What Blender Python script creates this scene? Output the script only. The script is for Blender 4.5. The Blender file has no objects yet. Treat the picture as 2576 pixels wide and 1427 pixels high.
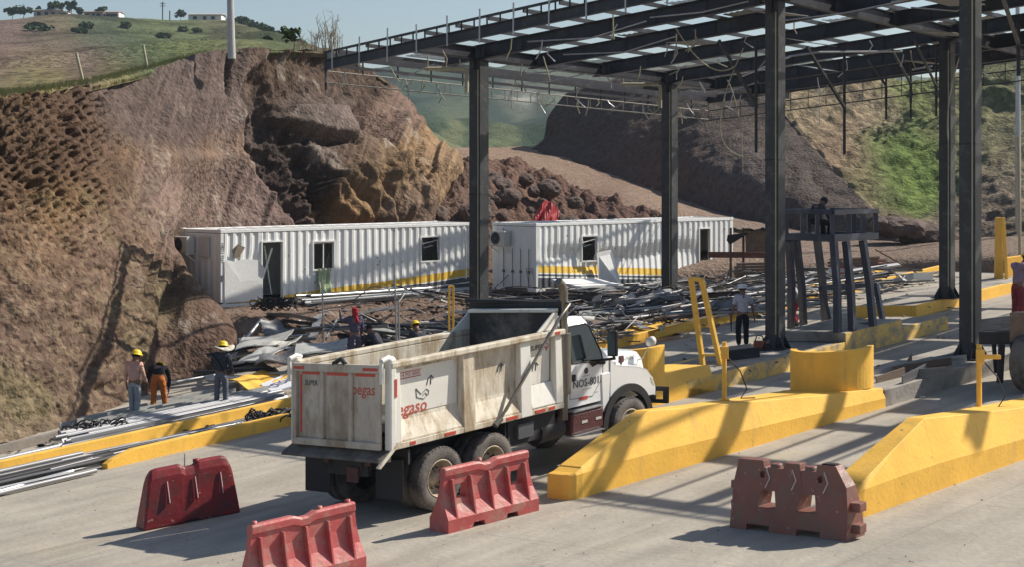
import bpy, bmesh, math, random
import numpy as np
from mathutils import Vector, Matrix
R = random.Random(7)
SC = bpy.context.scene
COL = SC.collection
# ------------------------------------------------------------------ camera
FPX, HY, CX, CAMZ, GX = 4000.0, 440.0, 1288.0, 5.5, 0.085
cam = bpy.data.cameras.new('camera'); camo = bpy.data.objects.new('camera', cam); COL.objects.link(camo)
cam.sensor_width = 36; cam.lens = 36 * FPX / 2576
cam.shift_y = -(713.5 - HY) / 2576
cam.clip_start = 0.3; cam.clip_end = 6000
camo.location = (0, 0, CAMZ); camo.rotation_euler = (math.radians(90), 0, 0)
SC.camera = camo
# ------------------------------------------------------------------ sky, sun, exposure
SUN_EL, SUN_AZ = math.radians(43), math.radians(22)      # azimuth counted from +X towards +Y
w = bpy.data.worlds.new('World'); SC.world = w; w.use_nodes = True
nt = w.node_tree; bg = nt.nodes['Background']
sky = nt.nodes.new('ShaderNodeTexSky'); sky.sky_type = 'NISHITA'; sky.sun_disc = False
sky.sun_elevation = SUN_EL; sky.sun_rotation = math.radians(90) - SUN_AZ
sky.air_density = 1.0; sky.dust_density = 1.0; sky.ozone_density = 1.5
nt.links.new(sky.outputs[0], bg.inputs[0]); bg.inputs[1].default_value = 0.075
sun = bpy.data.lights.new('sun', 'SUN'); suno = bpy.data.objects.new('sun', sun); COL.objects.link(suno)
sun.energy = 4.5; sun.angle = math.radians(0.5); sun.color = (1.0, 0.93, 0.82)
sd = Vector((math.cos(SUN_EL) * math.cos(SUN_AZ), math.cos(SUN_EL) * math.sin(SUN_AZ), math.sin(SUN_EL)))
suno.rotation_euler = sd.to_track_quat('Z', 'Y').to_euler(); suno.location = (60, 20, 60)
SC.view_settings.view_transform = 'Standard'; SC.view_settings.look = 'None'
SC.view_settings.exposure = 0.5; SC.view_settings.gamma = 1.0
try:
    SC.cycles.max_bounces = 6; SC.cycles.volume_bounces = 0; SC.cycles.volume_max_steps = 64
except Exception: pass
# ------------------------------------------------------------------ pixel (of the 2576 px wide photo) to world
def P(x, y, Y): return Vector(((x - CX) / FPX * Y, Y, CAMZ - (y - HY) / FPX * Y))
def G(x, y, dz=0.0):
    Y = (CAMZ - dz) * FPX / ((y - HY) + GX * (x - CX)); X = (x - CX) / FPX * Y
    return Vector((X, Y, GX * X + dz))
def PZ(x, y, z):
    Y = (CAMZ - z) * FPX / (y - HY); return Vector(((x - CX) / FPX * Y, Y, z))
def gz(X): return GX * X
# ------------------------------------------------------------------ numpy noise
_rs = np.random.RandomState(3); _pt = _rs.rand(4096)
def vnoise(p):
    i = np.floor(p).astype(np.int64); f = p - i; f = f * f * (3 - 2 * f)
    def h(a, b, c): return _pt[((i[..., 0] + a) * 73856093 ^ (i[..., 1] + b) * 19349663 ^ (i[..., 2] + c) * 83492791) & 4095]
    x, y, z = f[..., 0], f[..., 1], f[..., 2]
    def L(a, b, t): return a + (b - a) * t
    return L(L(L(h(0,0,0), h(1,0,0), x), L(h(0,1,0), h(1,1,0), x), y),
             L(L(h(0,0,1), h(1,0,1), x), L(h(0,1,1), h(1,1,1), x), y), z) * 2 - 1
def fbm(p, o=4, lac=2.03, g=0.5):
    s = 0; a = 1; t = 0
    for k in range(o):
        s = s + a * vnoise(p + 17.3 * k); t += a; a *= g; p = p * lac
    return s / t
def sm(a, b, x):
    t = np.clip((x - a) / (b - a), 0, 1); return t * t * (3 - 2 * t)
# ------------------------------------------------------------------ materials
MATS = {}
def _n(nt, t, **k):
    n = nt.nodes.new(t)
    for a, b in k.items(): setattr(n, a, b)
    return n
def mat(name, col, rough=0.6, metal=0.0, var=0.12, vscale=3.0, bump=0.1, bscale=25.0, dirt=None, damt=0.0, dscale=2.0, dstretch=(1, 1, 1), spec=0.5, vcol=False, coat=0.0, trans=0.0, alpha=1.0, extra=None):
    if name in MATS: return MATS[name]
    m = bpy.data.materials.new(name); m.use_nodes = True; nt = m.node_tree; b = nt.nodes['Principled BSDF']
    b.inputs['Roughness'].default_value = rough; b.inputs['Metallic'].default_value = metal
    b.inputs['Specular IOR Level'].default_value = spec; b.inputs['Coat Weight'].default_value = coat
    b.inputs['Transmission Weight'].default_value = trans; b.inputs['Alpha'].default_value = alpha
    tc = _n(nt, 'ShaderNodeTexCoord'); co = tc.outputs['Object']
    if vcol:
        at = _n(nt, 'ShaderNodeAttribute', attribute_name='Col'); base = at.outputs['Color']
    else:
        rgb = _n(nt, 'ShaderNodeRGB'); rgb.outputs[0].default_value = (*col, 1); base = rgb.outputs[0]
    nz = _n(nt, 'ShaderNodeTexNoise'); nz.inputs['Scale'].default_value = vscale; nz.inputs['Detail'].default_value = 6; nz.inputs['Roughness'].default_value = 0.62
    nt.links.new(co, nz.inputs['Vector'])
    mr = _n(nt, 'ShaderNodeMapRange'); mr.inputs[1].default_value = 0.3; mr.inputs[2].default_value = 0.7; mr.inputs[3].default_value = 1 - var; mr.inputs[4].default_value = 1 + var
    nt.links.new(nz.outputs[0], mr.inputs[0])
    mx = _n(nt, 'ShaderNodeMix', data_type='RGBA', blend_type='MULTIPLY'); mx.inputs[0].default_value = 1
    nt.links.new(base, mx.inputs[6]); nt.links.new(mr.outputs[0], mx.inputs[7]); out = mx.outputs[2]
    if dirt is not None:
        mp = _n(nt, 'ShaderNodeMapping'); mp.inputs['Scale'].default_value = dstretch; nt.links.new(co, mp.inputs[0])
        n2 = _n(nt, 'ShaderNodeTexNoise'); n2.inputs['Scale'].default_value = dscale; n2.inputs['Detail'].default_value = 8; n2.inputs['Roughness'].default_value = 0.68
        nt.links.new(mp.outputs[0], n2.inputs['Vector'])
        r2 = _n(nt, 'ShaderNodeMapRange'); r2.inputs[1].default_value = 0.64 - damt * 0.35; r2.inputs[2].default_value = 0.78 - damt * 0.3; r2.inputs[3].default_value = 0; r2.inputs[4].default_value = 0.9
        nt.links.new(n2.outputs[0], r2.inputs[0])
        m2 = _n(nt, 'ShaderNodeMix', data_type='RGBA'); nt.links.new(r2.outputs[0], m2.inputs[0]); nt.links.new(out, m2.inputs[6]); m2.inputs[7].default_value = (*dirt, 1); out = m2.outputs[2]
    if extra: out = extra(nt, co, out)
    nt.links.new(out, b.inputs['Base Color'])
    if bump > 0:
        n3 = _n(nt, 'ShaderNodeTexNoise'); n3.inputs['Scale'].default_value = bscale; n3.inputs['Detail'].default_value = 5
        nt.links.new(co, n3.inputs['Vector'])
        bp = _n(nt, 'ShaderNodeBump'); bp.inputs['Strength'].default_value = min(1, bump * 4); bp.inputs['Distance'].default_value = 0.6 / bscale * (1 + bump * 4)
        nt.links.new(n3.outputs[0], bp.inputs['Height']); nt.links.new(bp.outputs[0], b.inputs['Normal'])
    MATS[name] = m; return m
# ------------------------------------------------------------------ mesh building
class MB:
    def __init__(s, xf=None): s.v = []; s.f = []; s.s = []; s.m = []; s.xf = xf; s.mi = 0
    def add(s, vs, fs, smooth=False):
        o = len(s.v); s.v += [tuple(v) for v in vs]
        for f in fs: s.f.append(tuple(i + o for i in f)); s.s.append(smooth); s.m.append(s.mi)
        return s
    def box(s, x0, x1, y0, y1, z0, z1, M=None):
        vs = [(x0,y0,z0),(x1,y0,z0),(x1,y1,z0),(x0,y1,z0),(x0,y0,z1),(x1,y0,z1),(x1,y1,z1),(x0,y1,z1)]
        return s.hexa(vs, M)
    def hexa(s, vs, M=None):
        if M is not None: vs = [M @ Vector(v) for v in vs]
        return s.add(vs, [(3,2,1,0),(4,5,6,7),(0,1,5,4),(1,2,6,5),(2,3,7,6),(3,0,4,7)])
    def prism(s, poly, a, lo, hi, smooth=False, cap=True):
        # poly: 2D points in the plane of the two other axes; a: extrusion axis
        def v(p, t): return {'x': (t, p[0], p[1]), 'y': (p[0], t, p[1]), 'z': (p[0], p[1], t)}[a]
        n = len(poly); vs = [v(p, lo) for p in poly] + [v(p, hi) for p in poly]
        fs = [(i, (i + 1) % n, n + (i + 1) % n, n + i) for i in range(n)]
        s.add(vs, fs, smooth)
        if cap: s.add(vs, [tuple(range(n))[::-1], tuple(range(n, 2 * n))])
        return s
    def beam(s, p0, p1, w, h, up=(0, 0, 1)):
        p0 = Vector(p0); p1 = Vector(p1); d = (p1 - p0); 
        if d.length < 1e-6: return s
        d.normalize(); up = Vector(up); sx = d.cross(up)
        if sx.length < 1e-3: sx = d.cross(Vector((1, 0, 0)))
        sx.normalize(); uz = sx.cross(d); a = sx * w / 2; b = uz * h / 2
        return s.hexa([p0 - a - b, p0 + a - b, p1 + a - b, p1 - a - b, p0 - a + b, p0 + a + b, p1 + a + b, p1 - a + b])
    def ibeam(s, p0, p1, w, h, t=0.03):
        p0 = Vector(p0); p1 = Vector(p1); z = Vector((0, 0, h / 2 - t / 2))
        s.beam(p0 + z, p1 + z, w, t); s.beam(p0 - z, p1 - z, w, t); s.beam(p0, p1, t, h - 2 * t - .002); return s
    def tube(s, pts, r, n=8, cap=True, smooth=True):
        pts = [Vector(p) for p in pts]; k = len(pts); rs = r if isinstance(r, (list, tuple)) else [r] * k
        vs = []; prev = None
        for i, p in enumerate(pts):
            d = (pts[min(i + 1, k - 1)] - pts[max(i - 1, 0)])
            if d.length < 1e-9: d = Vector((0, 0, 1))
            d.normalize()
            if prev is None:
                a = d.cross(Vector((0, 0, 1)));
                if a.length < 1e-3: a = d.cross(Vector((1, 0, 0)))
            else: a = prev - d * prev.dot(d)
            a.normalize(); prev = a; b = d.cross(a)
            for j in range(n):
                t = 2 * math.pi * j / n; vs.append(p + (a * math.cos(t) + b * math.sin(t)) * rs[i])
        fs = []
        for i in range(k - 1):
            for j in range(n): fs.append((i * n + j, i * n + (j + 1) % n, (i + 1) * n + (j + 1) % n, (i + 1) * n + j))
        s.add(vs, fs, smooth)
        if cap: s.add(vs, [tuple(range(n)), tuple(range((k - 1) * n, k * n))[::-1]])
        return s
    def lathe(s, prof, c, axis, n=32, smooth=True):
        # prof: (r, t) along the axis
        c = Vector(c); d = Vector(axis).normalized(); a = d.cross(Vector((0, 0, 1)))
        if a.length < 1e-3: a = Vector((1, 0, 0))
        a.normalize(); b = d.cross(a); vs = []
        for r, t in prof:
            for j in range(n):
                q = 2 * math.pi * j / n; vs.append(c + d * t + (a * math.cos(q) + b * math.sin(q)) * r)
        fs = [(i * n + j, i * n + (j + 1) % n, (i + 1) * n + (j + 1) % n, (i + 1) * n + j) for i in range(len(prof) - 1) for j in range(n)]
        return s.add(vs, fs, smooth)
    def grid(s, A, smooth=True):
        nv, nu = A.shape[:2]; vs = A.reshape(-1, 3).tolist()
        return s.add(vs, [(j * nu + i, j * nu + i + 1, (j + 1) * nu + i + 1, (j + 1) * nu + i) for j in range(nv - 1) for i in range(nu - 1)], smooth)
    def text(s, txt, size, M, depth=0.0, align='CENTER', bold=0.0, italic=0.0):
        cu = bpy.data.curves.new('t', 'FONT'); cu.body = txt; cu.size = size; cu.align_x = align; cu.align_y = 'CENTER'; cu.extrude = depth; cu.offset = bold; cu.shear = italic; cu.resolution_u = 2
        o = bpy.data.objects.new('t', cu); me = bpy.data.meshes.new_from_object(o)
        s.add([M @ v.co for v in me.vertices], [tuple(p.vertices) for p in me.polygons])
        bpy.data.objects.remove(o); bpy.data.meshes.remove(me); bpy.data.curves.remove(cu); return s
    def build(s, name, mats, parent=None, loc=None, bevel=0.0, seg=2, wn=False):
        if s.xf: vs = [s.xf(Vector(v)) for v in s.v]
        else: vs = [Vector(v) for v in s.v]
        if parent is not None: org = root_of(parent).location if loc is None else Vector(loc)
        elif loc is not None: org = Vector(loc)
        else:
            org = Vector((sum(v.x for v in vs) / len(vs), sum(v.y for v in vs) / len(vs), min(v.z for v in vs)))
        me = bpy.data.meshes.new(name); me.from_pydata([v - org for v in vs], [], s.f)
        me.polygons.foreach_set('use_smooth', s.s)
        if not isinstance(mats, (list, tuple)): mats = [mats]
        for m in mats: me.materials.append(m)
        me.polygons.foreach_set('material_index', s.m)
        bm = bmesh.new(); bm.from_mesh(me); bmesh.ops.recalc_face_normals(bm, faces=bm.faces) if s.__dict__.get('recalc', True) else None
        bm.to_mesh(me); bm.free()
        o = bpy.data.objects.new(name, me); COL.objects.link(o)
        if parent is not None: o.parent = parent
        else: o.location = org
        if bevel > 0:
            b = o.modifiers.new('bevel', 'BEVEL'); b.width = bevel; b.segments = seg; b.limit_method = 'ANGLE'; b.angle_limit = math.radians(35)
        return o
def root_of(o):
    while o.parent: o = o.parent
    return o
def tag(o, label=None, cat=None, group=None, kind=None):
    if label: o['label'] = label
    if cat: o['category'] = cat
    if group: o['group'] = group
    if kind: o['kind'] = kind
    return o
def thing(name, label, cat, loc, group=None):
    o = bpy.data.objects.new(name, None); COL.objects.link(o); o.location = loc; o.empty_display_size = 0.2
    return tag(o, label, cat, group)
def clone(o, loc=None, rotz=None):
    c = o.copy(); COL.objects.link(c)
    if loc is not None: c.location = loc
    if rotz is not None: c.rotation_euler = (0, 0, rotz)
    for ch in list(o.children):
        d = ch.copy(); COL.objects.link(d); d.parent = c
        for g in list(ch.children):
            e = g.copy(); COL.objects.link(e); e.parent = d
    return c
# ------------------------------------------------------------------ lofted terrain
def crv(P_, t):
    n = len(P_); t = np.clip(t, 0, n - 1 - 1e-6); i = np.floor(t).astype(int); f = (t - i)[:, None]
    f = f.reshape(f.shape[0], *([1] * (P_.ndim - 1)))
    g = lambda k: P_[np.clip(i + k, 0, n - 1)]
    p0, p1, p2, p3 = g(-1), g(0), g(1), g(2)
    m1 = (p2 - p0) * 0.4; m2 = (p3 - p1) * 0.4
    return (2*f**3 - 3*f**2 + 1) * p1 + (f**3 - 2*f**2 + f) * m1 + (-2*f**3 + 3*f**2) * p2 + (f**3 - f**2) * m2
def loft(rows, nu, nv, world=False):
    C = np.array([[tuple(p) if world else tuple(P(*p)) for p in r] for r in rows], float)
    A = crv(C, np.linspace(0, C.shape[0] - 1, nv))
    B = crv(np.swapaxes(A, 0, 1), np.linspace(0, C.shape[1] - 1, nu))
    return np.swapaxes(B, 0, 1)
def gnormal(A):
    du = np.gradient(A, axis=1); dv = np.gradient(A, axis=0); n = np.cross(du, dv)
    return n / (np.linalg.norm(n, axis=2, keepdims=True) + 1e-9)
def proj(A): return CX + A[..., 0] / A[..., 1] * FPX, HY - (A[..., 2] - CAMZ) / A[..., 1] * FPX
def colfield(A, anchors, warp=25.0, wscale=0.25, sharp=2.2):
    x, y = proj(A); n1 = fbm(A * wscale + 5, 4); n2 = fbm(A * wscale + 50, 4)
    x = x + n1 * warp * 2.4; y = y + n2 * warp * 2.4; W = 0; Cc = 0
    for (ax, ay, s, c) in anchors:
        d = np.exp(-(((x - ax) / s) ** 2 + ((y - ay) / s) ** 2) * 1.2) ** (sharp / 2) + 1e-9 / (1 + ((x - ax) ** 2 + (y - ay) ** 2) * 1e-4)
        W = W + d; Cc = Cc + d[..., None] * np.array(c)
    return Cc / W[..., None]
def terrain(name, A, cols, m, label=None, kind='structure', cat=None):
    b = MB(); b.grid(A); b.recalc = False; o = b.build(name, m, loc=(0, 0, 0))
    ca = o.data.color_attributes.new('Col', 'FLOAT_COLOR', 'POINT')
    c4 = np.ones((A.shape[0] * A.shape[1], 4), np.float32); c4[:, :3] = np.clip(cols.reshape(-1, 3), 0, 1)
    ca.data.foreach_set('color', c4.ravel()); tag(o, label, cat, None, kind); return o
def poly_mask(x, y, poly, soft):
    # signed-distance based soft mask in picture pixels
    inside = np.zeros(x.shape, bool); dist = np.full(x.shape, 1e9); n = len(poly)
    for i in range(n):
        x0, y0 = poly[i]; x1, y1 = poly[(i + 1) % n]
        c = ((y0 > y) != (y1 > y)) & (x < (x1 - x0) * (y - y0) / (y1 - y0 + 1e-9) + x0); inside ^= c
        t = np.clip(((x - x0) * (x1 - x0) + (y - y0) * (y1 - y0)) / ((x1 - x0) ** 2 + (y1 - y0) ** 2 + 1e-9), 0, 1)
        dist = np.minimum(dist, np.hypot(x - x0 - t * (x1 - x0), y - y0 - t * (y1 - y0)))
    return sm(-soft, soft, np.where(inside, dist, -dist))
# ================================================================== GROUND AND TERRAIN
def conc_extra(nt, co, out):
    # expansion joints between the slabs and long tyre-worn streaks
    mp = _n(nt, 'ShaderNodeMapping'); mp.inputs['Rotation'].default_value = (0, 0, math.radians(-47)); nt.links.new(co, mp.inputs[0])
    sx = _n(nt, 'ShaderNodeSeparateXYZ'); nt.links.new(mp.outputs[0], sx.inputs[0]); cur = out
    for ax, per in ((0, 4.4), (1, 3.7)):
        md = _n(nt, 'ShaderNodeMath', operation='PINGPONG'); nt.links.new(sx.outputs[ax], md.inputs[0]); md.inputs[1].default_value = per / 2
        lt = _n(nt, 'ShaderNodeMath', operation='LESS_THAN'); nt.links.new(md.outputs[0], lt.inputs[0]); lt.inputs[1].default_value = 0.008
        k = _n(nt, 'ShaderNodeMath', operation='MULTIPLY'); nt.links.new(lt.outputs[0], k.inputs[0]); k.inputs[1].default_value = 0.4
        m = _n(nt, 'ShaderNodeMix', data_type='RGBA'); nt.links.new(k.outputs[0], m.inputs[0]); nt.links.new(cur, m.inputs[6]); m.inputs[7].default_value = (0.12, 0.11, 0.1, 1); cur = m.outputs[2]
    m2 = _n(nt, 'ShaderNodeMapping'); m2.inputs['Scale'].default_value = (0.35, 2.2, 1); nt.links.new(mp.outputs[0], m2.inputs[0])
    nz = _n(nt, 'ShaderNodeTexNoise'); nz.inputs['Scale'].default_value = 1.0; nz.inputs['Detail'].default_value = 7; nt.links.new(m2.outputs[0], nz.inputs[0])
    r = _n(nt, 'ShaderNodeMapRange'); r.inputs[1].default_value = 0.35; r.inputs[2].default_value = 0.7; r.inputs[3].default_value = 0.86; r.inputs[4].default_value = 1.08; nt.links.new(nz.outputs[0], r.inputs[0])
    mm = _n(nt, 'ShaderNodeMix', data_type='RGBA', blend_type='MULTIPLY'); mm.inputs[0].default_value = 1; nt.links.new(cur, mm.inputs[6]); nt.links.new(r.outputs[0], mm.inputs[7])
    cur = mm.outputs[2]
    for sc_, lo, hi, c_, k_ in ((0.23, .56, .66, (.16, .15, .135), .38), (1.7, .66, .72, (.09, .085, .08), .5), (.6, .60, .75, (.50, .43, .33), .4)):
        n_ = _n(nt, 'ShaderNodeTexNoise'); n_.inputs['Scale'].default_value = sc_; n_.inputs['Detail'].default_value = 9; n_.inputs['Roughness'].default_value = .7; nt.links.new(m2.outputs[0] if sc_ < 1 else mp.outputs[0], n_.inputs[0])
        r_2 = _n(nt, 'ShaderNodeMapRange'); r_2.inputs[1].default_value = lo; r_2.inputs[2].default_value = hi; r_2.inputs[4].default_value = k_; nt.links.new(n_.outputs[0], r_2.inputs[0])
        m_ = _n(nt, 'ShaderNodeMix', data_type='RGBA'); nt.links.new(r_2.outputs[0], m_.inputs[0]); nt.links.new(cur, m_.inputs[6]); m_.inputs[7].default_value = (*c_, 1); cur = m_.outputs[2]
    vo = _n(nt, 'ShaderNodeTexVoronoi', feature='DISTANCE_TO_EDGE'); vo.inputs['Scale'].default_value = .22; wn = _n(nt, 'ShaderNodeTexNoise'); wn.inputs['Scale'].default_value = .9; wn.inputs['Detail'].default_value = 5; nt.links.new(mp.outputs[0], wn.inputs[0])
    ad = _n(nt, 'ShaderNodeMix', data_type='RGBA', blend_type='LINEAR_LIGHT'); ad.inputs[0].default_value = .5; nt.links.new(mp.outputs[0], ad.inputs[6]); nt.links.new(wn.outputs[1], ad.inputs[7]); nt.links.new(ad.outputs[2], vo.inputs[0])
    lt = _n(nt, 'ShaderNodeMath', operation='LESS_THAN'); nt.links.new(vo.outputs[0], lt.inputs[0]); lt.inputs[1].default_value = .0012
    k = _n(nt, 'ShaderNodeMath', operation='MULTIPLY'); nt.links.new(lt.outputs[0], k.inputs[0]); k.inputs[1].default_value = .25
    m_ = _n(nt, 'ShaderNodeMix', data_type='RGBA'); nt.links.new(k.outputs[0], m_.inputs[0]); nt.links.new(cur, m_.inputs[6]); m_.inputs[7].default_value = (.08, .075, .07, 1)
    return m_.outputs[2]
M_conc = mat('concrete_paving', (0.375, 0.34, 0.285), 0.88, var=0.13, vscale=0.9, bump=0.05, bscale=9, dirt=(0.43, 0.37, 0.285), damt=0.3, dscale=0.5, spec=0.25, extra=conc_extra)
M_soil = mat('soil', (0.2, 0.13, 0.09), 0.95, vcol=True, var=0.34, vscale=2.6, bump=0.22, bscale=6.0, spec=0.1)
M_soilf = mat('soil_far', (0.2, 0.13, 0.09), 0.95, vcol=True, var=0.35, vscale=0.5, bump=0.2, bscale=1.2, spec=0.05)
M_dirt = mat('dirt_ground', (0.155, 0.11, 0.083), 0.95, var=0.25, vscale=1.3, bump=0.2, bscale=7, dirt=(0.27, 0.22, 0.18), damt=0.35, dscale=1.4, spec=0.1)
# plaza: one concrete sheet, falling to the left
b = MB(); xs = np.linspace(-60, 60, 61); ys = np.linspace(4, 78, 38)
A = np.zeros((len(ys), len(xs), 3)); A[..., 0] = xs[None]; A[..., 1] = ys[:, None]; A[..., 2] = GX * A[..., 0]
b.grid(A, False); tag(b.build('road_surface', M_conc, loc=(0, 0, 0)), 'pale concrete paving of the plaza lanes', kind='structure')
# broad base ground to the horizon
b = MB(); n = 60; t = np.linspace(-1, 1, n); xs = np.sign(t) * np.abs(t) ** 2.5 * 2500; ys = np.sign(t) * np.abs(t) ** 2.5 * 2500 + 60
A = np.zeros((n, n, 3)); A[..., 0] = xs[None]; A[..., 1] = ys[:, None]; A[..., 2] = np.clip(GX * A[..., 0], -5.1, 5.1) - 0.35 - 9.0 * sm(140, 400, A[..., 1])
b.grid(A); tag(b.build('ground', M_dirt, loc=(0, 0, 0)), 'brown bare ground around the plaza', kind='structure')
# container pad with its ragged bank, and dirt ground on the right
def padh(X, Y):
    d = np.stack([X * 0.5, Y * 0.5, X * 0], -1)
    # v: distance in front of the container line; u along it
    u = (X + 9.95) * 0.7 + (Y - 54.3) * 0.714; v = (X + 9.95) * 0.714 - (Y - 54.3) * 0.7
    edge = 1.0 + 1.2 * sm(4, 30, u) + fbm(d, 3) * 0.5
    t = sm(3.6, 0.0, v - edge)
    base = GX * X + 0.02
    top = np.maximum(0.92 + fbm(d * 2, 3) * 0.05, base + 0.02)
    h = base + (top - base) * t
    return h + (fbm(d * 3 + 9, 3) * 0.10 * sm(0.02, 0.4, t) * (1 - 0.7 * sm(.9, 1, t))) - 0.06 * (t < 0.01), t
r_ = np.array((0.7, 0.714)); q_ = np.array((0.714, -0.7)); o_ = np.array((-9.95, 54.3)); UR, VQ, OC = r_.copy(), q_.copy(), o_.copy()
uu = np.linspace(-1.2, 44, 230); vv = np.linspace(-11, 6.2, 90)
A = np.zeros((len(vv), len(uu), 3)); XY = o_ + uu[None, :, None] * r_ + vv[:, None, None] * q_
A[..., 0] = XY[..., 0]; A[..., 1] = XY[..., 1]; A[..., 2], tt = padh(A[..., 0], A[..., 1])
cf = np.ones(A.shape) * np.array((0.15, 0.105, 0.08)); g_ = (fbm(A * 0.7, 4) * 0.5 + 0.5)[..., None]
cf = cf * (0.75 + 0.6 * g_) + 0.05 * sm(0.1, 0.5, fbm(A * 2.2 + 3, 3))[..., None]
terrain('embankment', A, cf, M_soil, 'low ragged dirt bank in front of the white containers')
# far right dirt ground between the kerbs and the slope
rows = [[(1150, 800, 65), (1500, 790, 66), (1850, 760, 67), (2180, 760, 68), (2400, 760, 65), (2700, 760, 59)],
        [(1150, 700, 66), (1500, 690, 67), (1850, 668, 68), (2180, 655, 69), (2400, 650, 66), (2700, 640, 60)],
        [(1150, 590, 76), (1500, 590, 76), (1850, 620, 73), (2180, 628, 74), (2400, 620, 72), (2700, 612, 66)],
        [(1150, 480, 88), (1480, 520, 86), (1750, 555, 84), (2050, 588, 83), (2350, 600, 79), (2700, 590, 72)],
        [(1120, 410, 104), (1400, 430, 100), (1620, 480, 96), (1850, 545, 90), (2200, 585, 86), (2700, 570, 78)],
        [(1080, 371, 120), (1235, 371, 120), (1380, 374, 118), (1700, 480, 100), (2100, 560, 92), (2700, 550, 84)],
        [(1060, 400, 150), (1235, 402, 150), (1420, 402, 150), (1700, 450, 130), (2100, 520, 110), (2700, 520, 100)]]
A = loft(rows, 200, 130); A[..., 2] += fbm(A * 0.4, 4) * 0.12 * sm(66, 75, A[..., 1])
# wheel ruts along the haul road
cf = colfield(A, [(1230, 380, 90, (.27, .19, .135)), (1420, 430, 110, (.24, .17, .125)), (1650, 520, 90, (.25, .18, .135)), (1500, 600, 120, (.13, .085, .065)), (2300, 620, 200, (.2, .15, .115)), (2000, 640, 200, (.2, .15, .12)), (2500, 640, 120, (.22, .165, .13))], 10)
terrain('dirt_road', A, cf, M_soil, 'bare dirt haul road climbing through the cut')

# ---- left hillside
cols = []
E0 = np.array((-12.8, 57.05))
def pock_(x, y, A): return sm(330, 230, x + fbm(A * .5, 2) * 60) * sm(620, 420, y + fbm(A * .4, 2) * 90)

def wp(u, off=0.0, z=0.8): 
    p = E0 + np.array((0.7, 0.714)) * u + off * np.array((-0.714, 0.70)); return (p[0], p[1], z)
def T(*a): return tuple(P(*a))
bank = [
 [T(-420,1235,35.5),T(-420,900,38),T(-420,600,40.5),T(-420,400,42.5),T(-420,255,45)],
 [T(-120,1160,37.5),T(-120,880,40),T(-120,600,42.5),T(-120,400,44.5),T(-120,245,47)],
 [T(60,1112,39.3),T(60,850,41.7),T(60,600,44.3),T(60,400,46.5),T(60,228,49)],
 [T(210,1068,41.6),T(205,830,44),T(205,600,47),T(210,400,49.8),T(225,208,52.5)],
 [T(340,1010,45.2),T(320,810,46.8),T(310,600,50),T(310,400,53.3),T(320,190,57)],
 [T(470,965,48.6),T(440,820,49),T(400,620,52),T(390,400,56),T(420,160,60.5)],
 [T(598,940,50.0),T(590,812,50.9),T(474,668,52.4),T(430,440,57.5),T(500,133,62.5)],
 [tuple((*wp(-.2,-1.2)[:2],.4)),T(430,720,58.0),T(432,610,58.4),T(480,420,60.5),T(560,124,64.5)],
 [wp(2.5),T(520,640,61.5),T(540,560,62.2),T(560,400,63.5),T(640,118,66.5)],
 [wp(7),T(700,640,63.4),T(700,545,64.5),T(690,390,66),T(720,124,69)],
 [wp(11),T(860,640,66.2),T(850,530,67.3),T(830,370,69),T(800,122,72.5)],
 [wp(14),T(960,640,68.3),T(960,510,69.2),T(920,340,71.5),T(860,128,76)],
 [wp(17),T(1050,640,70.2),T(1060,500,71.5),T(985,330,75),T(920,160,79)],
 [wp(20,1.5),T(1120,600,74),T(1138,408,76),T(1056,318,79),T(978,188,83)],
 [wp(21,7),T(1135,560,80),T(1142,420,82),T(1064,330,86),T(985,200,90)],
 [wp(20,16),T(1090,560,92),T(1090,430,94),T(1030,340,97),T(950,215,100)]]
rows = [list(c) for c in zip(*bank)]
A = loft(rows, 620, 330, world=True)
x, y = proj(A); N = gnormal(A)
scar = poly_mask(x, y, [(625, 300), (690, 265), (830, 300), (905, 350), (830, 355), (760, 350), (850, 440), (822, 480), (860, 560), (760, 560), (700, 470), (650, 420), (618, 380)], 14)
scar2 = poly_mask(x, y, [(640, 190), (700, 130), (820, 128), (990, 200), (1010, 290), (960, 330), (900, 300), (840, 230), (740, 260), (640, 290), (610, 240)], 22)
block = poly_mask(x, y, [(825, 470), (870, 420), (1000, 400), (1120, 420), (1060, 520), (980, 570), (860, 570), (820, 520)], 20)
crack = poly_mask(x, y, [(578, 120), (592, 120), (588, 190), (578, 240), (568, 228), (574, 180)], 4)
crack2 = poly_mask(x, y, [(1000, 330), (905, 330), (880, 270), (935, 250), (1040, 420), (1030, 440)], 18)
pock = sm(330, 230, x + fbm(A * .5, 2) * 60) * sm(620, 420, y + fbm(A * .4, 2) * 90)
tuft = sm(480, 420, x + 0.25 * (y - 600)) * sm(430, 520, y)
d = fbm(A * 0.35, 4) * (0.45 - 0.25 * sm(300, 380, x) * sm(640, 600, x))
jx, jy = fbm(A * .9 + 60, 2) * 1.6, fbm(A * .9 + 90, 2) * 1.6
dimp = np.clip(np.cos(x * .175 + jx * 2 + np.floor(y / 31) * 1.7) * np.cos(y * .2027 + jy) - .12, 0, 1)
d = d - dimp * (.34 * pock_(x, y, A) + .07 * sm(440, 380, x))

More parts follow.
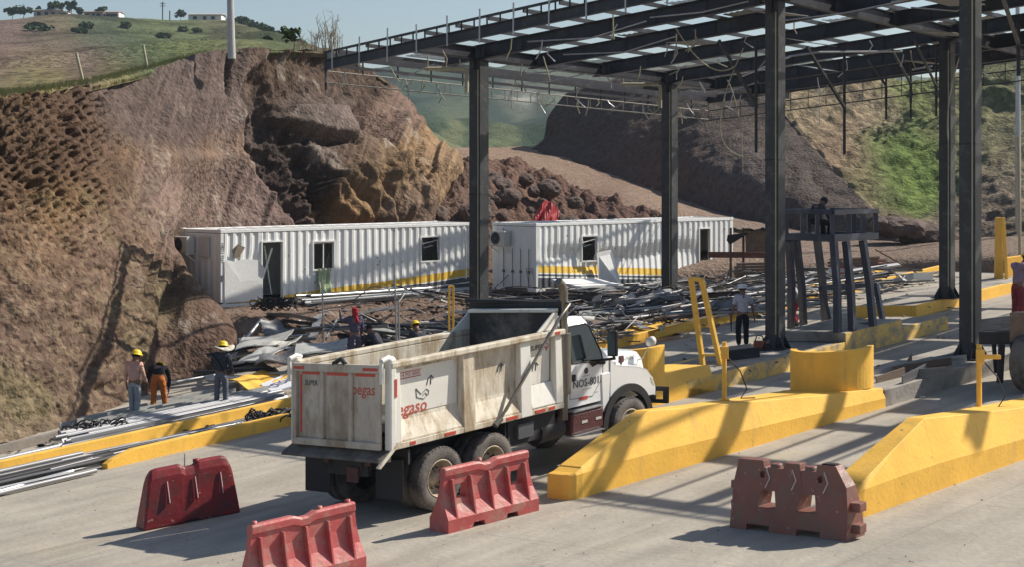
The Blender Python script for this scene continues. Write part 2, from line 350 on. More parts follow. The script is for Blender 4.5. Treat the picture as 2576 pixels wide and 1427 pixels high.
cell = vnoise(A * np.array((1.9, 1.9, 2.6)) + 4); d = d - np.clip(cell - 0.3, 0, 1) * .7 * pock - np.clip(vnoise(A * np.array((3.3, 3.3, 4.6)) + 14) - .25, 0, 1) * .35 * (pock + .3 * tuft)
mid_ = sm(310, 370, x) * sm(650, 610, x)
d = d + fbm(A * 2.2, 3) * 0.10 * (0.9 - .65 * mid_ + .5 * pock + .3 * tuft) + .22 * mid_ * sm(370, 400, y) * sm(480, 400, y) 
grv = fbm(np.stack([x * 0.065 + y * 0.018, y * 0.006, x * 0], -1), 3); d = d + grv * 0.26 * (1 - pock) * sm(300, 400, x)
d = d - scar * (1.0 + 0.7 * fbm(A * 0.9, 3)) + scar * np.abs(fbm(A * 1.1 + 8, 4)) * 1.5
d = d - scar2 * 0.7 + scar2 * fbm(A * 0.8 + 2, 4) * 0.7
d = d + block * (0.25 + np.abs(fbm(A * np.array((.9, .9, .3)) + 1, 3)) * 1.3)
d = d - .35 * sm(380, 430, x) * sm(620, 600, x) * sm(560, 620, y)
slab_ = poly_mask(x, y, [(705, 300), (745, 262), (880, 268), (920, 330), (890, 345), (800, 325)], 8); d = d * (1 - slab_ * .85) + slab_ * .35
d = d - crack * 1.3 - crack2 * (0.6 + fbm(A * 0.8, 3))
# small horizontal steps in the tufted part
d = d + 0.05 * tuft * np.sin(A[..., 2] * 9 + fbm(A * 0.6, 2) * 7)
edge = sm(0, 14, np.arange(A.shape[0]))[:, None] * 0.8 + 0.2
fade = sm(480, 430, x) + sm(615, 640, x) + sm(560, 500, y); fade = np.clip(fade, 0.15, 1)
A2 = A - N * (d * edge * fade)[..., None] * -1 if N[160, 100, 1] < 0 else A - N * (d * edge * fade)[..., None]
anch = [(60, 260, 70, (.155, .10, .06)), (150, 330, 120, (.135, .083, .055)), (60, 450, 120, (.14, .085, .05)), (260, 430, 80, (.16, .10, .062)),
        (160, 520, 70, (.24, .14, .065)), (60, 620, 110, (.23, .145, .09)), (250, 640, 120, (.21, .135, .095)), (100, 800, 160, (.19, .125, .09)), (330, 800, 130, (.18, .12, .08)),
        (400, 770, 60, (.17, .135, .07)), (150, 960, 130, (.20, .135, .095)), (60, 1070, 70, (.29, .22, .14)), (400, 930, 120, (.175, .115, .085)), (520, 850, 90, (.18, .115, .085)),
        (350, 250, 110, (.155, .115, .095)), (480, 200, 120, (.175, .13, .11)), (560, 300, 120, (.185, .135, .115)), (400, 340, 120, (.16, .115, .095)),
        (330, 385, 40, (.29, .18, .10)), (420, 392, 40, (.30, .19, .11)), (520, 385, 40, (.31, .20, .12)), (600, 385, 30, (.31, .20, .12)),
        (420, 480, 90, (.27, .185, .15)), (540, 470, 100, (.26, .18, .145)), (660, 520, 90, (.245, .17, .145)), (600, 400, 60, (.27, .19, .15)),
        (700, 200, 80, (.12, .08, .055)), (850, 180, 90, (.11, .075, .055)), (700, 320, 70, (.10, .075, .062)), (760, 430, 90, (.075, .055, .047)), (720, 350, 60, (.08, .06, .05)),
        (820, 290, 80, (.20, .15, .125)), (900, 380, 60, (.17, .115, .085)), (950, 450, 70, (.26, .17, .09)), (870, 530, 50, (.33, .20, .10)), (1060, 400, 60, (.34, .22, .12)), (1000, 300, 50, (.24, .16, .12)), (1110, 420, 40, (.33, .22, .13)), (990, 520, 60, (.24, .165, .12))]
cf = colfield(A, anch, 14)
cf = cf * (1 - .5 * slab_[..., None]) + np.array((.24, .19, .16)) * .5 * slab_[..., None]
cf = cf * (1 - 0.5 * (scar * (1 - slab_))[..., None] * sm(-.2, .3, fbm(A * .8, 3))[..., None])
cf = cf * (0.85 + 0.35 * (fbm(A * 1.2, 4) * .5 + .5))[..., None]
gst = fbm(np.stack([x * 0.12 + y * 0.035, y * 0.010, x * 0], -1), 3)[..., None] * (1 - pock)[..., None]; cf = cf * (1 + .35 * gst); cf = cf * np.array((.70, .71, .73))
wht_ = (sm(.28, .5, fbm(A * np.array((1.2, 1.2, 1.0)) + 77, 4)) * sm(300, 420, x) * (1 - scar))[..., None]; cf = cf * (1 - .35 * wht_) + np.array((.42, .36, .30)) * .35 * wht_
gr = (tuft * sm(0.12, 0.4, fbm(A * 0.55 + 31, 4)))[..., None]; cf = cf * (1 - gr * .4) + np.array((.14, .13, .06)) * gr * .4
st = (tuft * sm(0.1, .45, vnoise(A * np.array((5, 5, 8)))))[..., None]; cf = cf * (1 - st * .3) + np.array((.32, .25, .16)) * st * .3
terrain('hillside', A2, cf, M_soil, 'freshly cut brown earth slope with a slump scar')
# grassy plateau and green hill above it
rows = [[(-520, 276, 45.6), (-120, 264, 47.6), (60, 249, 49.6), (225, 229, 53), (420, 181, 61), (560, 146, 65), (720, 140, 69.8), (860, 150, 76.5), (980, 220, 84)],
        [(-520, 255, 47), (-120, 243, 49), (60, 227, 51), (225, 206, 54), (420, 160, 62), (560, 128, 66), (720, 127, 71), (860, 136, 78), (980, 204, 85)],
        [(-520, 235, 60), (-120, 225, 60), (60, 212, 62), (225, 190, 66), (420, 165, 75), (560, 150, 85), (720, 150, 95), (860, 150, 100), (980, 240, 110)],
        [(-520, 190, 150), (-120, 180, 150), (60, 170, 155), (225, 165, 160), (420, 150, 165), (560, 140, 165), (700, 138, 160), (800, 150, 165), (980, 260, 180)],
        [(-520, 90, 300), (-120, 100, 300), (60, 105, 300), (225, 98, 300), (420, 105, 310), (560, 100, 300), (680, 105, 290), (770, 150, 270), (980, 280, 260)],
        [(-520, 30, 420), (-120, 45, 420), (0, 56, 420), (140, 41, 425), (300, 46, 425), (430, 54, 430), (580, 56, 425), (690, 96, 410), (900, 300, 380)],
        [(-520, 150, 560), (-120, 150, 560), (0, 150, 560), (140, 150, 560), (300, 150, 560), (430, 150, 560), (580, 155, 560), (700, 190, 550), (900, 330, 540)]]
A = loft(rows, 300, 150); N = gnormal(A); sg = -1 if N[60, 60, 2] < 0 else 1
far = sm(55, 120, A[..., 1]); HILL = A; A[..., 2] += fbm(A * 0.028, 4) * 3.6 * far * sm(0, 10, np.arange(150))[:, None] * (1 - 0.75 * sm(110, 122, np.arange(150))[:, None]) + fbm(A * 0.5, 3) * 0.12
anch = [(100, 235, 90, (.22, .20, .075)), (300, 200, 60, (.19, .18, .07)), (60, 120, 130, (.165, .115, .095)), (220, 165, 80, (.155, .11, .09)), (130, 60, 60, (.16, .15, .08)), (60, 190, 50, (.17, .15, .08)), (300, 190, 60, (.18, .15, .09)),
        (230, 80, 50, (.075, .10, .055)), (300, 130, 60, (.05, .075, .045)), (350, 170, 50, (.055, .08, .045)), (420, 85, 100, (.12, .14, .065)), (500, 130, 80, (.12, .135, .06)), (600, 90, 80, (.125, .13, .065)), (680, 120, 60, (.08, .10, .05)), (560, 60, 40, (.16, .14, .085)), (900, 200, 150, (.12, .10, .065))]
cf = colfield(A, anch, 10, 0.05); dk = sm(0.0, 0.3, fbm(A * 0.06 + 7, 5))[..., None] * far[..., None]; cf = cf * (1 - 0.5 * dk); cf = cf * (1 + .3 * fbm(A * .25, 4)[..., None])
terrain('hill', A, cf, M_soilf, 'green grassy hill with brown bare flank under the houses')
# ---- far valley hills seen through the gap
def ridge(name, pts, Y, drop, cols, label, amp):
    rows = []
    for k, (fy, dY) in enumerate(((1, 0.55), (.66, .75), (.33, .9), (0, 1), (.4, 1.2))):
        rows.append([(x, y + drop * fy, Y * dY) for x, y in pts])
    A = loft(rows, 160, 70); A[..., 2] += fbm(A * (14.0 / Y), 5) * amp * np.array(sm(0, 8, np.arange(70)))[:, None]
    terrain(name, A, colfield(A, cols, 22, 22.0 / Y) * (1 + .5 * fbm(A * (40.0 / Y), 4)[..., None]), M_soilf, label)
ridge('hill', [(700, 190), (900, 165), (1050, 150), (1250, 150), (1450, 150), (1700, 150), (1950, 140), (2150, 150), (2350, 175), (2700, 170)], 900, 260,
      [(1050, 250, 50, (.035, .055, .035)), (1300, 270, 35, (.14, .14, .10)), (1320, 255, 18, (.5, .48, .42)), (1150, 290, 45, (.09, .11, .06)), (1400, 220, 40, (.10, .11, .07)), (1240, 300, 40, (.035, .055, .035)), (1100, 200, 60, (.045, .065, .04)), (1340, 300, 35, (.04, .06, .035)), (1180, 230, 40, (.05, .07, .045)), (2300, 200, 100, (.1, .12, .08))],
      'distant hazy green ridge beyond the gap', 16)
ridge('hill', [(700, 260), (950, 250), (1080, 268), (1180, 300), (1290, 322), (1420, 300), (1600, 280), (1900, 300)], 520, 170,
      [(1060, 300, 40, (.04, .06, .035)), (1130, 335, 30, (.12, .13, .065)), (1250, 340, 30, (.10, .115, .055)), (1340, 335, 40, (.035, .055, .03)), (1190, 310, 30, (.045, .065, .035)), (1000, 280, 60, (.035, .055, .03))],
      'nearer wooded spur in the valley beyond the gap', 9)
# ---- right-hand cut wall (shaded) and grassy slope
rows = [[(1318, 384, 116), (1420, 400, 110), (1600, 470, 100), (1800, 545, 92), (2050, 598, 84), (2360, 622, 76)],
        [(1366, 350, 116.3), (1500, 345, 109.3), (1680, 375, 100), (1850, 445, 92), (2070, 525, 85.5), (2235, 556, 81)],
        [(1376, 300, 117), (1560, 285, 109.5), (1730, 295, 102), (1880, 345, 96.5), (2020, 415, 91.5), (2120, 450, 89)],
        [(1400, 262, 118), (1600, 230, 111), (1750, 235, 105.5), (1860, 255, 102), (1930, 275, 99.5), (1985, 300, 98)],
        [(1440, 228, 120), (1600, 190, 115), (1720, 175, 111), (1800, 170, 109), (1860, 175, 107), (1900, 190, 106)],
        [(1520, 260, 140), (1650, 200, 135), (1750, 190, 128), (1850, 180, 122), (1900, 180, 116), (1960, 190, 112)]]
A = loft(rows, 260, 160); N = gnormal(A); s_ = -1 if N[80, 100, 0] > 0 else 1
x, y = proj(A); e = sm(0, 10, np.arange(260))[None] * sm(259, 245, np.arange(260))[None]
dd = fbm(A * 0.3, 5) * 0.45 + np.abs(fbm(A * np.array((.5, .5, .15)) + 3, 3)) * 0.35
A2 = A + N * s_ * (dd * e)[..., None]
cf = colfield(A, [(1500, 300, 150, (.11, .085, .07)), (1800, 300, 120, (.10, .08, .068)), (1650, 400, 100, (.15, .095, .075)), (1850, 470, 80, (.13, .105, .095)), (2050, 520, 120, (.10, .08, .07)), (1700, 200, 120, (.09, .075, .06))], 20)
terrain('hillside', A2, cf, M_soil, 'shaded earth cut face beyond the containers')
rows = [[(2360, 622, 76), (2480, 612, 76), (2620, 600, 74), (2900, 600, 70)],
        [(2235, 556, 81), (2400, 545, 82), (2560, 530, 80), (2900, 510, 76)],
        [(2120, 450, 89), (2330, 440, 90), (2560, 420, 88), (2900, 400, 84)],
        [(1985, 300, 98), (2250, 310, 99), (2560, 290, 97), (2900, 270, 92)],
        [(1900, 190, 106), (2180, 196, 107), (2340, 205, 107), (2900, 60, 102)],
        [(1960, 190, 112), (2200, 215, 125), (2350, 225, 125), (2900, 60, 125)]]
A = loft(rows, 260, 180); N = gnormal(A); s_ = -1 if N[90, 100, 1] > 0 else 1; x, y = proj(A)
e = sm(0, 6, np.arange(260))[None]; dd = fbm(A * 0.35, 4) * 0.5 + fbm(A * 1.5, 3) * 0.25 + 0.10 * np.sin(A[..., 2] * 5 + fbm(A * .4, 2) * 6)
A2 = A + N * s_ * (dd * e)[..., None]
cf = colfield(A, [(2050, 260, 80, (.24, .19, .12)), (2120, 350, 80, (.23, .165, .11)), (2200, 290, 60, (.27, .215, .14)), (2300, 240, 60, (.17, .19, .075)), (2280, 400, 90, (.115, .165, .045)), (2320, 480, 70, (.125, .175, .045)), (2220, 350, 50, (.12, .155, .05)), (2160, 460, 60, (.19, .16, .09)),
                  (2240, 540, 50, (.17, .13, .09)), (2420, 300, 90, (.17, .165, .08)), (2520, 200, 90, (.17, .17, .085)), (2520, 350, 90, (.18, .165, .10)), (2520, 480, 90, (.18, .145, .105)), (2450, 580, 80, (.17, .13, .10)), (2350, 600, 50, (.15, .115, .09))], 16)
st = sm(0.0, .5, vnoise(A * np.array((3, 3, 7))))[..., None]; cf = cf * (0.75 + 0.5 * st)
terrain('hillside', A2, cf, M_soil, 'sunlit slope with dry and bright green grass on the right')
# ---- heap of loose rock between the road and the right container
rows = [[(1010, 660, 70), (1150, 640, 71), (1330, 640, 73), (1500, 640, 74), (1700, 640, 75)],
        [(1020, 540, 72.5), (1150, 500, 74), (1330, 515, 76), (1500, 555, 77), (1690, 590, 77)],
        [(1060, 450, 76), (1170, 425, 78.5), (1330, 440, 80), (1490, 500, 80), (1670, 562, 79)],
        [(1110, 430, 80), (1200, 408, 83), (1340, 425, 84), (1480, 488, 83), (1660, 558, 81)],
        [(1130, 480, 86), (1220, 470, 88), (1340, 490, 88), (1470, 540, 86), (1650, 590, 84)]]
A = loft(rows, 260, 130); rk = np.abs(fbm(A * 0.8, 4)); A2 = A.copy(); A2[..., 2] += (rk * 1.3 - 0.25) * np.clip(sm(0, 10, np.arange(130))[:, None], .3, 1) + fbm(A * 3, 2) * .12
cf = colfield(A, [(1150, 480, 80, (.13, .085, .065)), (1300, 460, 80, (.14, .085, .065)), (1450, 560, 80, (.12, .075, .06)), (1080, 520, 50, (.16, .115, .085))], 14)
terrain('rock_heap', A2, cf, M_soil, 'heap of loose dark red rock beside the haul road')
# ================================================================== ISLANDS AND KERBS
def grime(nt, co, out):
    # speckled chips and faint vertical drips
    for sc_, st, lo, hi, c_, k_ in ((9, (1, 1, 1), .70, .74, (.22, .17, .10), .8), (2.2, (2, 2, .25), .60, .72, (.45, .31, .12), .35), (30, (1, 1, 1), .70, .76, (.30, .22, .10), .5)):
        mp = _n(nt, 'ShaderNodeMapping'); mp.inputs['Scale'].default_value = st; nt.links.new(co, mp.inputs[0])
        n_ = _n(nt, 'ShaderNodeTexNoise'); n_.inputs['Scale'].default_value = sc_; n_.inputs['Detail'].default_value = 6; nt.links.new(mp.outputs[0], n_.inputs[0])
        r_2 = _n(nt, 'ShaderNodeMapRange'); r_2.inputs[1].default_value = lo; r_2.inputs[2].default_value = hi; r_2.inputs[4].default_value = k_; nt.links.new(n_.outputs[0], r_2.inputs[0])
        m_ = _n(nt, 'ShaderNodeMix', data_type='RGBA'); nt.links.new(r_2.outputs[0], m_.inputs[0]); nt.links.new(out, m_.inputs[6]); m_.inputs[7].default_value = (*c_, 1); out = m_.outputs[2]
    return out
M_yel = mat('yellow_paint', (0.87, 0.505, 0.085), 0.55, var=0.10, vscale=1.6, bump=0.035, bscale=14, dirt=(0.60, 0.40, 0.12), damt=0.15, dscale=1.1, spec=0.3, extra=grime)
M_yelb = mat('yellow_paint_scuffed', (0.80, 0.52, 0.14), 0.6, var=0.12, vscale=2, bump=0.05, bscale=14, dirt=(0.30, 0.26, 0.2), damt=0.55, dscale=2.2, spec=0.3)
M_slab = mat('island_concrete', (0.36, 0.33, 0.29), 0.9, var=0.15, vscale=1.5, bump=0.05, bscale=12, dirt=(0.18, 0.16, 0.14), damt=0.4, dscale=1.0, spec=0.2)
M_curb = mat('grey_kerb_concrete', (0.25, 0.22, 0.19), 0.9, var=0.15, vscale=2, bump=0.06, bscale=12, spec=0.2)
def frame_of(A0, A1):
    r = Vector((A1.x - A0.x, A1.y - A0.y, 0)); L = r.length; r.normalize(); return r, Vector((-r.y, r.x, 0)), L
def lpt(A0, r, n, s, t, h):
    X = A0.x + r.x * s + n.x * t; Y = A0.y + r.y * s + n.y * t; return (X, Y, GX * X + h)
def crash_nose(A0, A1, label, Lend, cat='traffic island', sc=1.0):
    r, n, _ = frame_of(A0, A1)
    root = thing('traffic_island', label, cat, (A0.x, A0.y, GX * A0.x), 'yellow nosed islands between the lanes')
    st = []
    for s, f, W, hl, ht, ins in [(0.0, .22, .36, .40, .41, .02), (.03, .10, .50, .40, .42, .03), (.12, .02, .57, .40, .44, .04), (.25, 0, .6, .41, .49, .05), (.27, 0, .6, .41, .51, .055),
                                 (1.2, 0, .66, .42, .82, .13), (2.16, 0, .74, .42, 1.11, .22), (2.2, 0, .75, .42, 1.12, .22), (3.6, 0, .9, .38, .97, .2), (5.5, 0, 1.15, .33, .78, .17), (7.2, 0, 1.5, .27, .60, .13), (Lend, 0, 1.75, .19, .40, .08)]:
        f0 = f; st.append([lpt(A0, r, n, s * sc if s < Lend else s, t, h) for t, h in ((f0, -.05), (f0, hl), (f0 + ins, ht), (f0 + W - ins if s > .3 else f0 + W - ins, ht), (f0 + W, hl), (f0 + W, -.05))])
    b = MB(); m = 6; vs = [p for q in st for p in q]
    fs = [(i * m + j, i * m + j + 1, (i + 1) * m + j + 1, (i + 1) * m + j) for i in range(len(st) - 1) for j in range(m - 1)]
    fs += [tuple(range(m)), tuple(range((len(st) - 1) * m, len(st) * m))[::-1]]
    b.add(vs, fs); b.build('crash_nose', M_yel, root, bevel=.012)
    return root, r, n
def strip(name, A0, r, n, s0, s1, t0, t1, h0, h1, m, parent, bevel=.015, h1b=None):
    b = MB(); h1b = h1 if h1b is None else h1b
    q = lambda s, t, h: lpt(A0, r, n, s, t, h)
    b.hexa([q(s0,t0,h0), q(s1,t0,h0), q(s1,t1,h0), q(s0,t1,h0), q(s0,t0,h1), q(s1,t0,h1b), q(s1,t1,h1b), q(s0,t1,h1)])
    return b.build(name, m, parent, bevel=bevel)
A0, A1 = G(1440, 1262), G(2229, 1026)
I1, r1, n1 = crash_nose(A0, A1, 'long yellow traffic island with sloped nose beside the dump truck, drum guard on it', 9.5)
strip('platform', A0, r1, n1, 9.503, 21, 0.02, 2.2, -.05, .36, M_slab, I1)
B0, B1 = G(2150, 1312), G(2574, 1158)
I0, r0, n0 = crash_nose(B0, B1, 'yellow traffic island with sloped nose at the lower right, behind the faded barrier', 9.5)
strip('platform', B0, r0, n0, 9.503, 16, 0.02, 2.2, -.05, .36, M_slab, I0)
C1_, C2_ = G(1757, 995), G(2020, 926)
rr, nn_, _ = frame_of(C1_, C2_); C0_ = C1_ - rr * 6.6; C0_.z = GX * C0_.x
I2, r2, n2 = crash_nose(C0_, C1_, 'traffic island under the crooked steel booth frame, with scuffed yellow kerb', 6.2, sc=.62)
strip('kerb', C0_, r2, n2, 6.203, 18.4, 0.0, .16, -.05, .37, M_yelb, I2)
strip('kerb', C0_, r2, n2, 6.203, 18.4, 2.3, 2.46, -.05, .37, M_yelb, I2)
strip('platform', C0_, r2, n2, 6.203, 18.4, .162, 2.298, -.05, .36, M_slab, I2)
# raised concrete plinths on island two
PL0 = G(2114, 898); s_pl = (Vector((PL0.x, PL0.y, 0)) - Vector((C0_.x, C0_.y, 0))).dot(r2)
strip('plinth', C0_, r2, n2, s_pl, s_pl + 2.9, .02, 2.25, .372, .62, M_slab, I2, .02)
strip('kerb', C0_, r2, n2, s_pl + .02, s_pl + 2.88, -.012, .018, .0, .60, M_yelb, I2, .004)
# island three: two yellow kerbs across the whole picture with debris between
D0, D1 = G(270, 1182), G(2366, 686)
I3 = thing('traffic_island', 'low long yellow kerbed island behind the truck, steel tubes heaped at its left end', 'traffic island', D0, 'yellow kerbed islands')
r3, n3, L3 = frame_of(D0, D1)
def kerb_mesh(A0, r, n, s0, s1, t0, t1, h, m, parent, nose=0.7):
    b = MB(); q = lambda s, t, hh: lpt(A0, r, n, s, t, hh)
    prof = [(s0, .10), (s0 + .15, .17), (s0 + nose, h), (s1, h)]; v = []
    for s, hh in prof: v += [q(s, t0, -.03), q(s, t0, hh), q(s, t1, hh), q(s, t1, -.03)]
    f = [(i*4+j, i*4+(j+1)%4, i*4+4+(j+1)%4, i*4+4+j) for i in range(3) for j in range(4)] + [(0,1,2,3), (15,14,13,12)]
    b.add(v, f); return b.build('kerb', m, parent, bevel=.012)
kerb_mesh(D0, r3, n3, 0, L3 + 4, 0, .2, .30, M_yel, I3)
kerb_mesh(D0, r3, n3, -2.55, L3 - .5, 2.05, 2.25, .30, M_yel, I3)
strip('infill', D0, r3, n3, .8, L3 - .7, .202, 2.048, -.03, .05, M_slab, I3, 0)
# farther island at right carrying a column
F0, F1 = G(2305, 800), G(2560, 735)
I4 = thing('traffic_island', 'short yellow based island behind the right hand column', 'traffic island', F0, 'yellow kerbed islands')
r4, n4, L4 = frame_of(F0, F1)
strip('kerb', F0, r4, n4, 0, L4 + 6, 0, .16, -.05, .36, M_yel, I4); strip('kerb', F0, r4, n4, 0, .16, .165, 2.2, -.05, .36, M_yel, I4)
strip('platform', F0, r4, n4, .162, L4 + 6, .165, 2.2, -.05, .35, M_slab, I4)
# grey kerb wall at the foot of the slope on the left
K0, K1 = G(-160, 1185), G(236, 1088)
rk_, nk_, Lk = frame_of(K0, K1)
kw = strip('kerb_wall', K0, rk_, nk_, 0, Lk, 0, .16, -.05, .22, M_curb, None, .01)
tag(kw, 'low plain grey concrete kerb at the foot of the slope on the left', 'kerb')
# curved drum guards
def drum(px, pyb, label, t_off, A0, r, n, s, h0, rad=.82, H=.86):
    c = Vector(lpt(A0, r, n, s, t_off, h0)); b = MB(); N = 28; vs = []
    right = Vector((.35, .94, 0)); back = Vector((-.94, .35, 0))
    # U-shaped wall, rounded towards the oncoming traffic
    for k in range(N + 1):
        a = math.pi * k / N
        for (R_, z) in ((rad, 0), (rad, H), (rad - .14, H), (rad - .14, 0)):
            d = -right * math.sin(a) * R_ + back * (-math.cos(a)) * R_
            vs.append(c + d + Vector((0, 0, z + GX * d.x)))
    fs = [(i*4+j, i*4+(j+1)%4, i*4+4+(j+1)%4, i*4+4+j) for i in range(N) for j in range(4)] + [(0,1,2,3), tuple(range(N*4, N*4+4))[::-1]]
    root = thing('crash_drum', label, 'crash guard', c, 'curved yellow guards on the islands')
    b.add(vs, fs, False); b.build('guard_wall', M_yel, root, bevel=.012)
    b = MB(); k = Matrix.Translation(c)
    vs = [c + (-right * math.sin(math.pi*i/16) * (rad-.145) + back * (-math.cos(math.pi*i/16)) * (rad-.145)) for i in range(17)]
    vs = [v + Vector((0,0,GX*(v.x-c.x))) for v in vs]; n_ = len(vs)
    b.add([v + Vector((0,0,.02)) for v in vs] + [v + Vector((0,0,H-.22)) for v in vs], [(i,(i+1)%n_,n_+(i+1)%n_,n_+i) for i in range(n_)] + [tuple(range(n_)), tuple(range(n_,2*n_))])
    b.build('infill', M_slab, root)
drum(2110, 985, 'big curved yellow guard wall on the island right of centre', .95, A0, r1, n1, 8.95, .46, .86)
drum(1600, 975, 'curved yellow guard wall partly hidden behind the truck bonnet', .9, C0_, r2, n2, 5.2, .46)
# ================================================================== OFFICE CONTAINERS
def fire_extra(nt, co, out): return out
M_white = mat('container_white', (0.78, 0.78, 0.76), 0.45, var=0.05, vscale=1.5, bump=0.02, bscale=8, dirt=(0.42, 0.36, 0.28), damt=0.10, dscale=2.4, dstretch=(1, 1, .35), spec=0.4)
M_cy = mat('container_yellow', (0.78, 0.50, 0.07), 0.5, var=0.08, bump=0.02)
M_cg = mat('container_grey', (0.10, 0.105, 0.115), 0.5, var=0.15, bump=0.02)
M_dark = mat('dark_interior', (0.035, 0.035, 0.033), 0.8, var=0.2, bump=0)
M_glassd = mat('dark_glass', (0.012, 0.015, 0.016), 0.08, var=0.02, bump=0, spec=0.7)
M_ac = mat('aircon_plastic', (0.55, 0.54, 0.50), 0.5, var=0.05, bump=0.02)
M_black = mat('black_rubber', (0.02, 0.02, 0.021), 0.7, var=0.2, bump=0.04)
def container(label, O, ang, L, W, H, openings, off, bands, dent, rails=True):
    ex = Vector((math.cos(ang), math.sin(ang), 0)); ey = Vector((-math.sin(ang), math.cos(ang), 0)); O = Vector(O)
    xf = lambda p: O + ex * p[0] + ey * p[1] + Vector((0, 0, p[2]))
    root = thing('office_container', label, 'shipping container', O, 'white office containers behind the debris')
    per = 0.355; xs = []; x = .12
    k = 0
    while x < L - .12:
        xs += [(x, 0), (x + per * .30, 0), (x + per * .5, 1), (x + per * .80, 1)]; x += per
    xs = [q for q in xs if q[0] < L - .14] + [(L - .12, 0)]
    hi = H - .14
    for o_ in openings:   # put profile points on the opening edges
        for e_ in o_[:2]:
            i = min(range(len(xs)), key=lambda i: abs(xs[i][0] - e_)); xs[i] = (e_, 0)
    def rows(x):
        a = off(x); bb = [max(.13, min(hi, v + a)) for v in bands]
        up = [bb[-1] + (hi - bb[-1]) * t for t in np.linspace(0, 1, 15)[1:]]
        return [.13] + bb + up
    nr = len(rows(0)); vs = []
    for (x, d) in xs:
        for z in rows(x):
            dx, dy = dent(x, z); vs.append((x + dx, .045 * d + dy, z))
    b = MB(xf); o = 0; b.v = []; fcs = []; mts = []
    mcol = {0: 2, 1: 0, 2: 2, 3: 0, 4: 1}
    for i in range(len(xs) - 1):
        for j in range(nr - 1):
            q = (i*nr+j, (i+1)*nr+j, (i+1)*nr+j+1, i*nr+j+1); xm = (xs[i][0] + xs[i+1][0]) / 2; zm = (vs[q[0]][2] + vs[q[3]][2]) / 2
            if vs[q[3]][2] - vs[q[0]][2] < .004 and vs[q[2]][2] - vs[q[1]][2] < .004: continue
            if any(a < xm < c and lo < zm < h_ for a, c, lo, h_, *_ in openings): continue
            fcs.append(q); mts.append(mcol.get(j, 0))
    b.v = vs; b.f = fcs; b.s = [False] * len(fcs); b.m = mts; b.recalc = False
    w = b.build('side_wall', [M_white, M_cy, M_cg], root); s_ = w.modifiers.new('thick', 'SOLIDIFY'); s_.thickness = .012; s_.offset = 0
    # other walls, roof and floor
    b = MB(xf)
    n = int(W / per) ; vs = []
    pts = [(0, .12)]
    y = .12
    while y < W - .3: pts += [(.045, y + .1), (.045, y + .2), (0, y + .27), (0, y + .34)]; y += .355
    pts += [(0, W - .12)]
    for t, y in pts: vs += [(t * .4, y, .13), (t * .4, y, hi)]
    b.add(vs, [(2*i, 2*i+1, 2*i+3, 2*i+2) for i in range(len(pts) - 1)]); b.build('end_wall', M_white, root)
    b = MB(xf); b.box(L - .04, L, .1, W - .1, .13, hi); b.build('end_wall', M_white, root)
    b = MB(xf); b.box(.1, L - .1, W - .04, W, .13, hi); b.build('back_wall', M_white, root)
    b = MB(xf); b.box(.05, L - .05, .06, W - .06, H - .09, H - .05)
    for k in range(int(L / .6)): b.box(.35 + k * .6, .60 + k * .6, .12, W - .12, H - .052, H - .03)
    b.build('roof', M_white, root)
    b = MB(xf); b.box(.05, L - .05, .06, W - .06, .06, .12); b.build('floor', M_dark, root)
    b = MB(xf)
    for x0 in (0, L - .13):
        for y0 in (0, W - .13): b.box(x0, x0 + .13, y0, y0 + .13, 0.17, H - .13)
    for y0 in (0, W - .11):
        b.box(.13, L - .13, y0, y0 + .11, H - .12, H - .01)
    for x0 in (0, L - .11): b.box(x0, x0 + .11, .13, W - .13, H - .12, H - .01); b.box(x0, x0 + .11, .13, W - .13, 0, .13)
    b.box(.13, L - .13, W - .11, W, 0, .13)
    # front bottom rail follows the bent floor line
    for i in range(24):
        xa, xb = .13 + (L - .26) * i / 24, .13 + (L - .26) * (i + 1) / 24
        b.hexa([(xa, .0, .0), (xb, .0, .0), (xb, .1, .0), (xa, .1, .0), (xa, 0, .12), (xb, 0, .12), (xb, .1, .12), (xa, .1, .12)])
    b.build('frame', M_white, root, bevel=.008)
    for x0 in (-.01, L - .17):
        for y0 in (-.01, W - .17):
            for z0 in (-.005, H - .12): b = MB(xf); b.box(x0, x0 + .18, y0, y0 + .18, z0, z0 + .13); b.build('corner_casting', M_white, root, bevel=.01)
    for a, c, lo, h_, kind in openings:
        b = MB(xf); t = .05
        b.box(a - t, a, -.03, .10, lo - (0 if kind == 'door' else t), h_ + t); b.box(c, c + t, -.03, .10, lo - (0 if kind == 'door' else t), h_ + t); b.box(a, c, -.03, .10, h_, h_ + t)
        if kind != 'door': b.box(a, c, -.03, .10, lo - t, lo)
        f_ = b.build('door_frame' if kind == 'door' else 'window', M_white, root)
        if kind == 'win2':
            b = MB(xf); b.box((a + c) / 2 - .018, (a + c) / 2 + .018, 0.01, .04, lo, h_); b.build('mullion', M_white, f_)
            b = MB(xf); b.add([((a+c)/2 + .02, .06, lo), (c - .02, .09, lo), (c - .02, .09, h_ - .1), ((a+c)/2 + .25, .06, lo + .5)], [(0, 1, 2, 3)]); b.build('pane', M_glassd, f_)
        if kind == 'win1':
            b = MB(xf); b.tube([(a + .05, .05, h_ - .25), (c - .1, .02, h_ - .12), (c - .05, .05, h_ - .6)], .015, 5); b.tube([(a + .1, .06, h_ - .1), (a + .15, .03, h_ - .4), (c - .3, .05, h_ - .32)], .012, 5); b.build('bent_frame', M_white, f_)
    return root, xf
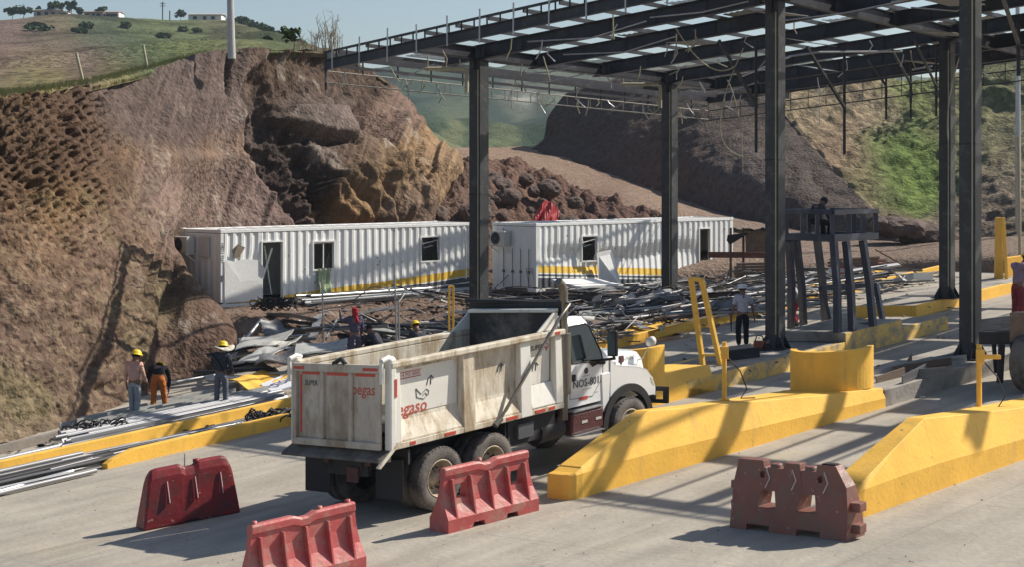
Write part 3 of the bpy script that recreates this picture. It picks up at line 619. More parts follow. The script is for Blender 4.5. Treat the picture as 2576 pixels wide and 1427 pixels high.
def aircon(root, xf, y0, z0, side=1):
    b = MB(xf); b.box(-.40, -.06, y0, y0 + .82, z0, z0 + .58); a = b.build('air_conditioner', M_ac, root, bevel=.015)
    b = MB(xf); c = (-.405, y0 + .34 + .16, z0 + .29)
    b.lathe([(.245, 0), (.245, -.02), (.215, -.02), (.215, 0)], c, (1, 0, 0), 28)
    for rr_ in (.06, .11, .16, .2): b.lathe([(rr_ + .006, 0), (rr_ + .006, -.014), (rr_, -.014), (rr_, 0)], c, (1, 0, 0), 24)
    b.lathe([(.05, -.018), (0, -.018)], c, (1, 0, 0), 12); b.build('fan_grille', M_cg, a)
    b = MB(xf); b.lathe([(.235, -.001), (0, -.001)], c, (1, 0, 0), 24); b.build('fan_opening', M_dark, a)
    for yy in (y0 + .05, y0 + .75):
        b = MB(xf); b.beam((-.42, yy, z0 - .02), (0, yy, z0 - .02), .035, .035); b.beam((-.40, yy, z0 - .02), (0, yy, z0 - .3), .03, .03); b.build('bracket', M_white, a)
O1 = Vector((-9.95, 54.3, .93)); ang1 = math.atan2(.714, .70)
def k1(x): return x
c1, xf1 = container('white office container with long diagonal yellow stripe, left of the front column', O1, ang1, 12.2, 2.44, 2.71,
    [(1.75, 2.62, .13, 2.22, 'door'), (4.02, 4.95, 1.18, 2.16, 'win2'), (9.25, 10.2, 1.28, 2.18, 'win1')],
    lambda x: -.066 * (12 - x), [.33, .39, .57, .62, .90], lambda x, z: ((-.05 * math.sin(z * 2) if x < 1.7 else 0), (.12 * math.exp(-((x - 1.6) / .35) ** 2) * math.sin(min(3.1, z * 1.6)) + .03 * math.sin(x * 1.7) * math.sin(z))))
O2 = Vector((.93, 61.6, .93)); ang2 = math.atan2(.70, .712)
def dent2(x, z):
    e = 1 / (1 + math.exp(-(x - .7) * 4)) / (1 + math.exp((x - 9.6) * 3)); zc = 1.25 + .12 * math.sin(x * .9)
    tri = max(0, 1 - abs(z - zc) / (.55 if z > zc else .8))
    bulge = math.exp(-((x - 3.3) / .8) ** 2)
    return (.16 * tri * e, (.20 * tri + .02 * math.sin(x * 2.3)) * e + .22 * bulge * max(0, 1 - abs(z - .8) / .8))
c2, xf2 = container('white office container with crumpled wall and yellow stripe, right of the front column', O2, ang2, 12.4, 2.44, 2.71,
    [(2.62, 3.5, 1.15, 2.12, 'win1'), (10.05, 10.75, .13, 2.25, 'door')],
    lambda x: -.056 * x, [.60, .66, .74, .79, 1.06], dent2)
aircon(c1, xf1, 1.45, 1.86); aircon(c2, xf2, 1.35, 1.8)
b = MB(xf1); b.box(-.08, -.02, .62, 1.2, 1.75, 2.45); b.build('vent_panel', M_ac, c1, bevel=.01)
b = MB(xf1); b.add([(.45, -.03, 2.0), (.62, -.12, 2.2), (.95, -.10, 2.08), (.72, -.02, 1.7), (.5, -.03, 1.72)], [(0,1,2,3,4)]); b.add([(.60,-.031,1.78),(.75,-.04,2.12),(.9,-.035,2.02),(.7,-.03,1.66)], [(0,1,2,3)]); b.build('torn_flap', mat('torn_insulation', (.32,.27,.2), .9), c1)
b = MB(xf1); b.add([(.14, -.03, 1.70), (.5, -.04, 1.60), (.95, -.06, 1.68), (1.5, -.10, 1.62), (1.74, -.20, 1.30), (1.66, -.10, .95), (1.72,-.05,.2), (.9,-.03,.16), (.14,-.035,.18), (.8, -.075, .9)], [(0,1,9,8),(1,2,9),(2,3,9),(3,4,5,9),(5,6,9),(6,7,9),(7,8,9)]); b.build('bent_sheet', M_white, c1)
# curtain hanging out of the window, doorway clutter, container door bars
b = MB(xf1); vs = []
for j in range(9):
    for i in range(9): vs.append((4.15 + .075 * i + .03 * math.sin(j * 1.3 + i), -.05 - .05 * math.sin(i * 1.9 + j * .4) - .02 * j, 1.2 - .125 * j + .03 * math.sin(i * 2)))
b.add(vs, [(j*9+i, j*9+i+1, j*9+i+10, j*9+i+9) for j in range(8) for i in range(8)], True); cu_ = b.build('curtain', mat('curtain_cloth', (.38, .45, .27), .9, var=.3, vscale=8), None)
tag(cu_, 'torn pale green curtain hanging out of the left container window', 'curtain')
b = MB(xf1); b.beam((1.85, .5, .2), (2.4, .3, 2.0), .04, .06); b.beam((2.45, .4, .3), (2.1, .35, 2.1), .03, .04); b.build('fallen_stud', M_white, c1)
for k, y in enumerate((.35, .8, 1.25, 1.75)):
    b = MB(xf2); b.tube([(-.05, y, .15), (-.05, y, 1.7 if k != 3 else 2.5)], .014, 6); b.box(-.08, -.02, y - .04, y + .04, .75, .85); b.build('lock_rod', M_cg, c2)
b = MB(xf2); b.tube([(-.07, .3, .2), (-.09, .45, .95), (-.09, .12, .95), (-.07, .0, .25)], .012, 5); b.build('bent_rod', M_cg, c2)
b = MB(xf2); b.hexa([(3.55, -.12, .0), (4.35, -.62, -.02), (4.38, -.58, -.02), (3.58, -.08, 0), (3.45, -.02, 1.45), (4.25, -.1, 1.55), (4.28, -.06, 1.55), (3.48, .02, 1.45)]); b.build('hanging_panel', M_white, c2)
for (cx_, root, xf_) in ((1, c1, xf1), (2, c2, xf2)):   # bullet-like punctures and scuffs
    for k in range(30):
        b = MB(xf_); x = R.uniform(.3, 12); z = R.uniform(.4, 2.5); b.lathe([(R.uniform(.018, .035), 0), (0, 0)], (x, -.006, z), (0, 1, 0), 6)
        b.build('puncture_hole', M_dark, root)
b = MB(xf1); b.text('HBSU 4261', .15, Matrix.Translation((.065, -.006, 1.9)) @ Matrix.Rotation(math.radians(90), 4, 'X') @ Matrix.Rotation(math.radians(-90), 4, 'Z'), .001); b.build('lettering', M_cg, c1)
b = MB(xf1); b.box(.02, .10, -.02, 0, .95, 1.15); b.build('plate', M_cg, c1)
# ================================================================== STEEL CANOPY
M_steel = mat('grey_painted_steel', (0.040, 0.042, 0.046), 0.5, var=0.22, vscale=1.5, bump=0.03, bscale=14, dirt=(0.10, 0.097, 0.09), damt=0.3, dscale=3, spec=0.4)
M_steelD = mat('dark_steel', (0.018, 0.018, 0.025), 0.5, var=0.25, vscale=2, bump=0.02, dirt=(0.06, 0.055, 0.05), damt=0.3)
M_galv = mat('galvanised_steel', (0.44, 0.45, 0.46), 0.38, metal=0.75, var=0.15, vscale=4, bump=0.02)
M_cond = mat('tan_conduit', (0.36, 0.33, 0.22), 0.6, var=0.15)
M_sheet = mat('roof_sheet', (0.22, 0.215, 0.20), 0.5, metal=0.3, var=0.2, bump=0.03)
M_lucid = mat('translucent_roof_sheet', (0.72, 0.78, 0.82), 0.4, trans=0.55, var=0.05, bump=0.0)
CL = Vector((-6.08, 52, 9.53)); cr_ = Vector((.614, .789, 0)); cq_ = Vector((.66, -.75, 0))
def cp(u, v, dz=0): p = CL + cr_ * u + cq_ * v; return Vector((p.x, p.y, 9.53 + .07 * v - .022 * u + dz))
def cuv(X, Y):
    x, y = X - CL.x, Y - CL.y; det = cr_.x * cq_.y - cr_.y * cq_.x
    return (x * cq_.y - y * cq_.x) / det, (cr_.x * y - cr_.y * x) / det
def RP(x, y, drop=.62):
    # the point of the roof's underside that the photo shows at (x, y)
    lo, hi = 25.0, 110.0
    for _ in range(40):
        m = (lo + hi) / 2; p = P(x, y, m); u, v = cuv(p.x, p.y)
        if p.z < cp(u, v, -drop).z: lo = m
        else: hi = m
    return P(x, y, lo)
canopy = thing('toll_canopy', 'huge stripped dark steel canopy on square columns over the toll lanes', 'canopy', (-1.06, 51, 0))
def cpart(name, m, b, par=None, bevel=0): return b.build(name, m, par or canopy, bevel=bevel)
UE, VE = 24.2, 33.0
colpos = [(-1.06, 51, None, 0), (5.95, 60, .93, 1), (6.87, 41.5, None, 0), (13.9, 50.8, None, 0), (10.55, 36.6, None, 0)]
ca_, sa_ = .614, .789
for X, Y, zb, ped in colpos:
    base = GX * X + (.36 if X > 0 else .02) if zb is None else zb
    u, v = cuv(X, Y); top = cp(u, v, -.62).z
    ax, ay = Vector((ca_, sa_, 0)), Vector((-sa_, ca_, 0)); h = .225 if X < 6.5 else .195; c = Vector((X, Y, 0))
    def q(a, b_, z): return c + ax * a + ay * b_ + Vector((0, 0, z))
    xfc = lambda p: q(p[0], p[1], p[2])
    b = MB(xfc); b.box(-h, h, -h, h, base + .03, top); col_ = cpart('column', M_steel, b, bevel=.012)
    b = MB(xfc); b.box(-h - .2, h + .2, -h - .2, h + .2, base, base + .03)
    for sx, sy in ((1, 0), (-1, 0), (0, 1), (0, -1)):
        p0 = [(sx * h, sy * h, base + .032), (sx * (h + .19), sy * (h + .19), base + .032), (sx * h, sy * h, base + .36)]
        for o_ in (-.012, .012):
            pass
        t = .012; ox, oy = (0, t) if sx else (t, 0)
        for off_ in (-.15, .15):
            oo = (0, off_) if sx else (off_, 0)
            A_ = [(x + oo[0] - ox, y + oo[1] - oy, z) for x, y, z in p0]; B_ = [(x + oo[0] + ox, y + oo[1] + oy, z) for x, y, z in p0]
            b.add(A_ + B_, [(0,1,2),(5,4,3),(0,3,4,1),(1,4,5,2),(2,5,3,0)])
    b.build('base_plate', M_steelD, col_)
    if ped:
        b = MB(xfc); b.box(-.5, .5, -.5, .5, .4, base - .002); b.build('pedestal', M_slab, col_, bevel=.02)
    # conduit down the face, joint bands
    b = MB(xfc); b.tube([(-h - .03, -h + .06, base + .4), (-h - .03, -h + .06, top - .3)], .02, 6); b.build('conduit', M_cond, col_)
    for dz in ((2.6,) if not ped else (3.1,)):
        b = MB(xfc); b.box(-h - .006, h + .006, -h - .006, h + .006, base + dz * 1.9, base + dz * 1.9 + .05); b.build('joint_band', M_steelD, col_)
    b = MB(xfc); b.box(-h - .1, h + .1, -h - .1, h + .1, top + .002, top + .03); b.box(-.3, .3, -.05, .05, top - .3, top); b.build('cap_plate', M_steelD, col_)
# beams across the lanes, rising to the right
for k, u in enumerate((3.1, 6.4, 10.2, 14.4, 18.0, 21.2)):
    b = MB(); b.ibeam(cp(u, 4.2 if k else 3.0, -.36), cp(u, VE, -.36), .22, .46, .03)
    for j in range(14): b.beam(cp(u, 5 + j * 1.9, -.36) - Vector((0, 0, .2)), cp(u, 5 + j * 1.9, -.36) + Vector((0, 0, .2)), .19, .02, up=(0, 1, 0))
    cpart('roof_beam', M_steelD, b)
for v in (4.66, 17.0, 23.0, 30.0):
    b = MB(); us = [0.1, 1.47, 4.07, 6.87, 9.77, 12.67, 15.57, 18.47, 21.37, UE - .1]; us = [0.1, 3.1, 6.4, 10.2, 14.4, 18.0, 21.2, UE]
    for i in range(len(us) - 1): b.ibeam(cp(us[i] + .13, v, -.38), cp(us[i+1] - .13, v, -.38), .2, .40, .025)
    cpart('girder', M_steelD, b)
# purlins
for k in range(22):
    v = .6 + k * 1.5
    b = MB(); b.beam(cp(.1, v, -.045), cp(UE, v, -.045), .05, .12); cpart('purlin', M_steelD, b)
# near edge ladder truss
b = MB(); b.beam(cp(0, -.1, 0), cp(0, VE, 0), .07, .07)
for i in range(int(VE / .58)): b.beam(cp(0, i * .58, -.035), cp(0, i * .58, -.30), .03, .05)
cpart('edge_truss', M_steelD, b)
b = MB(); b.ibeam(cp(0, -.1, -.42), cp(0, VE, -.42), .16, .34, .03); cpart('edge_beam', M_steelD, b)
for i in range(20):
    b = MB(); v = .5 + i * 1.48; b.tube([cp(-.12, v, -.62 - R.uniform(0, .15)), cp(-.12, v + R.uniform(-.02, .02), .22 + R.uniform(-.05, .08))], .028, 6); cpart('conduit_stub', M_galv, b)
# left edge: light lattice hanging under the last purlin
b = MB()
b.tube([cp(0, 0, -.62), cp(UE, 0, -.62)], .022, 5); b.tube([cp(0, 0, -1.0), cp(UE, 0, -1.0)], .022, 5)
for i in range(31): b.tube([cp(i * .79, 0, -.62), cp(i * .79 + R.uniform(-.05, .05), 0, -1.0)], .014, 5)
cpart('lattice_edge', mat('light_brown_steel', (.22, .2, .17), .6), b)
b = MB(); b.beam(cp(0, 0, -.1), cp(UE, 0, -.1), .1, .22); b.beam(cp(0, 0, -.42), cp(UE, 0, -.42), .06, .1)
for i in range(14): b.beam(cp(i * 1.75, 0, -.2), cp(i * 1.75, 0, -.62), .05, .05)
b.tube([cp(0, -.02, .05), cp(-.0, -.02, -1.25)], .04, 6); cpart('edge_truss', M_steelD, b)
b = MB(); b.beam(cp(UE, 0, -.12), cp(UE, VE, -.12), .12, .34)
b.tube([cp(UE, 0, -.62), cp(UE, VE, -.62)], .025, 5); b.tube([cp(UE, 0, -1.05), cp(UE, VE, -1.05)], .025, 5)
for i in range(32): b.tube([cp(UE, i * .93, -.3), cp(UE, i * .93, -1.05)], .018, 5)
cpart('edge_truss', M_steelD, b)
# remaining roof sheets
cells = []
for iu, (ua, ub) in enumerate(((0.2, 2.9), (3.3, 6.2), (6.6, 8.2), (8.4, 10.0), (10.4, 12.2), (12.4, 14.2), (14.6, 17.8), (18.2, 21), (21.4, 24))):
    for iv in range(21):
        cells.append((ua, ub, .64 + iv * 1.5, .64 + iv * 1.5 + 1.42, iu, iv))
Rs = random.Random(11); ns = 0
for ua, ub, va, vb, iu, iv in cells:
    pr = (.06 if iv < 7 else .28 if iv < 12 else .5) + (.12 if iu > 5 else 0)
    if iu <= 2: pr = .05 if iv > 10 else .10
    if Rs.random() > pr or ns > 88: continue
    ns += 1; lucid = Rs.random() < .22; b = MB(); n = 12; sag = Rs.choice((0, 0, .06, .2)); vs = []
    for i in range(n + 1):
        for j in range(2):
            t = i / n; uu_ = ua + (ub - ua) * j; vv_ = va + (vb - va) * t
            vs.append(cp(uu_, vv_, .05 + (.025 if i % 2 else 0) - sag * math.sin(math.pi * t) * (1 - j * .6)))
    b.add(vs, [(2*i, 2*i+1, 2*i+3, 2*i+2) for i in range(n)]); b.recalc = False
    o = cpart('roof_sheet', M_lucid if lucid else M_sheet, b); s_ = o.modifiers.new('t', 'SOLIDIFY'); s_.thickness = .004
# ceiling trays still hanging below
for (u, v, a, w_) in ((5.4, 11.2, .1, 1.4), (8.2, 14.0, .3, 1.6), (11.0, 17.5, .2, 1.8), (6, 20, .15, 1.7), (13.5, 21.5, .2, 2), (9.5, 23, .25, 1.6), (3.2, 16, .2, 1.3), (16.6, 14, .2, 1.6), (14, 11, .3, 1.3)):
    b = MB(); p = [cp(u, v, -.7), cp(u + w_, v, -.68), cp(u + w_, v + 1.1, -.66 - a), cp(u, v + 1.1, -.7 - a)]
    b.hexa([x_ for x_ in p] + [x_ + Vector((0, 0, .02)) for x_ in p]); cpart('ceiling_tray', M_sheet, b)
# bent straps, hangers and cables under the roof
for k in range(78):
    u = R.uniform(.3, 22); v = R.uniform(0, .4) if k < 32 else R.uniform(1, 16); b = MB(); L_ = R.uniform(.25, .8); p = cp(u, v, -.62)
    b.tube([p, p + Vector((R.uniform(-.15, .15), 0, -L_ * .5)), p + Vector((R.uniform(-.35, .35), R.uniform(-.1, .1), -L_))], .02, 5)
    cpart('bent_strap', M_galv if k % 2 else M_cond, b)
for k in range(10):
    b = MB(); u = R.uniform(1, 18); v = R.uniform(.5, 20); L_ = R.uniform(2, 5); b.tube([cp(u, v, -.66), cp(u, v + L_ * .6, -.68 - R.uniform(0, .3)), cp(u + .5, v + L_, -.64)], .02, 5); cpart('loose_conduit', M_galv, b)
for (xa, ya, xb, yb, xc, yc) in ((1870, 120, 1812, 330, 1905, 395), (1830, 200, 1860, 300, 1868, 430), (2470, 10, 2400, 190, 2385, 350), (1700, 70, 1780, 165, 1850, 165)):
    b = MB(); p0 = RP(xa, ya); Y = p0.y; p1, p2 = P(xb, yb, Y), P(xc, yc, Y); pts = []
    for i in range(13):
        t = i / 12; pts.append(p0 * (1 - t) ** 2 + (p1 * 2 - (p0 + p2) / 2) * 2 * t * (1 - t) + p2 * t ** 2)
    b.tube(pts, .02, 6); cpart('hanging_cable', M_cond, b)
for (xa, ya, xb, yb) in ((1868, 190, 1990, 140), (2060, 130, 2270, 128), (1990, 140, 2060, 130), (2290, 175, 2345, 165), (1760, 205, 1775, 232)):
    b = MB(); p = RP(xa, ya, .7); q_2 = RP(xb, yb, .7); b.tube([p, q_2], .035, 6); cpart('conduit', M_galv, b)
# straight green-tan pipes at the column heads
for (xa, xb, y, Y) in ((1070, 1168, 172, 50.3), (1562, 1655, 211, 59.3)):
    b = MB(); b.tube([P(xa, y, Y), P(xb, y, Y), P(xb + 6, y + 8, Y), P(xb + 6, y + 60, Y)], .065, 8); b.tube([P(xa + 6, y, Y), P(xa + 6, y - 45, Y)], .02, 5); cpart('pipe', M_cond, b)
# hanging sign posts with a brace
for (x, y0, y1, Y, th, bx, by, jy) in ((1902, 100, 383, 0, .08, 1808, 100, 262), (2124, 130, 387, 0, .085, 2030, 118, 268), (2229, 150, 300, 0, .06, 2185, 150, 215), (2291, 140, 297, 0, .06, 2245, 125, 210), (2355, 120, 292, 0, .06, 2300, 100, 215), (2562, 60, 190, 0, .09, 2515, -30, 110)):
    q0 = RP(x, y0, .5); Y = q0.y; q1 = RP(bx, by, .5)
    b = MB(); b.beam(q0, P(x, y1, Y), th, th); hp = cpart('hanger_post', M_steelD, b)
    b = MB(); b.beam(q1, P(x, jy, Y), th * 1.1, th * 1.1); b.build('brace', M_steelD, hp)
    if th < .07: b = MB(); b.beam(P(x, jy, Y - .1), P(x, jy + 50, Y - .1), .15, .06); b.build('sleeve', M_steelD, hp)
# ================================================================== DUMP TRUCK
M_tw = mat('truck_white', (0.76, 0.74, 0.67), 0.38, var=0.05, vscale=1.4, bump=0.012, bscale=8, dirt=(0.45, 0.36, 0.24), damt=0.22, dscale=2.2, dstretch=(1.4, 1.4, .35), spec=0.45)
M_td = mat('truck_white_muddy', (0.68, 0.62, 0.50), 0.6, var=0.12, vscale=3, bump=0.03, bscale=14, dirt=(0.36, 0.27, 0.165), damt=0.55, dscale=3.0, dstretch=(1.6, 1.6, .3), spec=0.3)
M_tail = mat('tailgate_dusty', (0.56, 0.50, 0.42), 0.65, var=0.10, vscale=1.5, bump=0.03, dirt=(0.30, 0.235, 0.16), damt=0.5, dscale=1.6, dstretch=(1, 1, .5), spec=0.25)
M_cab = mat('cab_white', (0.80, 0.81, 0.80), 0.22, var=0.02, bump=0.0, spec=0.5, coat=0.4)
M_soot = mat('scorched_steel', (0.20, 0.18, 0.16), 0.8, var=0.3, vscale=1.2, bump=0.05, dirt=(0.02, 0.02, 0.022), damt=0.9, dscale=.8)
M_red = mat('red_reflective', (0.55, 0.07, 0.05), 0.4, var=0.15, bump=0)
M_chas = mat('chassis_black', (0.035, 0.034, 0.034), 0.7, var=0.3, vscale=3, bump=0.04)
M_tyre = mat('tyre_rubber', (0.045, 0.044, 0.043), 0.85, var=0.2, vscale=6, bump=0.06, dirt=(0.17, 0.15, 0.13), damt=0.75, dscale=2.2)
M_rim = mat('dusty_wheel_rim', (0.42, 0.36, 0.27), 0.55, metal=0.2, var=0.15, dirt=(.16, .12, .08), damt=.4, dscale=5)
M_alu = mat('aluminium_tread', (0.55, 0.55, 0.56), 0.35, metal=0.6, var=0.2, vscale=9, bump=0.1, bscale=40)
M_chrome = mat('stack_steel', (0.22, 0.205, 0.18), 0.42, metal=0.7, var=0.2, vscale=4, bump=0.01, dirt=(.22, .18, .14), damt=.4, dscale=3, dstretch=(1, 1, .3))
M_maroon = mat('maroon_step', (0.10, 0.035, 0.035), 0.5, var=0.2)
M_ink = mat('dark_lettering', (0.05, 0.055, 0.06), 0.5, var=0.05, bump=0)
M_inkr = mat('red_lettering', (0.50, 0.10, 0.07), 0.5, var=0.05, bump=0)
TO = Vector((-2.07, 27.33, 0)); th_ = Vector((.680, .733, 0)); tl_ = Vector((-.733, .680, 0))
def txf(p):
    w_ = TO + th_ * p[0] + tl_ * p[1]; return Vector((w_.x, w_.y, GX * w_.x + p[2]))
truck = thing('dump_truck', 'white three axle dump truck with mud streaked tipper body, seen from behind', 'dump truck', txf((0, 0, 0)))
def tp(name, m, b, par=None, bevel=0.006): return b.build(name, m, par or truck, bevel=bevel)
def TB(): return MB(txf)
# --- tipper body
X0, X1 = -1.17, 3.08; W_ = 1.22
body = None
def side_panel(sg):
    b = TB(); y = lambda v: sg * v
    # recessed wall
    prof = [(1.30, 1.235), (1.33, 1.235), (1.64, 1.105), (1.70, 1.095), (2.52, 1.095), (2.52, 1.06), (1.3, 1.06)]
    b.prism([(y(w), z) for z, w in prof][::1], 'x', X0 + .05, X1 - .02); return b
b = side_panel(-1); body = tp('tipper_side', M_td, b)
b = side_panel(1); tp('tipper_side', M_td, b)
for sg in (-1, 1):
    b = TB(); b.box(X0, X1 + .03, sg * 1.27 if sg < 0 else 1.06, -1.06 if sg < 0 else 1.27, 2.525, 2.625); tp('top_rail', M_td, b, bevel=.02)
    b = TB(); b.box(X0, X1, sg * 1.255 if sg < 0 else 1.15, -1.15 if sg < 0 else 1.255, 1.20, 1.298); tp('bottom_rail', M_td, b, bevel=.01)
    for x0, x1, m in ((-1.17, -.93, M_tw), (.50, .80, M_td), (1.93, 2.22, M_tw), (2.86, 3.06, M_tw)):
        b = TB(); o, i_ = sg * 1.262, sg * 1.10
        b.hexa([(x0, o, 1.301 - (.10 if .4 < x0 < 2.5 else 0)), (x1, o, 1.301 - (.10 if .4 < x0 < 2.5 else 0)), (x1, i_, 1.301), (x0, i_, 1.301), (x0 + .01, sg * 1.215, 2.52), (x1 - .01, sg * 1.215, 2.52), (x1 - .01, i_, 2.52), (x0 + .01, i_, 2.52)])
        tp('side_post', m, b, bevel=.015)
b = TB(); b.box(-.90, .47, -1.1035, -1.098, 1.72, 2.46); tp('side_skin', M_tw, b, bevel=0)
b = TB(); b.box(2.24, 2.84, -1.1035, -1.098, 1.72, 2.50); b.hexa([(2.24,-1.245,1.31),(2.86,-1.245,1.31),(2.86,-1.13,1.70),(2.24,-1.13,1.70),(2.24,-1.25,1.33),(2.86,-1.25,1.33),(2.86,-1.135,1.72),(2.24,-1.135,1.72)]); tp('side_skin', M_tw, b, bevel=0)
b = TB(); b.box(X0 + .08, X1 - .1, -1.068, 1.068, 1.28, 1.34); tp('tipper_floor', M_soot, b)
b = TB(); b.add([(X0 + .1, 1.066, 1.36), (X1 - .1, 1.066, 1.36), (X1 - .1, 1.066, 2.51), (X0 + .1, 1.066, 2.51)], [(0, 1, 2, 3)]); b.add([(X0 + .1, -1.066, 1.36), (X1 - .1, -1.066, 1.36), (X1 - .1, -1.066, 2.51), (X0 + .1, -1.066, 2.51)], [(0, 1, 2, 3)]); tp('inner_lining', M_soot, b, bevel=0)
# headboard with wings
b = TB(); b.box(X1 - .08, X1, -1.06, 1.06, 1.3, 2.93); tp('headboard', M_soot, b)
b = TB(); b.box(X1 - .12, X1 + .05, -1.08, 1.08, 2.932, 3.0); tp('headboard_lip', M_tw, b, bevel=.02)
for sg in (-1, 1):
    b = TB(); a, c = sg * 1.10, sg * 1.065
    b.add([(X1 - .55, a, 2.63), (X1, a, 2.63), (X1, a, 2.93), (X1 - .12, a, 2.93), (X1 - .55, c, 2.63), (X1, c, 2.63), (X1, c, 2.93), (X1 - .12, c, 2.93)], [(0,1,2,3),(7,6,5,4),(0,4,5,1),(1,5,6,2),(2,6,7,3),(3,7,4,0)]); tp('wing', M_tw, b)
b = TB(); b.tube([(X1 + .18, -1.12, 3.06), (X1 + .18, 1.22, 3.06)], .085, 10); b.tube([(X1 + .18, -1.12, 3.06), (X1 - .02, 1.22, 3.16)], .04, 6); tp('tarp_roller', M_black, b, bevel=0)
b = TB(); b.box(X1 + .06, X1 + .14, -1.14, 1.2, 2.85, 3.12); tp('wind_deflector', M_black, b)
b = TB()
for yy in (-1.30,):
    b.tube([(1.30, yy, 1.24), (1.5, yy, 1.45), (2.72, yy, 2.66), (2.9, yy, 2.85), (X1 + .1, yy, 3.06), (X1 + .18, -1.1, 3.1)], .028, 8)
b.tube([(1.22, -1.29, 1.20), (1.36, -1.30, 1.30)], .055, 8); tp('tarp_arm', M_chrome, b, bevel=0)
b = TB(); b.tube([(1.5, -1.29, 1.40), (2.55, -1.29, 2.48)], .018, 6); tp('tarp_spring', M_chrome, b, bevel=0)
# reflective strips
for x0, L_ in ((-.75, .12), (.05, .25), (1.55, .28), (2.30, .26), (2.66, .16)): b = TB(); b.box(x0, x0 + L_, -1.2635, -1.256, 1.225, 1.275); tp('reflector_strip', M_red, b, bevel=0)
b = TB(); b.box(2.82, 2.95, -1.2755, -1.271, 2.55, 2.6); tp('reflector_strip', M_red, b, bevel=0)
b = TB(); b.box(-1.10, -1.05, -1.268, -1.263, 2.05, 2.35); tp('reflector_strip', M_red, b, bevel=0)
# --- tailgate
tg = TB(); tg.box(X0 - .06, X0 - .01, -1.05, 1.05, 1.22, 2.50); tgt = tp('tailgate', M_tail, tg)
b = TB()
for y0, y1 in ((-1.10, -1.0), (-.42, -.34), (.30, .38), (1.0, 1.10)): b.box(X0 - .12, X0 - .062, y0, y1, 1.34, 2.46)
b.box(X0 - .12, X0 - .062, -1.10, 1.10, 2.462, 2.60); b.box(X0 - .12, X0 - .062, -1.10, 1.10, 1.22, 1.338); b.build('tailgate_frame', M_tail, tgt, bevel=.012)
for y0, y1, z0, z1, dx in ((.90, .95, 1.42, 2.40, 0), (-.95, -.46, 2.40, 2.45, 0), (-.30, .26, 2.40, 2.45, 0), (.42, .9, 2.405, 2.45, 0), (-1.06, -.7, 2.5, 2.55, .0575), (.78, 1.06, 2.5, 2.55, .0575)):
    b = TB(); b.box(X0 - .066 - dx, X0 - .0605 - dx, y0, y1, z0, z1); b.build('reflector_strip', M_red, tgt)
for sg in (-1, 1):
    b = TB(); b.box(X0 - .02, X0 + .12, sg * 1.26 if sg < 0 else 1.11, -1.11 if sg < 0 else 1.26, 1.2, 2.69); tp('rear_post', M_tw, b, bevel=.03)
    b = TB(); b.tube([(X0 - .13, sg * 1.16, 2.66), (X0 + .02, sg * 1.16, 2.70), (X0 + .12, sg * 1.16, 2.66)], .05, 8); b.tube([(X0 - .13, sg * 1.16, 2.66), (X0 - .13, sg * 1.16, 2.3)], .035, 8); tp('hinge', M_tw, b, bevel=0)
b = TB(); b.tube([(X0 - .1, -.25, 2.6), (X0 - .06, -.1, 2.68), (X0 - .1, .05, 2.6)], .04, 6); tp('latch', M_chas, b, bevel=0)
# --- apron, flaps and rear chassis
b = TB(); b.hexa([(-1.42, -1.20, 1.05), (-1.16, -1.24, 1.02), (-1.16, 1.24, 1.02), (-1.42, 1.24, 1.05), (-1.40, -1.20, 1.10), (-1.16, -1.24, 1.215), (-1.16, 1.24, 1.215), (-1.40, 1.24, 1.10)]); tp('apron', mat('grimy_apron', (.16,.14,.12), .8, dirt=(.08,.065,.05), damt=.6), b)
b = TB(); b.hexa([(-1.46, -1.26, .98), (-1.40, -1.26, .95), (-.95, -1.26, 1.3), (-1.0, -1.26, 1.35), (-1.46, -1.20, .98), (-1.40, -1.20, .95), (-.95, -1.2, 1.3), (-1.0, -1.2, 1.35)]); tp('corner_gusset', M_td, b)
for y0, y1 in ((-1.24, -.58), (.56, 1.22)):
    b = TB(); b.box(-.90, -.885, y0, y1, .34, 1.0); tp('mud_flap', M_black, b, bevel=.006)
b = TB()
for y_ in (-.42, .36): b.box(-1.0, 5.9, y_, y_ + .07, .78, 1.06)
b.box(-1.0, -.92, -.5, .5, .70, 1.10); b.box(-1.02, -.95, -.55, .55, 1.0, 1.1)
for x_ in (-.1, 1.3, 2.6, 3.6): b.box(x_, x_ + .1, -.349, .359, .80, 1.0)
chs = tp('chassis', M_chas, b)
b = TB(); b.box(-1.04, -1.005, -.30, -.02, .60, .85); b.build('licence_plate', M_maroon, chs)
for y0 in (-.62, .42): b = TB(); b.box(-1.06, -1.03, y0, y0 + .12, .90, 1.0); b.build('tail_light', M_maroon, chs)
b = TB()
for x_ in (0, 1.25): b.tube([(x_, -.95, .53), (x_, .95, .53)], .085, 10); b.lathe([(0, -.28), (.18, -.22), (.25, 0), (.18, .22), (0, .28)], (x_, 0, .55), (1, 0, 0), 16)
b.tube([(5.1, -.9, .53), (5.1, .9, .53)], .07, 8); b.tube([(1.25, 0, .6), (3.5, 0, .8)], .06, 8); b.build('axle', M_chas, chs)
b = TB(); b.box(1.75, 3.0, -1.10, -1.05, .72, 1.16); b.box(1.62, 1.64, -1.16, -.5, .35, 1.16); tp('side_guard', M_chas, b)
b = TB(); b.box(1.95, 2.35, -1.17, -.9, .82, 1.08); tp('battery_box', M_cg, b)
def tyre_prof(w, r): return [(r*.58, -w*.42), (r*.64, -w*.49), (r*.80, -w*.52), (r*.94, -w*.47), (r*.985, -w*.40), (r, -w*.33), (r, w*.33), (r*.985, w*.40), (r*.94, w*.47), (r*.80, w*.52), (r*.64, w*.49), (r*.58, w*.42)]
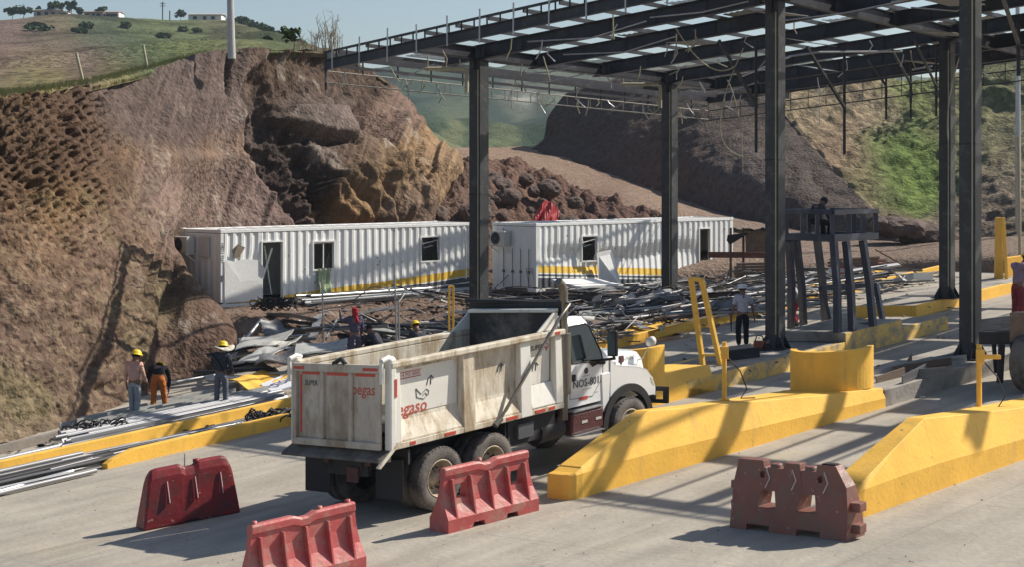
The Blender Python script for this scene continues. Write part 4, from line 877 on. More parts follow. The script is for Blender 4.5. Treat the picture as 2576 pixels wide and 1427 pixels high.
def wheel(x, y, w, r, outer=True, dish=1):
    sg = -1 if y < 0 else 1; c = (x, y, r)
    b = TB(); b.lathe(tyre_prof(w, r), c, (0, sg, 0), 48)
    for k in range(40):     # tread lugs
        for s2 in (-1, 1):
            a = 2 * math.pi * (k + (.5 if s2 > 0 else 0)) / 40; da = .045; pts = []
            for rr_, aa, yy in ((r*.975, a-da, .30), (r*.975, a+da, .30), (r*1.012, a+da, .30), (r*1.012, a-da, .30), (r*.955, a-da, .47), (r*.955, a+da, .47), (r*.99, a+da, .45), (r*.99, a-da, .45)):
                pts.append((x + rr_ * math.cos(aa), y + s2 * yy * w, r + rr_ * math.sin(aa)))
            b.hexa([pts[0], pts[1], pts[5], pts[4], pts[3], pts[2], pts[6], pts[7]])
    t = b.build('wheel', M_tyre, truck)
    if not outer: return
    b = TB(); R0 = r * .585
    if dish > 0: pr = [(R0, w*.40), (R0*1.02, w*.47), (R0*.95, w*.46), (R0*.92, w*.30), (R0*.88, -w*.18), (R0*.80, -w*.22), (R0*.45, -w*.16), (R0*.34, -w*.10), (R0*.28, w*.02), (0, w*.04)]
    else: pr = [(R0, w*.40), (R0*1.02, w*.47), (R0*.93, w*.44), (R0*.86, w*.3), (R0*.6, w*.42), (R0*.42, w*.44), (R0*.38, w*.62), (0, w*.64)]
    b.lathe(pr, c, (0, sg, 0), 32); rim = b.build('rim', M_rim, t)
    b = TB()
    for k in range(10):
        a = 2*math.pi*k/10; q_ = R0 * .55; yo = -w*.17 if dish > 0 else w*.43
        b.lathe([(.018, yo), (.018, yo + .035), (0, yo + .035)], (x + q_*math.cos(a), y, r + q_*math.sin(a)), (0, sg, 0), 6)
    for k in range(5):
        a = 2*math.pi*(k+.3)/5; q_ = R0*.72; yo = -w*.2 if dish > 0 else w*.37
        b.lathe([(.045, yo), (0, yo + .002)], (x + q_*math.cos(a), y, r + q_*math.sin(a)), (0, sg, 0), 10)
    b.build('hub_bolts', M_chas, rim)
for x_ in (0, 1.25):
    for sg in (-1, 1): wheel(x_, sg * 1.08, .27, .53); wheel(x_, sg * .75, .27, .53, False)
for sg in (-1, 1): wheel(5.1, sg * 1.03, .30, .53, True, -1)
for y0 in (.6, -1.2): b = TB(); b.box(-.75, -.70, y0, y0 + .6, .9, 1.15); tp('flap_bracket', M_chas, b)
# --- lettering on the body
def side_m(x, z, y=-1.107): return Matrix(((1,0,0,x),(0,0,0,y),(0,1,0,z),(0,0,0,1)))
def rear_m(y, z, x): return Matrix(((0,0,0,x),(-1,0,0,y),(0,1,0,z),(0,0,0,1)))
b = TB(); b.text('pegaso', .30, side_m(-.64, 1.80), 0, bold=.004, italic=.1)
b.box(-.86, -.36, -1.1075, -1.1045, 2.30, 2.315); b.box(-.86, -.36, -1.1075, -1.1045, 2.40, 2.415); b.text('14 M3 0000', .095, side_m(-.61, 2.355), 0); b.build('lettering', M_inkr, body)
b = TB(); b.text('pegaso', .26, rear_m(-.72, 2.18, X0 - .063), 0, bold=.004, italic=.1); b.build('lettering', M_inkr, tgt)
b = TB(); b.text('SUPER', .12, rear_m(.66, 2.26, X0 - .063), 0, bold=.003); b.build('lettering', M_ink, tgt)
b = TB(); b.text('SUPER', .12, side_m(2.50, 2.36), 0, bold=.003); b.build('lettering', M_ink, body)
b = TB(); b.lathe([(.055, 0), (.035, 0)], (2.76, -1.107, 2.36), (0, 1, 0), 14); b.box(2.745, 2.775, -1.1075, -1.106, 2.27, 2.36); b.build('round_mark', M_inkr, body)
b = TB()
# winged outline and worn arch marks
def stroke(pts, r=.010, y=-1.107): b.tube([(p[0], y, p[1]) for p in pts], r, 4)
stroke([(-.48, 2.10), (-.46, 1.95), (-.30, 1.90), (-.22, 1.95), (-.26, 2.0), (-.32, 1.96)], .007); stroke([(-.48, 2.10), (-.36, 1.99), (-.30, 2.02), (-.24, 2.06), (-.18, 2.02), (-.2, 1.95)], .007)
for x_, z_ in ((-.16, 2.14), (1.55, 2.10), (2.45, 1.98)):
    stroke([(x_ - .07, z_ - .02), (x_ - .04, z_ + .08), (x_ + .03, z_ + .13), (x_ + .09, z_ + .07)]); stroke([(x_ + .03, z_ + .12), (x_ + .02, z_ - .02)])
b.build('scratched_mark', M_ink, body)
# --- exhaust stack
b = TB(); b.tube([(3.22, -1.12, .95), (3.22, -1.12, 2.3), (3.22, -1.12, 3.28), (3.16, -1.12, 3.42), (3.06, -1.12, 3.5)], [.08, .08, .08, .082, .085], 14); stk = tp('exhaust_stack', M_chrome, b, bevel=0)
b = TB(); b.tube([(3.22, -1.12, 1.42), (3.22, -1.12, 2.52)], .135, 18); b.build('heat_shield', M_chrome, stk)
b = TB(); b.tube([(3.22, -1.1, 1.4), (3.20, -1.1, 1.05), (3.1, -1.0, .8), (2.9, -.85, .78)], .08, 10); b.build('exhaust_pipe', mat('rusty_pipe', (.11, .07, .05), .8), stk)
b = TB(); b.tube([(2.62, -.95, .80), (3.25, -.95, .80)], .20, 16); tp('air_tank', M_chas, b, bevel=0)
# --- cab
def loft2(secs, close=True):
    b = TB(); m = len(secs[0]); vs = [p for s_ in secs for p in s_]
    fs = [(i*m+j, i*m+(j+1) % m, (i+1)*m+(j+1) % m, (i+1)*m+j) for i in range(len(secs)-1) for j in range(m)]
    fs += [tuple(range(m)), tuple(range((len(secs)-1)*m, len(secs)*m))[::-1]]; b.add(vs, fs, False); return b
def csec(y, k):   # side profile of the cab at width y, k shrinks it towards the roof rounding
    return [(3.38, y, 1.12), (3.38, y, 2.60), (3.46, y * k, 2.72), (3.75, y * k, 2.76), (4.02, y * k, 2.72), (4.16, y * k, 2.62), (4.56, y, 1.93), (4.60, y, 1.86), (4.60, y, 1.12)]
# body shell: lower sides upright, upper sides lean in
def ring(x, zt, wt, wb=1.06, zb=1.12):
    return [(x, -wb, zb), (x, -wb, 1.88), (x, -wt - (wb - wt) * .0, min(zt - .12, 2.60)) if zt > 2.1 else (x, -wb, 1.881), (x, -wt + .10, zt), (x, wt - .10, zt), (x, wt, min(zt - .12, 2.60)) if zt > 2.1 else (x, wb, 1.881), (x, wb, 1.88), (x, wb, zb)]
b = loft2([ring(3.38, 2.66, .93), ring(3.5, 2.74, .94), ring(3.8, 2.77, .94), ring(4.02, 2.74, .94), ring(4.17, 2.64, .93), ring(4.38, 2.27, .97), ring(4.60, 1.90, 1.03)])
cab = tp('cab', M_cab, b, bevel=.03)
b = TB(); b.hexa([(4.10, -.86, 2.70), (4.42, -.84, 2.62), (4.42, .84, 2.62), (4.10, .86, 2.70), (4.08, -.86, 2.735), (4.45, -.84, 2.68), (4.45, .84, 2.68), (4.08, .86, 2.735)]); b.build('sun_visor', M_cab, cab, bevel=.012)
def lerp(a, c, t): return tuple(a[i] + (c[i] - a[i]) * t for i in range(3))
for sg in (-1, 1):
    yo = lambda z: sg * (1.062 - .115 * max(0, (z - 1.88)) / .72 + .004)
    pw = [(3.52, 1.93), (4.0, 1.90), (4.10, 1.80), (4.40, 1.86), (4.38, 2.02), (4.12, 2.55), (4.02, 2.60), (3.52, 2.60)]
    b = TB(); b.add([(x, yo(z) if z > 1.88 else sg * 1.066, z) for x, z in pw] , [tuple(range(8))]); b.build('side_window', M_glassd, cab)
    b = TB(); b.tube([(x, yo(z) if z > 1.88 else sg * 1.066, z) for x, z in pw + pw[:1]], .016, 5); b.build('window_seal', M_black, cab)
    # door seam, handle, mirror
    b = TB(); b.tube([(3.46, sg * 1.062, 1.9), (3.46, sg * 1.062, 1.28), (4.1, sg * 1.062, 1.24), (4.40, sg * 1.062, 1.55), (4.42, sg * 1.062, 1.86)], .006, 4); dr = b.build('door', M_black, cab)
    b = TB(); b.box(3.52, 3.60, sg * 1.066 - .02, sg * 1.066 + .02, 1.60, 1.72); b.build('handle', M_black, dr)
    b = TB(); b.box(4.20, 4.27, sg * 1.44 - .11, sg * 1.44 + .11, 1.97, 2.44); mr_ = b.build('mirror', M_black, cab, bevel=.02)
    b = TB(); b.tube([(4.25, sg * 1.05, 1.88), (4.30, sg * 1.44, 1.92), (4.23, sg * 1.44, 2.0)], .028, 6); b.tube([(4.28, sg * 1.05, 1.84), (4.45, sg * 1.06, 1.82)], .04, 6); b.build('mirror_arm', M_black, mr_)
    b = TB(); b.add([(4.195, sg * 1.44 - .09, 2.0), (4.195, sg * 1.44 + .09, 2.0), (4.195, sg * 1.44 + .09, 2.42), (4.195, sg * 1.44 - .09, 2.42)], [(0,1,2,3)]); b.build('mirror_glass', mat('mirror_glass', (.6, .62, .64), .05, metal=1, var=0, bump=0), mr_)
b = TB(); b.add([(4.21, -.80, 2.55), (4.21, .80, 2.55), (4.565, .92, 1.97), (4.565, -.92, 1.97)], [(0,1,2,3)]); b.build('windshield', M_glassd, cab)
b = TB(); b.add([(3.376, -.7, 2.05), (3.376, .7, 2.05), (3.376, .7, 2.5), (3.376, -.7, 2.5)], [(0,1,2,3)]); b.build('rear_window', M_glassd, cab)
# door marks
b = TB(); b.text('NOS-801', .20, side_m(3.93, 1.52, -1.067), 0, bold=.002); b.build('lettering', M_ink, cab)
b = TB(); b.text('3-M6230', .10, side_m(5.52, 1.74, -.79), 0); b.build('lettering', M_ink, cab)
b = TB(); b.lathe([(.058, 0), (.03, 0)], (3.92, -1.067, 1.74), (0, 1, 0), 12); b.box(3.90, 3.94, -1.0675, -1.066, 1.69, 1.80); b.box(3.82, 4.02, -1.0675, -1.066, 1.645, 1.652); b.box(3.78, 4.08, -1.0675, -1.066, 1.40, 1.405); b.box(4.17, 4.27, -1.0675, -1.066, 1.30, 1.305); b.build('door_emblem', M_ink, cab)
b = TB(); b.box(3.72, 3.96, -1.072, -1.066, 1.22, 1.275); b.build('reflector_strip', M_red, cab)
# hood and fenders
def hring(x, zt, wt, wb, zb=.95): return [(x, -wb, zb), (x, -wb, zt - .28), (x, -wt, zt - .05), (x, -wt * .7, zt), (x, wt * .7, zt), (x, wt, zt - .05), (x, wb, zt - .28), (x, wb, zb)]
b = loft2([hring(4.603, 1.95, .82, .90), hring(5.0, 1.97, .78, .84), hring(5.5, 1.93, .72, .78), hring(5.95, 1.85, .66, .72), hring(6.14, 1.70, .62, .68), hring(6.19, 1.4, .60, .66)])
hd_ = tp('bonnet', M_cab, b, bevel=.03)
b = TB(); b.box(6.192, 6.22, -.5, .5, 1.0, 1.3); b.build('grille', M_black, hd_)
for sg in (-1, 1):
    ys = (sg * .62, sg * 1.10); out = [(4.61, 1.86), (4.80, 1.72), (5.1, 1.66), (5.45, 1.60), (5.72, 1.50), (5.90, 1.32), (5.99, 1.12), (5.99, .98)]
    inn = [(4.36, 1.02), (4.38, 1.08)]; a_ = [(5.1 + .64 * math.cos(t), .56 + .64 * math.sin(t)) for t in np.linspace(math.radians(42), math.radians(162), 12)]
    poly = out + a_ + [(4.40, .72), (4.33, .72), (4.30, 1.12), (4.61, 1.14)]
    poly = out + a_ + [(4.42, .95), (4.42, .80), (4.605, .80)] if 0 else out + a_ + [(4.46, .90), (4.61, 1.10)]
    # outer fender plate plus top sheet
    for y_ in (ys[1],):
        b = TB(); vs = [(x, y_ - (0.02 * sg), z) for x, z in poly] + [(x, y_ - sg * .05, z) for x, z in poly]; n = len(poly)
        b.add(vs, [tuple(range(n)), tuple(range(n, 2*n))[::-1]] + [(i, (i+1) % n, n + (i+1) % n, n + i) for i in range(n)])
        for i in range(len(out) - 1):
            (xa, za), (xb, zb_) = out[i], out[i+1]
            b.hexa([(xa, sg*.6, za-.03+.07), (xb, sg*.6, zb_-.03+.07), (xb, y_-sg*.02, zb_-.03), (xa, y_-sg*.02, za-.03), (xa, sg*.6, za+.07), (xb, sg*.6, zb_+.07), (xb, y_-sg*.02, zb_), (xa, y_-sg*.02, za)])
        fd = tp('fender', M_cab, b, bevel=.012)
    b = TB(); N = 20; vs = []
    for i in range(N + 1):
        t = math.radians(8 + 172 * i / N); c_, s_ = math.cos(t), math.sin(t)
        for rr_, yy in ((.62, 1.13), (.76, 1.13), (.76, 1.03), (.62, 1.03)): vs.append((5.1 + rr_ * c_, sg * yy, .56 + rr_ * s_))
    b.add(vs, [(i*4+j, i*4+(j+1) % 4, i*4+4+(j+1) % 4, i*4+4+j) for i in range(N) for j in range(4)] + [(0,1,2,3), (N*4+3, N*4+2, N*4+1, N*4)]); b.build('wheel_arch', M_black, fd)
    b = TB(); b.hexa([(4.38, sg*1.08, .90), (4.56, sg*1.08, .86), (4.56, sg*.7, .86), (4.38, sg*.7, .90), (4.34, sg*1.08, 1.62), (4.62, sg*1.08, 1.62), (4.62, sg*.7, 1.62), (4.34, sg*.7, 1.62)]); b.build('fender_skirt', M_cab, fd, bevel=.02)
    b = TB(); b.hexa([(5.84, sg*1.085, 1.22), (5.97, sg*1.085, 1.1), (6.0, sg*.8, 1.1), (5.9, sg*.8, 1.22), (5.80, sg*1.085, 1.36), (5.91, sg*1.085, 1.33), (6.0, sg*.8, 1.33), (5.86, sg*.8, 1.38)]); b.build('headlight', M_ac, fd, bevel=.02)
    b = TB(); b.box(5.10, 5.20, sg*.9 - .03, sg*.9 + .03, 1.71, 1.84); b.box(5.13, 5.17, sg*.9 - .015, sg*.9 + .015, 1.66, 1.71); b.build('marker_light', M_maroon, fd, bevel=.008)
    b = TB(); b.tube([(5.85, sg*.62, 1.62), (5.95, sg*.8, 1.68), (6.0, sg*.95, 1.98)], .012, 5); b.lathe([(0, -.06), (.09, -.04), (.10, .06), (0, .08)], (6.0, sg*.95, 2.0), (1, 0, 0), 12); b.build('hood_mirror', M_ac, hd_)
b = TB()
for z0, z1 in ((.76, .83), (1.0, 1.08)): b.box(6.225, 6.30, -1.18, 1.18, z0, z1)
for y0, y1 in ((-1.18, -1.08), (-.86, .86), (1.08, 1.18)): b.box(6.225, 6.30, y0, y1, .831, .999)
b.box(5.9, 6.22, -.42, -.36, .82, 1.0); b.box(5.9, 6.22, .36, .42, .82, 1.0); tp('bumper', M_black, b)
# steps and tanks
for sg in (-1, 1):
    b = TB(); b.box(3.42, 4.34, sg*1.14 if sg < 0 else .55, -.55 if sg < 0 else 1.14, .62, 1.03); stp = tp('side_step', M_maroon, b, bevel=.05)
    b = TB(); b.box(3.45, 4.3, sg*1.16 if sg < 0 else .9, -.9 if sg < 0 else 1.16, 1.035, 1.06); b.box(3.45, 4.3, sg*1.20 if sg < 0 else .95, -.95 if sg < 0 else 1.20, .60, .617); b.build('tread', M_alu, stp)
    b = TB()
    for x_ in (3.7, 4.1): b.box(x_, x_ + .16, sg*1.147 - .003, sg*1.147 + .003, .80, .85)
    b.build('step_reflector', M_ac, stp)
# front of cab rear wall: air cleaner, hoses
b = TB(); b.tube([(3.28, .9, 1.1), (3.28, .9, 2.4)], .12, 12); tp('air_cleaner', M_chrome, b, bevel=0)
b = TB(); b.tube([(3.2, .2, 1.2), (3.25, 0, 1.9), (3.35, -.1, 2.3)], .03, 6); tp('hose', M_black, b, bevel=0)
# --- soot and scrap dust lying in the tipper
b = TB(); A = np.zeros((24, 40, 3)); A[..., 0] = np.linspace(X0 + .15, X1 - .15, 40)[None]; A[..., 1] = np.linspace(-1.05, 1.05, 24)[:, None]; A[..., 2] = 1.45 + .18 * np.maximum(0, fbm(A * 1.6, 4)) + .06 * fbm(A * 9, 2)
b.grid(A); ld = b.build('scorched_load', M_soot, None); tag(ld, 'thin layer of scorched debris lying in the tipper body', 'debris')
# ================================================================== PLASTIC BARRIERS
def scuffs(nt, co, out):
    for sc_, st, lo, hi, c_, k_ in ((5, (.5, 3, 3), .66, .72, (.55, .34, .30), .6), (18, (1, 1, 1), .69, .74, (.10, .04, .04), .6)):
        mp = _n(nt, 'ShaderNodeMapping'); mp.inputs['Scale'].default_value = st; mp.inputs['Rotation'].default_value = (.4, .3, .5); nt.links.new(co, mp.inputs[0])
        n_ = _n(nt, 'ShaderNodeTexNoise'); n_.inputs['Scale'].default_value = sc_; n_.inputs['Detail'].default_value = 7; nt.links.new(mp.outputs[0], n_.inputs[0])
        r_2 = _n(nt, 'ShaderNodeMapRange'); r_2.inputs[1].default_value = lo; r_2.inputs[2].default_value = hi; r_2.inputs[4].default_value = k_; nt.links.new(n_.outputs[0], r_2.inputs[0])
        m_ = _n(nt, 'ShaderNodeMix', data_type='RGBA'); nt.links.new(r_2.outputs[0], m_.inputs[0]); nt.links.new(out, m_.inputs[6]); m_.inputs[7].default_value = (*c_, 1); out = m_.outputs[2]
    return out
def plastic(name, col, dirtc): return mat(name, col, 0.45, var=0.14, vscale=2.2, bump=0.03, bscale=9, dirt=dirtc, damt=0.5, dscale=3.5, spec=0.4, extra=scuffs)
M_bd = plastic('dark_red_plastic', (0.22, 0.018, 0.022), (0.12, 0.03, 0.03)); M_bp = plastic('faded_red_plastic', (0.47, 0.095, 0.09), (0.40, 0.20, 0.16)); M_bb = plastic('brownish_red_plastic', (0.235, 0.092, 0.07), (0.19, 0.12, 0.09))
M_glintmark = mat('pale_glint_mark', (0.62, 0.5, 0.48), .6, var=0, bump=0)  # pale colour for the painted rib glints and the arrow marks
def boolean(o, cutters):
    for c in cutters:
        m = o.modifiers.new('cut', 'BOOLEAN'); m.operation = 'DIFFERENCE'; m.object = c; m.solver = 'EXACT'
    bpy.context.view_layer.update(); dg = bpy.context.evaluated_depsgraph_get(); me = bpy.data.meshes.new_from_object(o.evaluated_get(dg))
    o.modifiers.clear(); o.data = me
    for c in cutters: bpy.data.objects.remove(c)
def bxf(pa, pb, H=1.0):
    # local x along the barrier, y towards the camera side, z up
    d = Vector((pb.x - pa.x, pb.y - pa.y, 0)); L = d.length; d.normalize(); n = Vector((d.y, -d.x, 0))
    def f(p):
        w_ = pa + d * p[0] + n * p[1]; return Vector((w_.x, w_.y, GX * w_.x + p[2]))
    return f, L
def barrier_smooth(label, pa, pb, m):
    f, L = bxf(pa, pb); root = thing('road_barrier', label, 'road barrier', f((L/2, -.25, 0)), 'plastic road barriers'); b = MB(f); st = []
    def sec(x, w, z, zb=0.0): return [(x, 0 - .0, zb), (x, -.02, zb + .2), (x, -.10 - (1-w)*.1, z*.85), (x, -.16, z), (x, -.30, z), (x, -.36 + (1-w)*.1, z*.85), (x, -.44, zb + .2), (x, -.46, zb)]
    for x, z, zb in ((0, .86, 0), (.06, .97, 0), (.14, .99, 0), (.68*L/1.7, 1.0, 0), (.76*L/1.7, .94, .03), (.92*L/1.7, .94, .03), (1.0*L/1.7, 1.02, 0), (L - .16, 1.02, 0), (L - .07, 1.0, 0), (L, .80, 0)): st.append(sec(x if 0 < x < L else x, 1, z, zb))
    # ends lean inwards towards the top
    for i, s_ in enumerate(st):
        k = -1 if i > 5 else 1; near = (s_[0][0] < .3 or s_[0][0] > L - .3)
        st[i] = [(p[0] + (k * .14 * p[2] if near else 0), p[1], p[2]) for p in s_]
    mm = 8; vs = [p for q in st for p in q]; b.add(vs, [(i*mm+j, i*mm+(j+1) % mm, (i+1)*mm+(j+1) % mm, (i+1)*mm+j) for i in range(len(st)-1) for j in range(mm)] + [tuple(range(mm)), tuple(range((len(st)-1)*mm, len(st)*mm))[::-1]])
    b.build('shell', m, root, bevel=.035, seg=3)
    for x in (.42, .92, 1.38):
        b = MB(f); b.hexa([(x, -.03, .38), (x + .03, -.03, .38), (x + .01, -.085, .76), (x - .01, -.085, .76), (x, .012, .38), (x + .03, .012, .38), (x + .01, -.07, .78), (x - .01, -.07, .78)]); b.build('rib', M_glintmark if 0 else m, root, bevel=.01)
        b = MB(f); b.tube([(x + .034, .010, .40), (x + .012, -.068, .76)], .009, 5); b.build('glint_line', M_glintmark, root)  # pale line beside each rib, the shine of the groove put in as colour
    b = MB(f); b.tube([(L*.46, -.23, .9), (L*.46, -.23, 1.16)], .012, 6); b.build('rod', M_galv, root)
    b = MB(f); b.lathe([(.06, 0), (.06, .05), (0, .05)], f.__call__((0,0,0)) if 0 else (L*.58, -.23, .985), (0, 0, 1), 12); b.build('filler_cap', m, root); return root
def barrier_ribbed(label, pa, pb, m, holes, cap=True):
    f, L = bxf(pa, pb); root = thing('road_barrier', label, 'road barrier', f((L/2, -.25, 0)), 'plastic road barriers')
    b = MB(); prof = [(.0, 0.0), (0.0, .20), (-.13, .40), (-.19, .62), (-.20, .84), (-.17, .86), (-.17, .95), (-.20, .98), (-.30, .98), (-.33, .95), (-.33, .86), (-.30, .84), (-.31, .62), (-.37, .40), (-.50, .20), (-.50, 0)]
    n = len(prof); xs = [0, .02, L*.4, L*.47, L*.53, L*.6, L-.02, L]; vs = []
    for i, x in enumerate(xs):
        k = .10 * (1 if i < 2 else -1 if i > 5 else 0)
        for y, z in prof: vs.append((x + k * max(0, z - .2), y, z - (.045 if i in (3, 4) and z > .85 else 0)))
    b.add(vs, [(i*n+j, i*n+(j+1) % n, (i+1)*n+(j+1) % n, (i+1)*n+j) for i in range(len(xs)-1) for j in range(n)] + [tuple(range(n)), tuple(range((len(xs)-1)*n, len(xs)*n))[::-1]])
    o = b.build('shell', m, root, loc=(0, 0, 0)); o.parent = None; cut = []
    for hx in holes:
        c = MB(); c.hexa([(hx-.14, -1, .48), (hx+.14, -1, .48), (hx+.14, 1, .48), (hx-.14, 1, .48), (hx-.10, -1, .70), (hx+.12, -1, .70), (hx+.12, 1, .70), (hx-.10, 1, .70)]); cut.append(c.build('cutter', m, None, loc=(0, 0, 0)))
    for fx in (L*.33, L*.7):
        c = MB(); c.hexa([(fx-.16, -1, -.1), (fx+.16, -1, -.1), (fx+.16, 1, -.1), (fx-.16, 1, -.1), (fx-.10, -1, .08), (fx+.10, -1, .08), (fx+.10, 1, .08), (fx-.10, 1, .08)]); cut.append(c.build('cutter', m, None, loc=(0, 0, 0)))
    boolean(o, cut); org = root.location
    for v in o.data.vertices: v.co = f(v.co) - org
    o.parent = root; o.location = (0, 0, 0)
    bv = o.modifiers.new('bevel', 'BEVEL'); bv.width = .012; bv.segments = 2; bv.limit_method = 'ANGLE'
    for i in range(5):
        x = L * (.10 + .2 * i); b = MB(f)
        for sd in (0,):
            t = .018; poly = [(-.005, .205), (-.11, .42), (-.17, .62), (-.16, .78), (-.03, .40)] ; poly = [(0.0, .2), (-.02, .3), (-.13, .80), (-.2, .80), (-.19, .5), (-.13, .38)]
            A_ = [(x - t, y, z) for y, z in poly]; B_ = [(x + t, y, z) for y, z in poly]; k = len(poly)
            b.add(A_ + B_, [tuple(range(k))[::-1], tuple(range(k, 2*k))] + [(i_, (i_+1) % k, k+(i_+1) % k, k+i_) for i_ in range(k)])
        b.build('rib', m, root, bevel=.006)
    for x in ((.08, L*.62, L-.22) if cap else (L*.4,)):
        b = MB(f); b.lathe([(.045, 0), (.04, .05), (0, .05)], (x + .06, -.25, .97), (0, 0, 1), 10); b.build('filler_cap', m, root)
    return root
barrier_smooth('dark red water filled barrier at left, standing behind the dump truck tail', G(362, 1339), G(606, 1291), M_bd)
barrier_ribbed('faded red ribbed barrier cut off by the bottom edge of the photo', G(640, 1512), G(922, 1436), M_bp, [])
barrier_ribbed('faded red ribbed barrier with two handle holes by the rear wheels', G(1128, 1345), G(1356, 1286), M_bp, [.34, 1.5], False)
def barrier_castle(label, pa, pb, m):
    f, L = bxf(pa, pb); root = thing('road_barrier', label, 'road barrier', f((L/2, -.25, 0)), 'plastic road barriers')
    b = MB(); top = [(0.06, 1.0), (.5, 1.0), (.52, .90), (.86, .90), (.88, .99), (1.14, .99), (1.16, .90), (1.42, .90), (1.44, 1.0), (L - .28, 1.0), (L - .08, .72), (L - .02, .40), (L, .0)]
    out = [(x * 1.0, z) for x, z in top] + [(.0, 0), (0.0, .66)]
    n = len(out); yf = lambda z: -.02 - .15 * min(1, max(0, z - .15) / .75); yb = lambda z: -.48 + .15 * min(1, max(0, z - .15) / .75)
    # build as stacked outlines so that both faces batter
    b.add([(x, yf(z), z) for x, z in out] + [(x, yb(z), z) for x, z in out], [tuple(range(n))[::-1], tuple(range(n, 2*n))] + [(i, (i+1) % n, n+(i+1) % n, n+i) for i in range(n)])
    o = b.build('shell', m, root, loc=(0, 0, 0)); o.parent = None; cut = []
    for hx in (.62, 1.32):
        c = MB(); c.hexa([(hx-.17, -1, .33), (hx+.17, -1, .33), (hx+.17, 1, .33), (hx-.17, 1, .33), (hx-.10, -1, .58), (hx+.12, -1, .58), (hx+.12, 1, .58), (hx-.10, 1, .58)]); cut.append(c.build('cutter', m, None, loc=(0, 0, 0)))
    for fx in (.5, 1.38):
        c = MB(); c.box(fx-.2, fx+.2, -1, 1, -.1, .09); cut.append(c.build('cutter', m, None, loc=(0, 0, 0)))
    for hx in (.50, 1.50):
        c = MB(); c.lathe([(0, .0), (.05, .0), (.05, .12), (0, .12)], (hx, -.22, .80), (0, 1, 0), 12); cut.append(c.build('cutter', m, None, loc=(0, 0, 0)))
    boolean(o, cut); org = root.location
    for v in o.data.vertices: v.co = f(v.co) - org
    o.parent = root; o.location = (0, 0, 0); bv = o.modifiers.new('bevel', 'BEVEL'); bv.width = .02; bv.segments = 3; bv.limit_method = 'ANGLE'
    for z in (.26, .55):
        b = MB(f); b.box(-.10, .02, -.32, -.18, z, z + .12); b.build('coupling_lug', m, root, bevel=.015)
    for z in (.08, .38):
        b = MB(f); b.box(L - .06, L + .12, -.34, -.16, z, z + .13); b.build('coupling_lug', m, root, bevel=.015)
    for x in (.68, 1.28):
        b = MB(f); b.lathe([(.085, -.02), (.085, .05), (.06, .06), (0, .04)], (x, -.25, .90), (0, 0, 1), 14); b.build('filler_cap', m, root)
    b = MB(f); b.box(1.5, 1.72, -.30, -.2, 1.002, 1.02); b.build('worn_mark', M_black, root)
    for x in (.56, 1.02, 1.56):
        b = MB(f); yy = lambda z: yf(z) + .004; pts = [(x, yy(.90), .90), (x + .08, yy(.76), .76), (x + .02, yy(.62), .62)]
        b.tube(pts, .011, 5); b.build('arrow_mark', M_glintmark, root)
    return root
barrier_castle('brownish red barrier with notched top, two holes and arrow marks, standing at right', G(1833, 1330), G(2128, 1366), M_bb)
# ================================================================== PEOPLE
M_skin = mat('brown_skin', (0.20, 0.11, 0.075), 0.6, var=0.06, bump=0)
def cloth(name, col): return mat(name, col, 0.85, var=0.14, vscale=6, bump=0.20, bscale=9, spec=0.15)
def skinmesh(name, pts, edges, rad, m, parent, root_i=0, sub=1):
    org = root_of(parent).location
    me = bpy.data.meshes.new(name); me.from_pydata([tuple(Vector(p)) for p in pts], edges, []); o = bpy.data.objects.new(name, me); COL.objects.link(o)
    md = o.modifiers.new('s', 'SKIN'); sv = me.skin_vertices[0].data
    for i, r in enumerate(rad): sv[i].radius = r if isinstance(r, tuple) else (r, r); sv[i].use_root = (i == root_i)
    md.use_smooth_shade = True; s2 = o.modifiers.new('u', 'SUBSURF'); s2.levels = sub; s2.render_levels = sub
    bpy.context.view_layer.update(); dg = bpy.context.evaluated_depsgraph_get(); m2 = bpy.data.meshes.new_from_object(o.evaluated_get(dg)); o.modifiers.clear(); o.data = m2
    m2.materials.clear(); m2.materials.append(m)
    for p in m2.polygons: p.use_smooth = True
    o.parent = parent; return o
